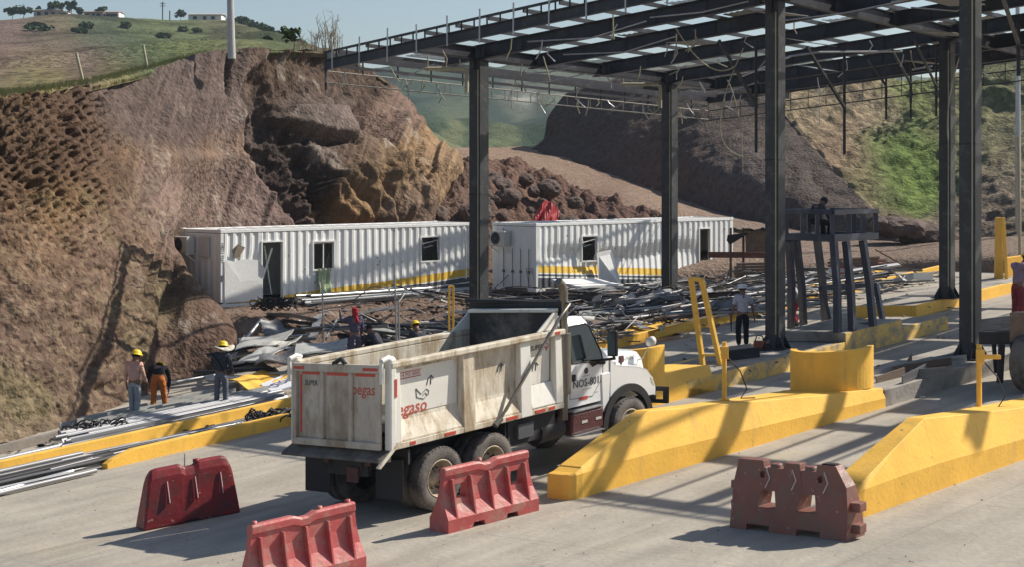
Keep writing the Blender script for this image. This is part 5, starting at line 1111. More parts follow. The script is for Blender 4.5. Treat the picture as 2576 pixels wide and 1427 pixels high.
def person(label, foot, yaw, pose, shirt, pants, hat=None, hair=True, h=1.70, sleeves='short', vest=None, shoes=(.04, .035, .03), extra=None):
    """pose: joint name -> (x right, y forward, z up) in metres for a 1.7 m figure"""
    k = h / 1.7; J = dict(pelvis=(0, 0, .93), chest=(0, 0, 1.27), neck=(0, .0, 1.43), head=(0, .02, 1.56), top=(0, .02, 1.68),
             shR=(.18, 0, 1.38), elR=(.24, -.02, 1.10), wrR=(.26, .06, .86), shL=(-.18, 0, 1.38), elL=(-.24, -.02, 1.10), wrL=(-.26, .06, .86),
             hipR=(.09, 0, .90), knR=(.11, .03, .50), anR=(.12, 0, .09), toR=(.13, .17, .04), hipL=(-.09, 0, .90), knL=(-.11, .03, .50), anL=(-.12, 0, .09), toL=(-.13, .17, .04))
    J.update(pose); J = {a: Vector(v) * k for a, v in J.items()}
    root = thing('person', label, 'person', foot); root.rotation_euler = (0, 0, yaw)
    names = ['pelvis', 'chest', 'neck', 'head', 'top', 'shR', 'elR', 'wrR', 'shL', 'elL', 'wrL', 'hipR', 'knR', 'anR', 'toR', 'hipL', 'knL', 'anL', 'toL']
    E = [(0,1),(1,2),(2,3),(3,4),(1,5),(5,6),(6,7),(1,8),(8,9),(9,10),(0,11),(11,12),(12,13),(13,14),(0,15),(15,16),(16,17),(17,18)]
    r = dict(pelvis=(.14,.10), chest=(.15,.10), neck=.052, head=(.078,.092), top=(.06,.07), shR=.055, elR=.040, wrR=.027, shL=.055, elL=.040, wrL=.027, hipR=.085, knR=.056, anR=.038, toR=.035, hipL=.085, knL=.056, anL=.038, toL=.035)
    pts = [J[n] for n in names]; rad = [tuple(c * k for c in r[n]) if isinstance(r[n], tuple) else r[n] * k for n in names]
    fwd = (J['head'] - J['neck']).normalized(); face = Vector((0, 1, 0)) if abs(fwd.y) < .5 else Vector((0, .3, -1)).normalized()
    # nose and ears grow from the head
    hi = 3
    for d, rr_ in ((face * .105, .014), (Vector((.088, 0, 0)), .016), (Vector((-.088, 0, 0)), .016)): pts.append(J['head'] + d * k); rad.append(rr_ * k); E.append((hi, len(pts) - 1))
    for side, wi in (('R', 7), ('L', 10)):
        w_ = J['wr' + side]; e_ = J['el' + side]; d = (w_ - e_).normalized(); s_ = 1 if side == 'R' else -1
        lat = Vector((0, 1, 0)) - d * d.y; lat = lat.normalized() if lat.length > .1 else Vector((1, 0, 0))
        palm = w_ + d * .07 * k; pts.append(palm); rad.append((.036 * k, .018 * k)); pi_ = len(pts) - 1; E.append((wi, pi_))
        curl = Vector((-s_, 0, 0)) * .35
        for q, (off, ln) in enumerate(((-.030, .062), (-.010, .074), (.010, .070), (.030, .055))):
            p1 = palm + (lat * off + d * .035) * k; p2 = p1 + (d + curl * .5).normalized() * ln * .5 * k; p3 = p2 + (d + curl * 1.4).normalized() * ln * .5 * k
            b0 = len(pts); pts += [p1, p2, p3]; rad += [.0095 * k, .0085 * k, .0075 * k]; E += [(pi_, b0), (b0, b0+1), (b0+1, b0+2)]
        t1 = w_ + (lat * .035 + d * .03) * k; t2 = t1 + (lat * .5 + d).normalized() * .045 * k; b0 = len(pts); pts += [t1, t2]; rad += [.011 * k, .009 * k]; E += [(wi, b0), (b0, b0+1)]
    body = skinmesh('body', pts, E, rad, M_skin, root)
    # trousers
    def Lp(a, b_, t): return J[a].lerp(J[b_], t)
    P_ = [J['pelvis'] + Vector((0, 0, .04)) * 0 + (J['chest'] - J['pelvis']).normalized() * .06, J['pelvis'], J['hipR'], J['knR'], Lp('knR', 'anR', .93), J['hipL'], J['knL'], Lp('knL', 'anL', .93)]
    skinmesh('trousers', P_, [(0,1),(1,2),(2,3),(3,4),(1,5),(5,6),(6,7)], [(.155*k,.115*k), (.165*k,.125*k), .108*k, .082*k, .072*k, .108*k, .082*k, .072*k], pants, root, 1)
    # shirt
    P_ = [J['pelvis'] - (J['chest'] - J['pelvis']).normalized() * .02, J['pelvis'].lerp(J['chest'], .5), J['chest'], J['neck'] - (J['neck'] - J['chest']) * .25, J['shR'], J['shL']]
    R_ = [(.175*k,.135*k), (.165*k,.125*k), (.185*k,.125*k), (.075*k,.07*k), .082*k, .082*k]; E_ = [(0,1),(1,2),(2,3),(2,4),(2,5)]
    for s_, i_ in (('R', 4), ('L', 5)):
        if sleeves == 'long': q = [J['el' + s_], Lp('el' + s_, 'wr' + s_, .92)]; rr2 = [.060*k, .046*k]
        else: q = [Lp('sh' + s_, 'el' + s_, .75)]; rr2 = [.072*k]
        p_ = i_
        for a, c in zip(q, rr2): P_.append(a); R_.append(c); E_.append((p_, len(P_) - 1)); p_ = len(P_) - 1
    sh = skinmesh('shirt', P_, E_, R_, shirt, root, 2)
    if vest:
        P_ = [J['pelvis'].lerp(J['chest'], .1), J['pelvis'].lerp(J['chest'], .5), J['chest'], J['chest'].lerp(J['neck'], .55)]
        skinmesh('vest', P_, [(0,1),(1,2),(2,3)], [(.18*k,.142*k), (.175*k,.138*k), (.20*k,.138*k), (.10*k,.09*k)], vest, root, 2)
    b = MB()
    for s_ in 'RL':
        a, t_ = J['an' + s_], J['to' + s_]; d = (t_ - a); d.z = 0; d.normalize(); sd_ = Vector((-d.y, d.x, 0)); base = Vector((a.x, a.y, min(a.z, t_.z) - .045 * k)); 
        q0, q1 = base - d * .07 * k, base + d * .20 * k
        b.hexa([q0 - sd_*.04, q0 + sd_*.04, q1 + sd_*.045, q1 - sd_*.045, q0 - sd_*.04 + Vector((0,0,.13*k)), q0 + sd_*.04 + Vector((0,0,.13*k)), q1 + sd_*.035 + Vector((0,0,.06*k)), q1 - sd_*.035 + Vector((0,0,.06*k))])
        b_ = b; o = None
        mb = MB(); mb.v, mb.f, mb.s, mb.m = b.v[:], b.f[:], b.s[:], b.m[:]; b = MB()
        o = mb.build('boot', mat('dark_boot', shoes, .7), None, loc=(0, 0, 0), bevel=.025); o.parent = root
    hd = J['head']; up = (J['top'] - J['neck']).normalized()
    if hat in ('yellow', 'white', 'brim'):
        hm = {'yellow': mat('yellow_helmet', (.85, .58, .02), .3, var=.03, bump=0), 'white': mat('white_helmet', (.75, .74, .76), .4, var=.03, bump=0), 'brim': mat('yellow_helmet', (.85, .58, .02), .3)}[hat]
        c = hd + up * .045 * k; b = MB(); prof = [(.128*k, 0), (.125*k, .04*k), (.108*k, .09*k), (.07*k, .125*k), (0, .14*k)]
        b.lathe([(.150*k, -.012), (.155*k, 0)] + prof, c, up, 20); b.hexa([c + face*.11*k + Vector((-.09,0,-.012))*k, c + face*.11*k + Vector((.09,0,-.012))*k, c + face*.20*k + Vector((.05,0,-.03))*k, c + face*.20*k + Vector((-.05,0,-.03))*k, c + face*.11*k + Vector((-.09,0,.01))*k, c + face*.11*k + Vector((.09,0,.01))*k, c + face*.2*k + Vector((.05,0,-.015))*k, c + face*.2*k + Vector((-.05,0,-.015))*k])
        o = b.build('helmet', hm, None, loc=(0, 0, 0)); o.parent = root
        if hat == 'brim':
            b = MB(); n = 28; vs = []
            for q, rr_ in enumerate((.12, .20, .27)):
                for j in range(n): t = 2*math.pi*j/n; vs.append(c + Vector((math.cos(t)*rr_*k*1.1, math.sin(t)*rr_*k, (-.02 - .015*q + .03*q*math.sin(2*t)*1)*k)))
            b.add(vs, [(q*n+j, q*n+(j+1) % n, (q+1)*n+(j+1) % n, (q+1)*n+j) for q in range(2) for j in range(n)], True); b.recalc = False
            o = b.build('sun_brim', cloth('cream_cloth', (.62, .58, .5)), None, loc=(0, 0, 0)); s_ = o.modifiers.new('t', 'SOLIDIFY'); s_.thickness = .008; o.parent = root
    if hair:
        b = MB(); c = hd + up * .02 * k - face * .012
        for q in range(1): b.lathe([(.098*k, -.03*k), (.102*k, .02*k), (.092*k, .07*k), (.06*k, .105*k), (0, .118*k)], c, up, 16)
        o = b.build('hair', mat('black_hair', (.015, .012, .011), .8), None, loc=(0, 0, 0)); o.parent = root
    b = MB()
    for s_ in (-1, 1): b.lathe([(.011, 0), (0, .008)], hd + face*.094*k + Vector((s_*.032, 0, .012))*k, face, 8)
    o = b.build('eyes', mat('eye_white', (.5, .48, .45), .3), None, loc=(0, 0, 0)); o.parent = root
    b = MB(); b.tube([hd + face*.092*k + Vector((-.022, 0, -.048))*k, hd + face*.098*k + Vector((.022, 0, -.048))*k], .006, 5); o = b.build('mouth', mat('lips', (.14, .05, .045), .6), None, loc=(0, 0, 0)); o.parent = root
    if extra: extra(root, J, k)
    return root
def rub(o_, ms, b): o = b.build(o_, ms, None, loc=(0, 0, 0)); return o
pk = cloth('pink_cloth', (.60, .36, .33)); pks = cloth('salmon_sleeve', (.66, .40, .30)); gp_ = cloth('pale_grey_trousers', (.32, .35, .37)); orn = cloth('orange_trousers', (.52, .17, .045)); blk = cloth('black_cloth', (.02, .02, .024)); dk = cloth('charcoal_cloth', (.055, .06, .075)); gry = cloth('grey_trousers', (.16, .17, .20)); wht = cloth('white_tshirt', (.50, .50, .58)); nav = cloth('navy_black_trousers', (.02, .02, .028)); pur = cloth('purple_grey_overall', (.10, .09, .14)); redc = cloth('red_cloth', (.38, .03, .04)); gsh = cloth('light_grey_shirt', (.40, .39, .40))
g = G(338, 1064, .0); person('person in yellow helmet and pink vest standing with arms down on the left pipe pile', g + Vector((0, 0, .06)), math.radians(-20), dict(neck=(0, .03, 1.43), head=(.0, .08, 1.55), top=(0, .10, 1.66), elR=(.22, .05, 1.12), wrR=(.24, .18, .90), knR=(.08, .03, .5), anR=(.07, -.03, .09), toR=(.08, .13, .04), knL=(-.08, .02, .5), anL=(-.07, .02, .09), toL=(-.08, .18, .04)), pks, gp_, 'yellow', True, 1.76, 'long', pk)
g = G(398, 1046, .0); person('person in black top and orange trousers bending forward over the pipes', g + Vector((0, 0, .05)), math.radians(10), dict(pelvis=(0, -.10, .93), chest=(.0, .18, 1.14), neck=(0, .33, 1.18), head=(.0, .45, 1.14), top=(0, .56, 1.10), shR=(.19, .26, 1.14), elR=(.27, .30, .86), wrR=(.25, .34, .58), shL=(-.19, .26, 1.14), elL=(-.28, .28, .86), wrL=(-.28, .34, .62),
    hipR=(.10, -.10, .90), knR=(.14, -.02, .48), anR=(.20, .0, .09), toR=(.21, .17, .04), hipL=(-.10, -.10, .90), knL=(-.11, -.08, .48), anL=(-.13, -.12, .09), toL=(-.14, .05, .04)), blk, orn, 'yellow', True, 1.72, 'long')
g = G(556, 1036, .0)
def bag(root, J, k):
    o = skinmesh('scarf', [J['neck'] + Vector((-.09, 0, 0)), J['neck'] + Vector((0, -.08, -.01)), J['neck'] + Vector((.09, .0, 0))], [(0,1),(1,2)], [.05, .055, .05], cloth('cream_cloth', (.62, .58, .5)), root, 1)
    b = MB(); b.tube([J['shL'] + Vector((0, -.12, .05)), J['chest'] + Vector((0, -.155, -.1)), J['pelvis'] + Vector((.17, -.13, 0))], .016, 6); o = rub('strap', blk, b); o.parent = root
person('person in dark jacket with wide cream brim under a yellow helmet, facing the scrap', g + Vector((0, 0, .04)), math.radians(-8), dict(chest=(0, .06, 1.27), neck=(0, .10, 1.43), head=(0, .15, 1.55), top=(0, .17, 1.66), elL=(-.26, .12, 1.12), wrL=(-.16, .30, 1.0), elR=(.25, .02, 1.10), wrR=(.24, .2, .95)), dk, gry, 'brim', True, 1.74, 'long', None, extra=bag)
g = G(1868, 881, .36)
def tool(root, J, k):
    b = MB(); w_ = J['wrL'] + Vector((0, .02, -.08)); b.tube([w_ + Vector((0, .05, .18)), w_, w_ + Vector((.0, -.02, -.30))], [.022, .025, .012], 6); o = rub('hammer', M_black, b); o.parent = root
person('person in white helmet, white tee shirt and black trousers seen from behind on the island', g, math.radians(12), dict(wrL=(-.29, .05, .84), elL=(-.26, -.02, 1.08), elR=(.27, .0, 1.1), wrR=(.34, .07, .88), anR=(.10, 0, .09), toR=(.12, .17, .04), anL=(-.10, 0, .09), toL=(-.12, .17, .04)), wht, nav, 'white', True, 1.72, 'short', None, extra=tool)
g = P(893, 905, 45.5); g.z = 5.5 - (925 - 440) / 4000 * 45.5
def hood(root, J, k):
    skinmesh('hood', [J['neck'] + Vector((0, -.04, 0)), J['head'], J['top'] + Vector((0, -.01, 0)), J['neck'] + Vector((.07, -.09, -.2))], [(0,1),(1,2),(0,3)], [.075, (.105, .115), (.08, .09), .06], redc, root, 1)
person('person in purple grey overall and red hood raising an arm behind the truck', g, math.radians(20), dict(shL=(-.17, .02, 1.38), elL=(-.34, .16, 1.30), wrL=(-.36, .28, 1.50), elR=(.22, .03, 1.10), wrR=(.20, .12, .88)), pur, pur, None, False, 1.72, 'long', None, extra=hood)
def crouch(label, g, yaw, sh, pa, hat=None, h=1.7, long='long', ex=None): return person(label, g, yaw, dict(pelvis=(0, -.20, .34), chest=(0, .06, .62), neck=(0, .14, .76), head=(0, .22, .86), top=(0, .27, .96), shR=(.18, .10, .70), elR=(.26, .26, .48), wrR=(.18, .46, .36), shL=(-.18, .10, .70), elL=(-.26, .26, .48), wrL=(-.18, .46, .36), hipR=(.10, -.18, .33), knR=(.20, .22, .50), anR=(.16, .06, .09), toR=(.18, .22, .04), hipL=(-.10, -.18, .33), knL=(-.20, .22, .50), anL=(-.16, .06, .09), toL=(-.18, .22, .04)), sh, pa, hat, True, h, long, extra=ex)
g = P(945, 880, 46); g.z = 5.5 - (905 - 440) / 4000 * 46; crouch('dark dressed person crouching in the debris just behind the truck body', g, math.radians(60), dk, nav)
g = P(1055, 870, 46.5); g.z = 5.5 - (898 - 440) / 4000 * 46.5; crouch('person with yellow helmet crouching, only the helmet showing above the tipper side', g, math.radians(30), dk, gry, 'yellow')
# bending worker in a red and white vest beyond the booth frame
g = G(2130, 742, .25); person('person in red vest over white sleeves bending forward beyond the booth frame', g, math.radians(80), dict(pelvis=(0, -.16, .84), chest=(.0, .20, .92), neck=(0, .36, .90), head=(.0, .48, .86), top=(0, .58, .82), shR=(.19, .28, .90), elR=(.24, .30, .62), wrR=(.2, .4, .40), shL=(-.19, .28, .90), elL=(-.24, .32, .62), wrL=(-.2, .42, .40), hipR=(.10, -.16, .80), knR=(.13, .0, .44), hipL=(-.10, -.16, .80), knL=(-.13, -.02, .44)), gsh, nav, 'white', True, 1.7, 'long', redc)
g = G(2004, 822, .37); person('person with pale head cover and red trousers half hidden behind the big column', g, math.radians(70), dict(pelvis=(0, -.05, .78), chest=(0, .10, 1.05), neck=(0, .2, 1.18), head=(0, .26, 1.28), top=(0, .3, 1.38), shR=(.17, .12, 1.13), elR=(.24, .22, .9), wrR=(.2, .4, .78), shL=(-.17, .12, 1.13), elL=(-.24, .22, .9), wrL=(-.2, .4, .78), hipR=(.1, -.05, .75), knR=(.12, .12, .42), hipL=(-.1, -.05, .75), knL=(-.12, .1, .42)), gsh, redc, 'white', True, 1.65, 'long')
# ================================================================== BOOTH FRAME AND STREET FURNITURE
M_navy = mat('dark_navy_steel', (0.05, 0.055, 0.085), 0.4, var=0.15, bump=0.01, dirt=(.12, .12, .13), damt=.3)
def T2(name, label, cat, loc, group=None): return thing(name, label, cat, loc, group)
FL = G(2106, 838, .62); YB = FL.y
def PA(x, y, Y): return P(x, y, Y)
bf = thing('booth_frame', 'crooked dark steel frame of a stripped toll booth right of the big column', 'booth frame', FL)
c0, cL, cR = (2094, 41.7), (1978, 42.7), (2205, 43.3)
def cor(xy, y): return P(xy[0], y, xy[1])
cBx = cor(cL, 0) + cor(cR, 0) - cor(c0, 0); cBk = (CX + cBx.x / cBx.y * FPX, cBx.y)
def zc(y, Y): return CAMZ - (y - HY) / FPX * Y
zt, zb = zc(533, 41.7), zc(598, 41.7)
def cz(c, z): p = P(c[0], 440, c[1]); return Vector((p.x, p.y, z))
ring4 = [c0, cR, cBk, cL]
b = MB()
for i in range(4):
    a, c = cz(ring4[i], 0), cz(ring4[(i+1) % 4], 0)
    for z, h in ((zt, .12), (zb, .18)): b.beam(a + Vector((0,0,z)), c + Vector((0,0,z)), .14, h)
b.build('header_rail', M_navy, bf)
for i in range(4):
    a, c = cz(ring4[i], 0), cz(ring4[(i+1) % 4], 0)
    for t in (0, .36, .68) if i in (0, 3) else (0.02, .5):
        p = a.lerp(c, t); b = MB(); b.beam(p + Vector((0,0,zb + .092)), p + Vector((0,0,zt - .062)), .11, .11, up=(1, 0, 0)); b.build('header_post', M_navy, bf)
for (xt, xb, yb_, Yt) in ((2097, 2107, 838, 41.7), (2128, 2144, 833, 42.3), (2170, 2196, 822, 42.9), (2003, 2022, 826, 42.9), (2055, 2076, 816, 43.9), (1985, 1990, 832, 42.6)):
    f_ = G(xb, yb_, .62) if xb > 2100 else G(xb, yb_, .38); p = P(xt, 440, f_.y); top = Vector((p.x, p.y, zb - .092))
    if xb in (2022, 2076, 1990): q = P(xt, 440, Yt); top = Vector((q.x, q.y, zb - .092)); f_ = G(xb, yb_, .40)
    mid = top.lerp(f_, .5) + Vector((.04, 0, 0))
    b = MB(); b.beam(top, mid, .17, .15, up=(.7, .7, 0)); b.beam(mid, f_, .17, .15, up=(.7, .7, 0)); b.build('leg', M_navy, bf)
p1, p2 = G(2076, 818, .40), G(2225, 815, .62)
b = MB(); a = P(2066, 726, 44.2); c = P(2203, 716, 44.6); b.beam(a, c, .14, .14); b.beam(c, G(2222, 817, .45), .13, .12, up=(.7, .7, 0)); b.beam(a, G(2088, 822, .40), .13, .12, up=(.7, .7, 0)); b.build('door_portal', M_navy, bf)
b = MB(); b.beam(G(2072, 818, .44), G(2200, 815, .66), .10, .06); b.build('sill', M_navy, bf)
def seated(label, g, yaw, sh, pa): return person(label, g, yaw, dict(pelvis=(0, 0, .14), chest=(0, .10, .44), neck=(.02, .2, .56), head=(.03, .28, .64), top=(.03, .33, .74), shR=(.17, .12, .52), elR=(.22, .26, .30), wrR=(.16, .38, .14), shL=(-.17, .12, .52), elL=(-.22, .26, .30), wrL=(-.16, .38, .14), hipR=(.09, .02, .12), knR=(.14, .42, .06), anR=(.12, .40, -.36), toR=(.12, .56, -.40), hipL=(-.09, .02, .12), knL=(-.14, .42, .06), anL=(-.12, .40, -.36), toL=(-.12, .56, -.40)), sh, pa, None, True, 1.7, 'long')
g = P(2050, 440, 43.2); g.z = zt - .40; seated('person in dark clothes seen above the top rail of the stripped booth frame', g, math.radians(-60), dk, nav)
# yellow posts with fittings
def ypost(label, base, top_y, px, r=.045, bracket=0, cable=True):
    root = thing('post', label, 'post', base, 'yellow sensor posts on the islands'); top = P(px, top_y, base.y); H_ = top.z - base.z
    b = MB(); b.tube([base, base + Vector((0, 0, H_))], r, 10); b.build('pole', M_yel, root)
    b = MB(); b.box(base.x - .09, base.x + .09, base.y - .09, base.y + .09, base.z, base.z + .02); b.build('base_plate', M_yel, root)
    b = MB(); z = base.z + H_ * .82; b.box(base.x - .07, base.x + .07, base.y - .10, base.y - .04, z - .12, z + .12); b.build('sensor_box', M_yel, root, bevel=.01)
    if bracket: b = MB(); b.box(base.x + .05, base.x + .36, base.y - .06, base.y + .06, z - .05, z + .02); b.build('bracket', M_yel, root, bevel=.008)
    if cable:
        b = MB(); pts = [base + Vector((.05, -.05, H_ * .75)), base + Vector((.30, -.05, H_ * .5)), base + Vector((.42, -.08, .22)), base + Vector((.30, -.1, .05)), base + Vector((.6, .1, .03))]; b.tube(pts, .012, 5); b.build('cable', M_black, root)
    return root
ypost('slim yellow sensor post with loose cable on the long central island', G(1822, 1008, .84), 862, 1825)
ypost('slim yellow sensor post with side bracket on the lower right island', G(2463, 1030, .80), 868, 2463, bracket=1)
# yellow leaning gate
g0, g1 = G(1768, 921, .36), G(1813, 921, .36); t0, t1 = P(1738, 700, g0.y), P(1764, 703, g1.y)
root = thing('height_gate', 'leaning yellow steel portal frame standing between the truck and the person in white', 'steel frame', g0)
for a, c in ((g0, t0), (g1, t1)): b = MB(); b.beam(a, c, .12, .10, up=(.7, .7, 0)); b.build('leg', M_yel, root, bevel=.01)
b = MB(); b.beam(t0, t1, .10, .10); b.build('crossbar', M_yel, root, bevel=.01)
for t in (.12,): b = MB(); b.beam(g0.lerp(t0, t), g1.lerp(t1, t), .05, .05); b.build('brace', M_yel, root)
# yellow upright by the container
g = G(1129, 905, .3); top = P(1130, 722, g.y); root = thing('gate_upright', 'upright yellow channel standing in the debris beside the front column', 'post', g)
b = MB(); b.beam(g, top, .05, .18, up=(0, 1, 0)); b.beam(g + Vector((.12, 0, 0)), top + Vector((.12, 0, 0)), .06, .1, up=(0, 1, 0)); b.beam(top, top + Vector((.12, 0, 0)), .08, .05); b.build('channel', M_yel, root)
# yellow barrier machine at the right edge
g = G(2512, 720, .05); root = thing('barrier_machine', 'tall yellow steel cabinet plate and wall at the right edge beyond the islands', 'gate machine', g)
Yg = g.y; b = MB(); pts = [P(2503, 720, Yg), P(2526, 722, Yg - .4), P(2520, 546, Yg - .4), P(2506, 546, Yg)]; b.hexa([pts[0], pts[1], pts[1] + Vector((.05, .3, 0)), pts[0] + Vector((.05, .3, 0)), pts[3], pts[2], pts[2] + Vector((.05, .3, 0)), pts[3] + Vector((.05, .3, 0))]); b.build('column_plate', M_yel, root, bevel=.01)
b = MB(); b.beam(P(2533, 720, Yg - .6), P(2524, 546, Yg - .6), .10, .12, up=(0, 1, 0)); b.build('edge_channel', M_yel, root, bevel=.01)
b = MB(); a0 = P(2532, 700, Yg + .2); a1 = P(2640, 690, Yg + 1.5); b.hexa([a0, a1, a1 + Vector((0, .2, 0)), a0 + Vector((0, .2, 0)), a0 + Vector((0, 0, .75)), a1 + Vector((0, 0, .85)), a1 + Vector((0, .2, .85)), a0 + Vector((0, .2, .75))]); b.build('low_wall', M_yel, root, bevel=.015)
# light poles and stakes
def pole(label, base, top, r0, r1, name='utility_pole', cat='pole', m=None, n=12):
    o = MB(); o.tube([base, top], [r0, r1], n); ob = o.build(name, m or mat('pole_concrete', (.42, .42, .40), .7, var=.08), None, loc=base); return tag(ob, label, cat)
b0 = P(583, 124, 62.5); b0.z -= .35; pole('thick pale concrete pole on the crest of the cut slope', b0, P(578, -60, 62.5), .16, .12)
bp_ = P(2562, 612, 76); pole('grey steel light pole at the right edge in front of the grassy slope', bp_, P(2560, -20, 76), .15, .10, m=M_galv)
bp_ = P(2566, 662, 60); pole('slender tan pipe standing at the right edge behind the yellow wall', bp_, P(2562, 344, 60), .06, .05, 'pipe_post', 'pole', M_cond)
for (x, y, x2, y2, Y, l) in ((208, 200, 192, 133, 54.2, 'thin leaning pale stake on the grassy edge, left of the two stakes'), (371, 172, 360, 112, 60, 'thin leaning pale stake on the grassy edge, nearer the concrete pole')): pole(l, P(x, y, Y), P(x2, y2, Y), .055, .05, 'stake', 'stake', M_cond, 8)
for (x, y, x2, y2, Y, l) in ((815, 900, 810, 700, 49.5, 'thin bare steel rod standing upright left of the person with raised arm'), (998, 870, 993, 690, 49.5, 'taller of the paired steel rods standing right of the person with raised arm'), (1004, 870, 1003, 760, 49.3, 'shorter of the paired steel rods standing right of the person with raised arm'), (1172, 700, 1170, 590, 60.0, 'grey upright profile leaning on the right end of the first container'), (2062, 312, 2060, 200, 96, 'thin pale stake standing on the dry slope at right')): pole(l, P(x, y, Y), P(x2, y2, Y), .03, .028, 'steel_rod', 'rod', M_galv, 8)
# ================================================================== DEBRIS
M_tubeb = mat('bright_tube', (0.33, 0.335, 0.35), 0.5, metal=0.35, var=0.25, vscale=3, bump=0.01, dirt=(.16, .15, .14), damt=.45, dscale=2.5)
M_scrap = mat('scrap_steel', (0.20, 0.20, 0.205), 0.5, metal=0.5, var=0.25, vscale=1.5, bump=0.02, dirt=(.12, .09, .07), damt=.4, dscale=2)
M_brown = mat('rusty_tube', (0.12, 0.085, 0.065), 0.7, var=0.25, vscale=2, bump=0.03)
M_shst = mat('bent_sheet_grey', (0.40, 0.40, 0.375), 0.5, var=0.12, vscale=1.2, bump=0.03, dirt=(.24, .22, .19), damt=.4, dscale=1.5)
M_wood = mat('weathered_wood', (0.19, 0.135, 0.10), 0.9, var=0.3, vscale=4, bump=0.1)
M_wred = mat('reddish_wood', (0.15, 0.06, 0.045), 0.8, var=0.3, vscale=4, bump=0.06)
def surf(X, Y):
    A = np.array([[[X, Y, 0.0]]]); h, t = padh(A[..., 0], A[..., 1]); z = float(h[0, 0]) if -11 < (X+9.95)*.714-(Y-54.3)*.7 < 6.2 and (X+9.95)*.7+(Y-54.3)*.714 > -1 else GX * X
    # on island three
    d = Vector((X - D0.x, Y - D0.y, 0)); t_ = d.dot(n3); s_ = d.dot(r3)
    if s_ > 0 and -.05 < t_ < 2.3: z = max(z, GX * X + (.30 if (t_ < .2 or t_ > 2.0) else .16))
    return max(z, GX * X)
UNIT = {}
def unit(kind, m):
    k = (kind, m.name)
    if k not in UNIT:
        b = MB()
        if kind == 'tube': b.tube([(0, 0, -.5), (0, 0, .5)], 1, 8)
        elif kind == 'bent': b.tube([(0, 0, -.5), (.9, 0, -.15), (1.2, 0, .1), (0, 0, .5)], 1, 6)
        elif kind == 'chan': b.box(-1, 1, -.12, .12, -.5, .5); b.box(-1, -.8, .121, 1, -.5, .5); b.box(.8, 1, .121, 1, -.5, .5)
        else: b.box(-1, 1, -.5, .5, -.5, .5)
        o = b.build('u', m, None, loc=(0, 0, 0)); UNIT[k] = o.data; bpy.data.objects.remove(o)
    return UNIT[k]
NP = 0
def piece(name, label, cat, group, kind, m, p0, p1, r, r2=None, roll=0):
    global NP; NP += 1
    o = bpy.data.objects.new(name, unit(kind, m)); COL.objects.link(o); p0 = Vector(p0); p1 = Vector(p1); d = p1 - p0
    o.rotation_mode = 'QUATERNION'; q = d.to_track_quat('Z', 'Y'); o.rotation_quaternion = q @ Matrix.Rotation(roll, 3, 'Z').to_quaternion(); o.location = (p0 + p1) / 2; o.scale = (r, r2 or r, d.length)
    return tag(o, label, cat, group)
Rd = random.Random(21)
def lay(cx, cy, L_, ang, h0, h1, kind, m, r, label, name, cat, group, tilt=.0):
    dx, dy = math.cos(ang) * L_ / 2, math.sin(ang) * L_ / 2; a = (cx - dx, cy - dy); c = (cx + dx, cy + dy)
    za = max(surf(*a), 0) if 0 else surf(*a); zc_ = surf(*c); zm = surf(cx, cy); up = max(0, zm - (za + zc_) / 2)
    return piece(name, label, cat, group, kind, m, (a[0], a[1], za + up + h0), (c[0], c[1], zc_ + up + h1), r, roll=Rd.uniform(0, 6))
# tangle between truck, containers and pedestal
for i in range(250):
    if i < 150: u = Rd.uniform(9, 24); v = Rd.uniform(2.2, 13.5)
    else: u = Rd.uniform(2, 18); v = Rd.uniform(4.5, 13.5)
    X, Y = OC + u * UR + v * VQ
    if abs(X + 1.06) < 1 and abs(Y - 51) < 1: continue
    L_ = Rd.choice((2.2, 3, 4, 5.5)) * Rd.uniform(.8, 1.2); ang = Rd.gauss(math.radians(18), .42); kind = Rd.choice(('tube', 'tube', 'tube', 'chan', 'bent')); m = Rd.choice((M_tubeb, M_scrap, M_scrap, M_steelD, M_brown, M_tubeb, M_steel))
    pile = .60 * math.exp(-((u - 15) / 8) ** 2 - ((v - 8) / 4.2) ** 2); h = Rd.uniform(.03, .10 + pile)
    r = Rd.choice((.03, .04, .05)) if kind != 'chan' else Rd.choice((.05, .08)); r = .02 if kind == 'bent' else r
    if kind == 'bent': L_ *= .5
    lay(X, Y, L_, ang, h + Rd.uniform(0, .1), h + Rd.uniform(0, .16), kind, m, r, 'bent steel bar lying in the tangle of scrap behind the truck' if kind == 'bent' else 'straight steel tube or channel in the tangle of scrap behind the truck', 'scrap_bar' if kind == 'bent' else 'steel_tube', 'bar' if kind == 'bent' else 'steel tube', 'bent bars in the scrap tangle' if kind == 'bent' else 'tubes in the scrap tangle')
b = MB(); Rt = random.Random(77)
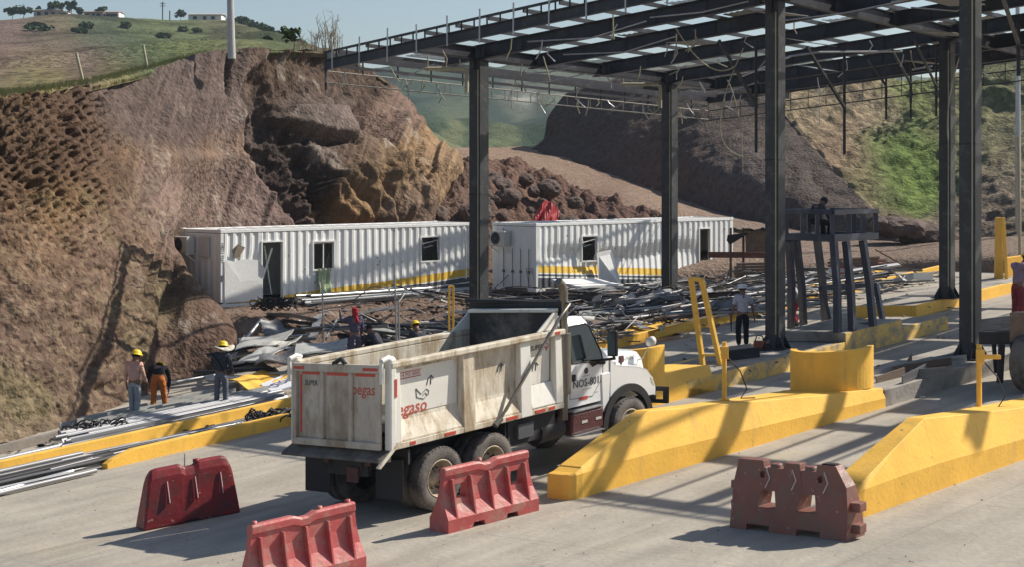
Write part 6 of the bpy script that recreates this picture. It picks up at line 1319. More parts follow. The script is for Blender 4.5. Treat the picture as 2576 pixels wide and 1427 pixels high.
for i in range(820):
    u = Rt.uniform(1, 24); v = Rt.gauss(8, 3); v = min(max(v, 1.5), 14); X, Y = OC + u * UR + v * VQ
    z = surf(X, Y) + Rt.uniform(.02, .15 + .5 * math.exp(-((u - 15) / 8) ** 2 - ((v - 8) / 4.2) ** 2)); L_ = Rt.uniform(.5, 2.6); a_ = Rt.gauss(.3, .6); b.mi = Rt.randrange(4); d_ = Vector((math.cos(a_), math.sin(a_), Rt.gauss(0, .12))) * L_ / 2; c_ = Vector((X, Y, z + abs(d_.z)))
    if Rt.random() < .22:
        b.mi = Rt.choice((0, 2, 4)); m_ = c_ + Vector((0, 0, Rt.uniform(-.05, .25))); up_ = (Rt.gauss(0, .5), Rt.gauss(0, .5), 1); w_ = Rt.uniform(.12, .42); b.beam(c_ - d_, m_, w_, .02, up=up_); b.beam(m_, c_ + d_ + Vector((0, 0, Rt.uniform(-.1, .2))), w_, .02, up=up_)
    elif Rt.random() < .4:
        s2_ = Vector((-d_.y, d_.x, 0)); b.tube([c_ - d_, c_ - d_ * .4 + s2_ * Rt.uniform(-.3, .3) + Vector((0, 0, Rt.uniform(.05, .5))), c_ + d_ * .3 + s2_ * Rt.uniform(-.4, .4) + Vector((0, 0, Rt.uniform(0, .3))), c_ + d_], .02, 4)
    else: b.beam(c_ - d_, c_ + d_, Rt.uniform(.03, .07), Rt.uniform(.02, .06))
tag(b.build('scrap_tangle', [M_scrap, M_steelD, M_tubeb, M_brown, M_shst], None, loc=(0, 0, 0)), 'short bars and strips filling the scrap tangle behind the truck', 'scrap', None, 'stuff')
# tubes stacked along the pad in front of the left container
for i in range(16):
    u = 2.9 + Rd.uniform(-.3, .4); v = .55 + (i % 6) * .13; X, Y = OC + (u + 3) * UR + v * VQ; L_ = Rd.uniform(5.6, 6.4)
    lay(X, Y, L_, math.atan2(.714, .70) + Rd.uniform(-.02, .02), .06 + .12 * (i // 6), .06 + .12 * (i // 6), 'chan' if i % 3 else 'tube', Rd.choice((M_galv, M_galv, M_scrap)), .05, 'long steel profile stacked in front of the left container', 'steel_profile', 'steel profile', 'profiles in front of the left container')
# left pavement: bundle of bright tubes
aL = math.atan2(r3.y, r3.x)
for i in range(30):
    row = i // 10; t = 2.75 + (i % 10) * .17 + row * .06; s_ = 3.2 + Rd.uniform(-.5, .5) + (i % 10) * .12; L_ = Rd.uniform(5.6, 6.8)
    c = lpt(D0, r3, n3, s_ + 1.0, t, .06 + row * .10)
    dx, dy = r3.x * L_ / 2, r3.y * L_ / 2; w_ = Rd.uniform(-.05, .05)
    piece('steel_tube', 'long bright steel tube in the neat bundle beside the orange trousered person', 'steel tube', 'bright tubes bundled on the left pavement', 'tube' if i % 4 else 'chan', M_tubeb, (c[0] - dx, c[1] - dy - w_, c[2] - GX * dx), (c[0] + dx, c[1] + dy + w_, c[2] + GX * dx), .048, roll=Rd.uniform(0, 6))
for i in range(12):
    t = 4.6 + (i % 6) * .28; s_ = 5.6 + Rd.uniform(-.6, .9); L_ = Rd.uniform(3.6, 5.5); c = lpt(D0, r3, n3, s_, t, .05 + .07 * (i // 6)); a_ = aL + Rd.uniform(-.06, .06); dx, dy = math.cos(a_) * L_ / 2, math.sin(a_) * L_ / 2
    piece('sheet_strip', 'flat grey sheet strip lying behind the bright tubes at the foot of the slope', 'sheet metal', 'flat strips at the foot of the slope', 'flat', M_shst, (c[0] - dx, c[1] - dy, c[2] - GX * dx), (c[0] + dx, c[1] + dy, c[2] + GX * dx), .20, .03, roll=math.pi / 2 * 0 + (math.pi / 2))
# along the low island
for i in range(44):
    s_ = Rd.uniform(-3.6, 7.5); t = Rd.uniform(.3, 1.5) if s_ > .5 else Rd.uniform(.5, 1.8); L_ = Rd.uniform(1.6, 4.8); c = lpt(D0, r3, n3, s_, t, (.06 if s_ > .8 else .03) + Rd.uniform(.02, .12)); a_ = aL + Rd.gauss(0, .09); dx, dy = math.cos(a_) * L_ / 2, math.sin(a_) * L_ / 2
    piece('steel_tube', 'steel tube lying between the two yellow kerbs of the low island', 'steel tube', 'tubes between the yellow kerbs', Rd.choice(('tube', 'chan', 'tube')), Rd.choice((M_tubeb, M_tubeb, M_galv, M_scrap)), (c[0] - dx, c[1] - dy, c[2] - GX * dx), (c[0] + dx, c[1] + dy, c[2] + GX * dx), Rd.choice((.022, .03, .038)), roll=Rd.uniform(0, 6))
for i in range(20):
    x = Rd.uniform(-60, 120); y = Rd.uniform(1150, 1232) - (x - 40) * .2; c = G(x, y, .05 + Rd.uniform(0, .15)); L_ = Rd.uniform(2.5, 4.5); a_ = aL + Rd.gauss(0.0, .05); dx, dy = math.cos(a_) * L_ / 2, math.sin(a_) * L_ / 2
    piece('steel_profile', 'steel profile in the loose pile at the left edge of the photo', 'steel profile', 'profiles at the left edge', Rd.choice(('chan', 'tube')), Rd.choice((M_tubeb, M_scrap)), (c.x - dx, c.y - dy, c.z - GX * dx), (c.x + dx, c.y + dy, c.z + GX * dx), Rd.choice((.05, .07)), roll=Rd.uniform(0, 6))
p0, p1 = G(-40, 1250, .08), G(182, 1188, .08); piece('steel_tube', 'long bright tube lying apart in front of the left pile', 'steel tube', None, 'tube', M_galv, p0, p1, .06)
p0, p1 = P(672, 1, 47), P(0, 0, 47)
piece('steel_tube', 'long pale tube leaning up out of the bent sheets by the brimmed hat', 'steel tube', None, 'tube', M_galv, P(562, 925, 46.5), P(660, 803, 49.5), .055)
piece('steel_tube', 'thin pale tube pointing left between the orange trousered person and the brimmed hat', 'steel tube', None, 'tube', M_galv, P(428, 965, 45.5), P(540, 945, 47.5), .04)
def sheet(name, label, cat, pts, m, fold=.0, th=.03, text=None, group=None, n=10):
    # a folded sheet over four corners, pts in order
    p = [Vector(q) for q in pts]; vs = []; nn = n
    nr = (p[1] - p[0]).cross(p[3] - p[0]).normalized()
    for j in range(nn + 1):
        for i in range(nn + 1):
            s_, t = i / nn, j / nn; v = (p[0] * (1-s_) + p[1] * s_) * (1-t) + (p[3] * (1-s_) + p[2] * s_) * t
            v = v + nr * (fold * (math.sin(s_ * 5 + t * 2) * .5 + abs(((t * 3) % 1) - .5)) ); vs.append(v)
    b = MB(); w_ = nn + 1; b.add(vs, [(j*w_+i, j*w_+i+1, (j+1)*w_+i+1, (j+1)*w_+i) for j in range(nn) for i in range(nn)]); b.recalc = False
    o = b.build(name, m, None); s2 = o.modifiers.new('t', 'SOLIDIFY'); s2.thickness = th; tag(o, label, cat, group); return o, p, nr
sg_ = 'bent grey sheets heaped left of the truck'
sheet('bent_sheet', 'upper pale grey roof sheet of the heap left of the truck, nearest the dark rock', 'sheet metal', [P(590, 885, 46.3), P(700, 868, 46.8), P(740, 836, 48.2), P(610, 858, 47.6)], M_shst, .10, group=sg_)
sheet('bent_sheet', 'broad pale grey roof sheet sloping across the middle of the heap left of the truck', 'sheet metal', [P(572, 928, 45.2), P(660, 905, 45.5), P(762, 852, 47.6), P(690, 868, 47.0)], M_shst, .12, group=sg_)
sheet('bent_sheet', 'dark grey crumpled sheet low in the heap left of the truck tailgate', 'sheet metal', [P(640, 925, 44.8), P(735, 915, 45), P(745, 880, 46.5), P(660, 905, 46)], M_scrap, .18, group=sg_)
sheet('bent_sheet', 'grey sheet edge pointing right behind the truck tailgate', 'sheet metal', [P(740, 905, 45), P(870, 880, 46), P(875, 858, 47.5), P(745, 872, 47)], M_shst, .10, group=sg_)
sheet('bent_sheet', 'steeply tilted grey sheet standing at the back of the heap under the bank', 'sheet metal', [P(665, 848, 48.4), P(730, 846, 48.6), P(700, 806, 49.6), P(655, 812, 49.2)], M_scrap, .10, group=sg_)
sheet('yellow_sheet', 'folded yellow sheet panel lying beside the white lettered sign', 'sheet metal', [P(575, 960, 44.0), P(632, 985, 43.2), P(726, 950, 44.6), P(690, 932, 45.8)], M_yel, .10)
o, p, nr = sheet('sign_panel', 'white sign panel with dark upside down letters lying beside the yellow sheet', 'sign', [P(655, 968, 43.8), P(690, 990, 43.0), P(742, 972, 43.6), P(728, 938, 45.2)], mat('sign_white', (.72, .73, .76), .4, var=.04), 0.0, n=3)
ex_ = (p[3] - p[0]).normalized(); nrm = nr if nr.z > 0 else -nr; ey_ = nrm.cross(ex_).normalized(); cc = (p[0] + p[1] + p[2] + p[3]) / 4 + nrm * .03
Mt = Matrix(((-ex_.x, -ey_.x, nrm.x, cc.x), (-ex_.y, -ey_.y, nrm.y, cc.y), (-ex_.z, -ey_.z, nrm.z, cc.z), (0, 0, 0, 1)))
b = MB(); b.text('POLD', .36, Mt, 0.001, bold=.006); lt = b.build('lettering', mat('navy_ink', (.05, .06, .16), .5, var=0, bump=0), o)
for i in range(26):   # small profiles sticking out of the sheet heap
    x = Rd.uniform(580, 900); y = Rd.uniform(830, 955) - abs(x - 700) * .05; Y = 44.5 + (955 - y) / 125 * 5; a_ = Rd.gauss(math.radians(20), .5); L_ = Rd.uniform(1.2, 3.2); c = P(x, y, Y); c.z = max(c.z, surf(c.x, c.y) + .05); dx, dy = math.cos(a_) * L_ / 2, math.sin(a_) * L_ / 2
    piece('steel_profile', 'steel profile caught in the heap of bent sheets left of the truck', 'steel profile', 'profiles in the sheet heap', Rd.choice(('chan', 'tube')), Rd.choice((M_galv, M_scrap, M_steelD)), c - Vector((dx, dy, Rd.uniform(-.1, .15))), c + Vector((dx, dy, Rd.uniform(-.05, .2))), Rd.choice((.03, .05)), roll=Rd.uniform(0, 6))
# big wall panel in front of the right container, with small heaps on it
sheet('wall_panel', 'large white wall panel lying tilted in front of the right container', 'wall panel', [P(1385, 702, 60.5), P(1452, 722, 58.8), P(1568, 716, 60.6), P(1500, 700, 62.0)], M_white, .02, .08)
sheet('yellow_sheet', 'flat yellow panel piece lying in the scrap right of the truck cab', 'sheet metal', [P(1562, 840, 49.5), P(1640, 836, 50.2), P(1668, 816, 51.5), P(1590, 822, 51.0)], M_yel, .03)
a, c = P(1640, 850, 48.5), P(1748, 822, 49.5); piece('yellow_beam', 'long yellow beam lying in the scrap left of the leaning yellow frame', 'beam', None, 'chan', M_yel, a, c, .17)
sheet('wall_panel', 'small pale panel leaning on the scrap below the right container', 'wall panel', [P(1660, 740, 60), P(1640, 752, 59), P(1590, 748, 59.4), P(1615, 738, 60.3)], M_shst, .02, .05)
# debris lying on the islands
for i, (x, y, L_, a_) in enumerate(((2270, 930, 1.8, .5), (2320, 925, 1.4, .2), (2300, 945, 1.2, .9), (2360, 915, 1.3, .0), (2240, 950, 1.0, .7), (2345, 940, .9, -.4), (2390, 905, 1.6, .3), (2285, 918, 1.1, 1.2))):
    c = G(x, y, .38 + .04 * (i % 3)); piece('board', 'loose flat board in the small litter right of the big yellow guard', 'board', 'boards on the central island', 'flat', (M_shst, M_wood, M_scrap)[i % 3], c - Vector((math.cos(a_), math.sin(a_), GX)) * L_ / 2, c + Vector((math.cos(a_), math.sin(a_), GX + .08)) * L_ / 2, .09, .03, roll=math.pi/2)
for i, (x, y, L_, lab) in enumerate(((1860, 902, 1.5, 'dark flat slab lying in front of the person in white helmet'), (1850, 893, 1.2, 'pale flat slab at the feet of the person in white helmet'), (2430, 820, 1.6, 'dark plank lying on the edge of the trailer at right'))):
    c = G(x, y, .40) if i < 2 else P(2500, 824, 37.6); piece('slab', lab, 'slab', None, 'flat', (M_steelD, M_slab, M_scrap)[i], c - Vector((.7, .2, .06)) * L_ / 2, c + Vector((.7, .2, .06)) * L_ / 2, .22, .07, roll=math.pi/2)
# petrol disc cutter by the column foot
g = G(1912, 882, .37); root = thing('disc_cutter', 'small orange brown petrol cutter standing at the foot of the big column', 'power tool', g)
b = MB(); b.box(g.x - .16, g.x + .14, g.y - .1, g.y + .1, g.z + .02, g.z + .24); b.build('body', mat('orange_plastic', (.30, .08, .03), .5), root, bevel=.03)
b = MB(); b.tube([g + Vector((-.14, 0, .2)), g + Vector((-.08, 0, .38)), g + Vector((.06, 0, .36)), g + Vector((.12, 0, .2))], .018, 6); b.build('handle', M_black, root)
b = MB(); b.lathe([(0, -.01), (.15, -.01), (.15, .01), (0, .01)], g + Vector((.26, -.06, .15)), (0, 1, 0), 20); b.build('disc', M_scrap, root)
b = MB(); b.beam(g + Vector((.1, -.05, .12)), g + Vector((.26, -.05, .15)), .05, .08); b.build('arm', M_black, root)
# shelter and timber beside the right container
Ys = 66.0; g = P(1860, 715, Ys); root = thing('shelter', 'ramshackle dark shelter with plank panel and red beam beside the right container', 'shelter', g)
for x, y in ((1838, 720), (1925, 712), (1870, 706)): b = MB(); b.beam(P(x, y, Ys), P(x, 572, Ys), .09, .09, up=(1, 0, 0)); b.build('post', M_wood, root)
b = MB(); b.grid(np.array([[tuple(P(1845 + 85 * i / 8, 570 + 14 * abs(math.sin(i * .9 + j)) * .5 + j * 3, Ys - 1 + j * 1.0)) for i in range(9)] for j in range(4)])); b.recalc = False; o = b.build('tarpaulin', M_dark, root); s2 = o.modifiers.new('t', 'SOLIDIFY'); s2.thickness = .02
b = MB(); b.hexa([P(1876, 636, Ys - .3), P(1926, 634, Ys - .3), P(1926, 634, Ys), P(1876, 636, Ys), P(1874, 584, Ys - .3), P(1924, 580, Ys - .3), P(1924, 580, Ys), P(1874, 584, Ys)]); b.build('plank_panel', M_wood, root)
b = MB(); b.beam(P(1782, 640, Ys - .6), P(1950, 641, Ys - .6), .15, .24); b.build('red_beam', M_wred, root)
b = MB(); b.add([P(1830, 590, Ys - .8), P(1885, 584, Ys - .8), P(1880, 588, Ys - .8), P(1836, 615, Ys - .8), P(1828, 604, Ys - .8)], [(0,1,2,3,4)]); o = b.build('cloth', M_black, root); s2 = o.modifiers.new('t', 'SOLIDIFY'); s2.thickness = .02
for i in range(14):
    y = 712 - (i // 2) * 8; piece('timber', 'weathered timber in the stack under the ramshackle shelter', 'timber', 'timbers under the shelter', 'flat', M_wood, P(1850 + Rd.uniform(-6, 6), y, Ys - .9 - (i % 2) * .25), P(1965 + Rd.uniform(-8, 8), y - 3, Ys - .5 - (i % 2) * .25), .10, .10)
for i in range(26):
    lv = i // 6; y = 684 - lv * 8; x0 = 2095 + Rd.uniform(-12, 20); piece('timber', 'reddish brown timber in the stack beyond the booth frame', 'timber', 'timbers beyond the booth frame', 'flat' if i % 3 else 'tube', (M_wood, M_wred)[i % 2], P(x0, y, 66 + (i % 6) * .22), P(x0 + 118 + Rd.uniform(-12, 12), y - 6, 66.6 + (i % 6) * .22), .08, .08, roll=Rd.uniform(-.2, .2))
# red crumpled tarpaulin on the heap
vs = []; 
for j in range(12):
    for i in range(14):
        t = i / 13; k = j / 11; h = (1 - k) * (.5 + .5 * math.sin(t * 3.1)); q = P(1345 + 62 * t - 4 * k, 556 - 52 * h * (1.0 if t > .3 else .6 + t), 68.5 + k * -.6 + t * .3); vs.append(q + Vector((0, .16 * math.sin(t * 14 + k * 5), .05 * math.sin(t * 19))))
b = MB(); b.add(vs, [(j*14+i, j*14+i+1, (j+1)*14+i+1, (j+1)*14+i) for j in range(11) for i in range(13)]); b.recalc = False; o = b.build('tarpaulin', mat('red_tarpaulin', (.36, .03, .035), .6, var=.1), None); s2 = o.modifiers.new('t', 'SOLIDIFY'); s2.thickness = .02; tag(o, 'crumpled red tarpaulin heaped behind the right container roof', 'tarpaulin')
# tangle of black cable by the container door
b = MB()
for k in range(26):
    c = P(695 + Rd.uniform(-38, 38), 772 + Rd.uniform(-6, 14), 53.0); r = Rd.uniform(.15, .4); pts = [c + Vector((math.cos(t + k) * r, math.sin(t + k) * r * .5, .12 + .12 * math.sin(2 * t + k))) for t in np.linspace(0, 5.5, 12)]; b.tube(pts, .02, 4)
tag(b.build('cable_tangle', M_black, None), 'tangle of black cable lying below the left container door', 'cable')
# ================================================================== TRAILER AT THE RIGHT EDGE
g = G(2560, 985, .0); root = thing('trailer', 'dark flat trailer with big tyre cut off by the right edge of the photo', 'trailer', g)
Yt = g.y; tx = g.x
b = MB(); zt_ = zc(846, Yt); b.hexa([P(2540, 862, Yt - .3), P(2680, 862, Yt - .3), P(2720, 850, Yt + 2.0), P(2560, 850, Yt + 2.0), P(2540, 788, Yt - .3), P(2680, 788, Yt - .3), P(2720, 784, Yt + 2.0), P(2560, 784, Yt + 2.0)]); b.build('load_box', M_wood, root, bevel=.02)
b = MB(); b.hexa([P(2462, 868, Yt + .6), P(2550, 868, Yt + .2), P(2560, 862, Yt + 1.6), P(2475, 862, Yt + 2.0), P(2462, 836, Yt + .6), P(2550, 836, Yt + .2), P(2560, 832, Yt + 1.6), P(2475, 832, Yt + 2.0)]); b.build('deck', M_chas, root, bevel=.02)
r_t = .62; c = P(2590, 0, Yt - .2); c.z = GX * c.x + r_t
b = MB(); b.lathe(tyre_prof(.34, r_t), c, (.7, -.71, 0), 36); t_ = b.build('wheel', M_tyre, root); b = MB(); b.lathe([(.36, .12), (.34, .1), (.3, 0), (.12, -.02), (.1, .08), (0, .1)], c, (.7, -.71, 0), 24); b.build('rim', M_chas, t_)
b = MB(); b.beam(P(2520, 868, Yt), P(2515, 965, Yt), .10, .12, up=(1, 0, 0)); b.beam(P(2548, 868, Yt), P(2565, 975, Yt), .10, .12, up=(1, 0, 0)); b.beam(P(2500, 868, Yt + .4), P(2506, 940, Yt + .4), .06, .08, up=(1, 0, 0)); b.build('stand', M_chas, root)
g = P(2560, 822, Yt + 1.6); person('person in mauve top and red trousers at the right edge, standing on the trailer', g, math.radians(-70), dict(chest=(0, .10, 1.24), neck=(0, .18, 1.38), head=(0, .25, 1.48), top=(0, .28, 1.59), elR=(.22, .22, 1.1), wrR=(.15, .42, 1.05), elL=(-.22, .22, 1.1), wrL=(-.15, .42, 1.05)), cloth('mauve_cloth', (.28, .20, .27)), cloth('dull_red_trousers', (.25, .05, .06)), 'yellow', True, 1.72, 'long')
# ================================================================== ROCKS AND LITTER
def rockmesh(seed):
    bm = bmesh.new(); bmesh.ops.create_icosphere(bm, subdivisions=3, radius=1); A = np.array([tuple(v.co) for v in bm.verts]); d = 1 + .35 * fbm(A * 1.1 + seed * 7, 3) + .12 * fbm(A * 4 + seed, 2)
    for v, k in zip(bm.verts, d): v.co *= float(k); v.co.z *= .75
    me = bpy.data.meshes.new('rock'); bm.to_mesh(me); bm.free(); me.materials.append(mat('dark_rock', (.115, .08, .066), .95, var=.3, vscale=3, bump=.15, bscale=8)); return me
RM = [rockmesh(k) for k in range(4)]
Rk = random.Random(5)
for i in range(34):
    x = Rk.uniform(1085, 1560); y = 440 + Rk.uniform(5, 110) + max(0, x - 1300) * .22; Y = 79 - (y - 440) * .055; s = Rk.choice((.22, .3, .4, .6)); o = bpy.data.objects.new('rock', RM[i % 4]); COL.objects.link(o); o.location = P(x, y, Y) + Vector((0, 0, .1)); o.scale = (s, s * Rk.uniform(.7, 1.1), s); o.rotation_euler = (0, 0, Rk.uniform(0, 6)); tag(o, 'dark red boulder lying on the rock heap beside the haul road', 'rock', 'boulders on the rock heap')
for i in range(16):
    x = Rk.uniform(2210, 2345); y = 560 + (x - 2210) * .30 + Rk.uniform(-14, 12); o = bpy.data.objects.new('rock', RM[i % 4]); COL.objects.link(o); s = Rk.choice((.4, .6, .85)); o.location = P(x, y, 76.5); o.scale = (s * 1.3, s, s * .8); o.rotation_euler = (0, 0, Rk.uniform(0, 6)); tag(o, 'dark broken rock at the foot of the grassy slope on the right', 'rock', 'rocks at the foot of the right slope')
def litter(n, name, label, fn, mats, smin, smax, thick=.3):
    b = MB()
    for i in range(n):
        X, Y, z = fn(); s = Rk.uniform(smin, smax); a = Rk.uniform(0, 6.3); M = Matrix.Translation((X, Y, z)) @ Matrix.Rotation(a, 4, 'Z') @ Matrix.Rotation(Rk.uniform(-.5, .5), 4, 'X') @ Matrix.Rotation(Rk.uniform(-.4, .4), 4, 'Y'); b.mi = Rk.randrange(len(mats)); b.box(-s, s, -s * Rk.uniform(.3, .8), s * .6, 0, s * thick * Rk.uniform(.4, 1.3), M)
    o = b.build(name, mats, None, loc=(0, 0, 0)); tag(o, label, 'litter', None, 'stuff')
def f1():
    u = Rk.uniform(1, 25); v = Rk.gauss(6, 3.6); v = min(max(v, .4), 14); X, Y = OC + u * UR + v * VQ; return X, Y, surf(X, Y) + .01
litter(2600, 'rubble', 'small pale and dark scraps strewn over the bank and the scrap tangle', f1, [M_shst, M_white, M_steelD, M_dirt, M_scrap, M_wood], .03, .14)
def f2():
    u = Rk.uniform(18, 28); v = Rk.uniform(-1, 5); X, Y = OC + u * UR + v * VQ; return X, Y, surf(X, Y) + .02
litter(420, 'rubble', 'pale broken scraps strewn around the right container door', f2, [M_shst, M_white, M_dirt, M_scrap, M_wood], .05, .2)
def f4():
    s_ = Rk.uniform(-4, 9); t = Rk.uniform(.25, 6.2); c = lpt(D0, r3, n3, s_, t, .03 if t > 2.3 else .07); return c
litter(420, 'rubble', 'small scraps strewn among the tubes on the left pavement', f4, [M_shst, M_steelD, M_scrap, M_brown, M_black], .03, .12)
def f5():
    g = G(Rk.uniform(-20, 2590), Rk.uniform(1120, 1440), .004); return g.x, g.y, g.z
litter(120, "grit", 'tiny stones and crumbs scattered over the concrete lanes', f5, [M_dirt, M_curb, M_curb], .006, .013, .8)
for (x, y, Y_, lab) in ((705, 1062, 38.6, 'bundle of dark crumpled scrap on the low island just left of the truck'), (250, 1092, 41.0, 'small heap of crumpled dark scrap at the left end of the bright tubes')):
    b = MB(); g = G(x, y, .1)
    for k in range(30):
        c = g + Vector((Rk.uniform(-.7, .7), Rk.uniform(-.35, .35), Rk.uniform(0, .15))); r = Rk.uniform(.1, .3); b.tube([c + Vector((math.cos(t + k) * r, math.sin(t * 1.3 + k) * r * .6, .08 + .1 * math.sin(2 * t + k))) for t in np.linspace(0, 4.5, 9)], .022, 4)
    tag(b.build('scrap_bundle', M_steelD, None), lab, 'scrap')
def f3():
    g = G(Rk.uniform(1690, 2400), Rk.uniform(720, 950), .37); return g.x, g.y, g.z
litter(160, 'rubble', 'sparse dark crumbs on the islands and paving beyond the yellow guards', f3, [M_dirt, M_scrap, M_wood], .02, .06)
# ================================================================== VEGETATION AND HOUSES ON THE HILL
def leaf_mat(n, c): return mat(n, c, .8, var=.3, vscale=.5, bump=0, spec=.1)
M_bark = mat('bark', (.09, .07, .05), .95, var=.2); M_lf = [leaf_mat('leaves_dark', (.045, .075, .03)), leaf_mat('leaves_mid', (.07, .10, .04))]
def tree(label, base, H, Wd, seed, group='trees around the houses on the hill', name='tree', cat='tree', n=420, trunk=.35, leaf=.45):
    rr_ = random.Random(seed); root = thing(name, label, cat, base, group)
    b = MB(); b.tube([base - Vector((0, 0, .5)), base + Vector((.1 * Wd, 0, H * trunk)), base + Vector((0, 0, H * .7))], [H * .035, H * .025, H * .012], 6)
    for k in range(5): a = rr_.uniform(0, 6.3); b.tube([base + Vector((0, 0, H * rr_.uniform(.3, .5))), base + Vector((math.cos(a) * Wd * .35, math.sin(a) * Wd * .35, H * rr_.uniform(.55, .8)))], [H * .015, H * .006], 5)
    b.build('trunk', M_bark, root); b = MB(); cl = [(rr_.gauss(0, .26) * Wd, rr_.gauss(0, .26) * Wd, H * rr_.uniform(.45, .88), rr_.uniform(.16, .32) * Wd) for _ in range(11)]
    for i in range(n):
        c = rr_.choice(cl); d = Vector((rr_.gauss(0, 1), rr_.gauss(0, 1), rr_.gauss(0, .8))).normalized() * c[3] * rr_.uniform(.5, 1.1); p = base + Vector(c[:3]) + d; s = leaf * rr_.uniform(.5, 1.2); a = Vector((rr_.gauss(0, 1), rr_.gauss(0, 1), rr_.gauss(0, 1))).normalized(); t = a.cross(Vector((0, 0, 1))); t = t.normalized() if t.length > .01 else Vector((1, 0, 0)); u_ = a.cross(t); b.mi = i % 2
        b.add([p - t * s, p + u_ * s * .7, p + t * s, p - u_ * s * .7], [(0, 1, 2, 3)])
    b.recalc = False; b.build('crown', M_lf, root); return root
HYd = 424
for k, (x, y, h, w_, lab) in enumerate(((30, 44, 22, 26, 'small dark tree at the far left end of the hilltop'), (58, 44, 28, 32, 'rounded dark tree left of the long house'), (132, 28, 22, 34, 'broad low tree behind the long house roof'), (178, 34, 32, 22, 'tallest dark tree between the long house and the red roofed one'), (252, 38, 22, 20, 'dark tree behind the red roofed house'), (454, 46, 20, 20, 'dark round tree left of the lone house on the right'), (202, 38, 18, 18, 'small tree right of the tallest tree on the hilltop'), (96, 40, 26, 12, 'slim spiky tree in front of the long house'))):
    m_ = HYd / FPX; tree(lab, P(x, y, HYd), h * m_, w_ * m_, k, leaf=.42, n=520)
for k in range(15):
    t = k / 14; x = 590 + 165 * t; y = 58 + 62 * t ** 1.3; Yb = 415 - 120 * t; tree('dark green bush on the right shoulder of the hill', P(x, y + 3, Yb), (15 + Rk.uniform(0, 8)) * Yb / FPX, (20 + Rk.uniform(0, 8)) * Yb / FPX, 40 + k, 'bushes along the right shoulder of the hill', 'bush', 'bush', 320, .2, .4)
hx_, hy_ = proj(HILL)
for k in range(34):
    x = Rk.uniform(20, 690); y = Rk.uniform(62, 150) + (25 if x < 90 else 0); y = max(y, 66 + max(0, x - 560) * .35)
    if x < 200 and y > 75: y = Rk.uniform(64, 84)
    dd_ = (hx_ - x) ** 2 + (hy_ - y) ** 2 + (HILL[..., 1] < 100) * 1e6; j_ = np.unravel_index(np.argmin(dd_), dd_.shape); p = Vector(HILL[j_].tolist()); m_ = p.y / FPX
    tree('dark scrub clump on the green flank of the hill', p, Rk.uniform(7, 13) * m_, Rk.uniform(13, 30) * m_, 80 + k, 'scrub clumps on the flank of the hill', 'bush', 'bush', 170, .1, .5 * p.y / 400 + .1)
M_wall = mat('house_wall', (.48, .44, .38), .9); M_wallw = mat('house_wall_white', (.75, .73, .70), .8); M_roof1 = mat('tin_roof', (.42, .40, .37), .6); M_roof2 = mat('rust_roof', (.34, .22, .17), .8)
def house(label, x0, x1, yb, yt, wm, rm, Y=422):
    base = P((x0 + x1) / 2, yb, Y); m_ = Y / FPX; L_ = (x1 - x0) * m_; H_ = (yb - yt) * m_; root = thing('house', label, 'house', base, 'houses on the hilltop'); z0 = base.z - 1
    b = MB(); b.box(base.x - L_ * .46, base.x + L_ * .46, base.y, base.y + 6, z0, base.z + H_ * .72); wl = b.build('wall', wm, root)
    b = MB(); b.prism([(base.y - 1, base.z + H_ * .72), (base.y + 3, base.z + H_), (base.y + 7, base.z + H_ * .72), (base.y + 3, base.z + H_ * .86)], 'x', base.x - L_ / 2, base.x + L_ / 2); b.build('roof', rm, root)
    for t in (.2, .75):
        b = MB(); cx_ = base.x - L_ * .46 + L_ * .92 * t; b.box(cx_ - .5, cx_ + .5, base.y - .06, base.y - .01, base.z + H_ * .2, base.z + H_ * .55); b.build('window', M_dark, wl)
    b = MB(); cx_ = base.x; b.box(cx_ - .45, cx_ + .45, base.y - .06, base.y - .01, base.z - .2, base.z + H_ * .55); b.build('door', M_dark, wl)
house('long low house with pale tin roof among trees on the hilltop', 82, 152, 42, 19, M_wall, M_roof1); house('small white walled hut right of the long house', 150, 168, 40, 24, M_wallw, M_roof1)
house('brownish house with rusty roof in the middle of the hilltop', 208, 262, 44, 24, M_wall, M_roof2); house('small pale house with rust red roof, right of the brownish house', 264, 300, 44, 25, M_wallw, M_roof2)
house('lone grey roofed house with bright wall near the concrete pole', 470, 560, 52, 30, M_wallw, M_roof1)
for x, y0, y1, l in ((409, 50, 3, 'distant wooden utility pole with crossarms on the hilltop'), (427, 52, 26, 'short distant post right of the utility pole on the hilltop')):
    bb = P(x, y0, 424); root = thing('utility_pole', l, 'utility pole', bb); b = MB(); b.tube([bb - Vector((0, 0, .5)), P(x, y1, 424)], .16, 6); b.build('pole', M_bark, root)
    if y1 < 20:
        for yy in (8, 14): b = MB(); b.beam(P(x - 7, yy, 424), P(x + 7, yy, 424), .15, .15); b.build('crossarm', M_bark, root)
def shrub(label, x, y, Y, h, n, spread, group, m, name='dry_shrub'):
    base = P(x, y, Y); b = MB(); rr_ = random.Random(int(x))
    for i in range(n):
        a = rr_.uniform(0, 6.3); r = rr_.uniform(0, spread); p = base + Vector((math.cos(a) * r, math.sin(a) * r, 0)); hh = h * rr_.uniform(.5, 1); lean = rr_.uniform(-.25, .25); b.tube([p, p + Vector((lean * .4 * hh, 0, hh * .5)), p + Vector((lean * hh, 0, hh))], [.02, .015, .006], 4)
        for q in range(4): t = rr_.uniform(.4, .95); e = p + Vector((lean * hh * t, 0, hh * t)); b.tube([e, e + Vector((rr_.uniform(-.3, .3), rr_.uniform(-.2, .2), rr_.uniform(.1, .35)))], [.012, .005], 4)
    o = b.build(name, m, None); tag(o, label, 'shrub', group)
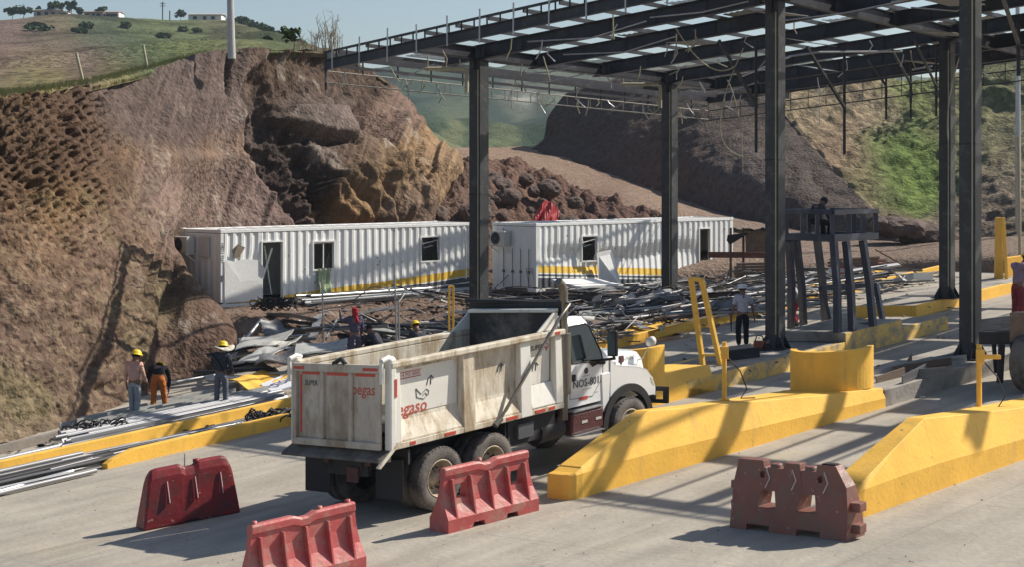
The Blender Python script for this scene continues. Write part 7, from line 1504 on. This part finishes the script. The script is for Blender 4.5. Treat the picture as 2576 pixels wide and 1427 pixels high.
M_dry = mat('dry_stalk', (.26, .22, .15), .9)
for x, h in ((800, 1.1), (815, 1.7), (832, 2.0), (850, 1.4), (764, .7)): shrub('bare dry shrub on the crest beside the canopy corner', x, 130, 74, h, 8, .5, 'dry shrubs on the crest', M_dry)
for k, (x, y, Y, h) in enumerate(((735, 122, 71, .8), (2460, 185, 100, 3.0))):
    tree(('small leafy bush on the crest left of the dry shrubs', 'bush hanging on the slope behind the right columns')[k], P(x, y, Y), h * 1.2, h * 1.3, 200 + k, None, 'bush', 'bush', 160, .2, .12 if k == 0 else .2)
b = MB(); rr_ = random.Random(9)
for i in range(5200):
    x = rr_.uniform(-60, 520); f = sm(0, 1, rr_.random()); yb = np.interp(x, [-60, 60, 225, 420, 520], [246, 236, 212, 165, 142]); p = P(x, yb - rr_.uniform(-2, 14) * .8, np.interp(x, [-60, 60, 225, 420, 520], [47.6, 49.3, 52.8, 60.8, 63.5]) + rr_.uniform(0, 6)); h = rr_.uniform(.05, .22); d = Vector((rr_.uniform(-.1, .1), rr_.uniform(-.05, .05), h)); b.add([p - Vector((.015, 0, .05)), p + Vector((.015, 0, -.05)), p + d], [(0, 1, 2)])
tag(b.build('grass', mat('dry_grass', (.26, .25, .09), .9, var=.3, vscale=1), None, loc=(0, 0, 0)), 'short dry green grass along the top of the cut slope', 'grass', None, 'stuff')

# ================================================================== HAZE
b = MB(); b.box(-700, 900, -12, 1150, -16.5, 175)
hz = b.build('haze', [], None, loc=(0, 0, 0)); hm = bpy.data.materials.new('haze'); hm.use_nodes = True; nt = hm.node_tree; nt.nodes.remove(nt.nodes['Principled BSDF'])
pv = nt.nodes.new('ShaderNodeVolumePrincipled'); pv.inputs['Color'].default_value = (.72, .86, 1.0, 1); pv.inputs['Density'].default_value = .0002; pv.inputs['Anisotropy'].default_value = .3
nt.links.new(pv.outputs[0], nt.nodes['Material Output'].inputs['Volume']); hz.data.materials.append(hm); tag(hz, 'thin bluish haze filling the valley', 'haze', None, 'stuff')
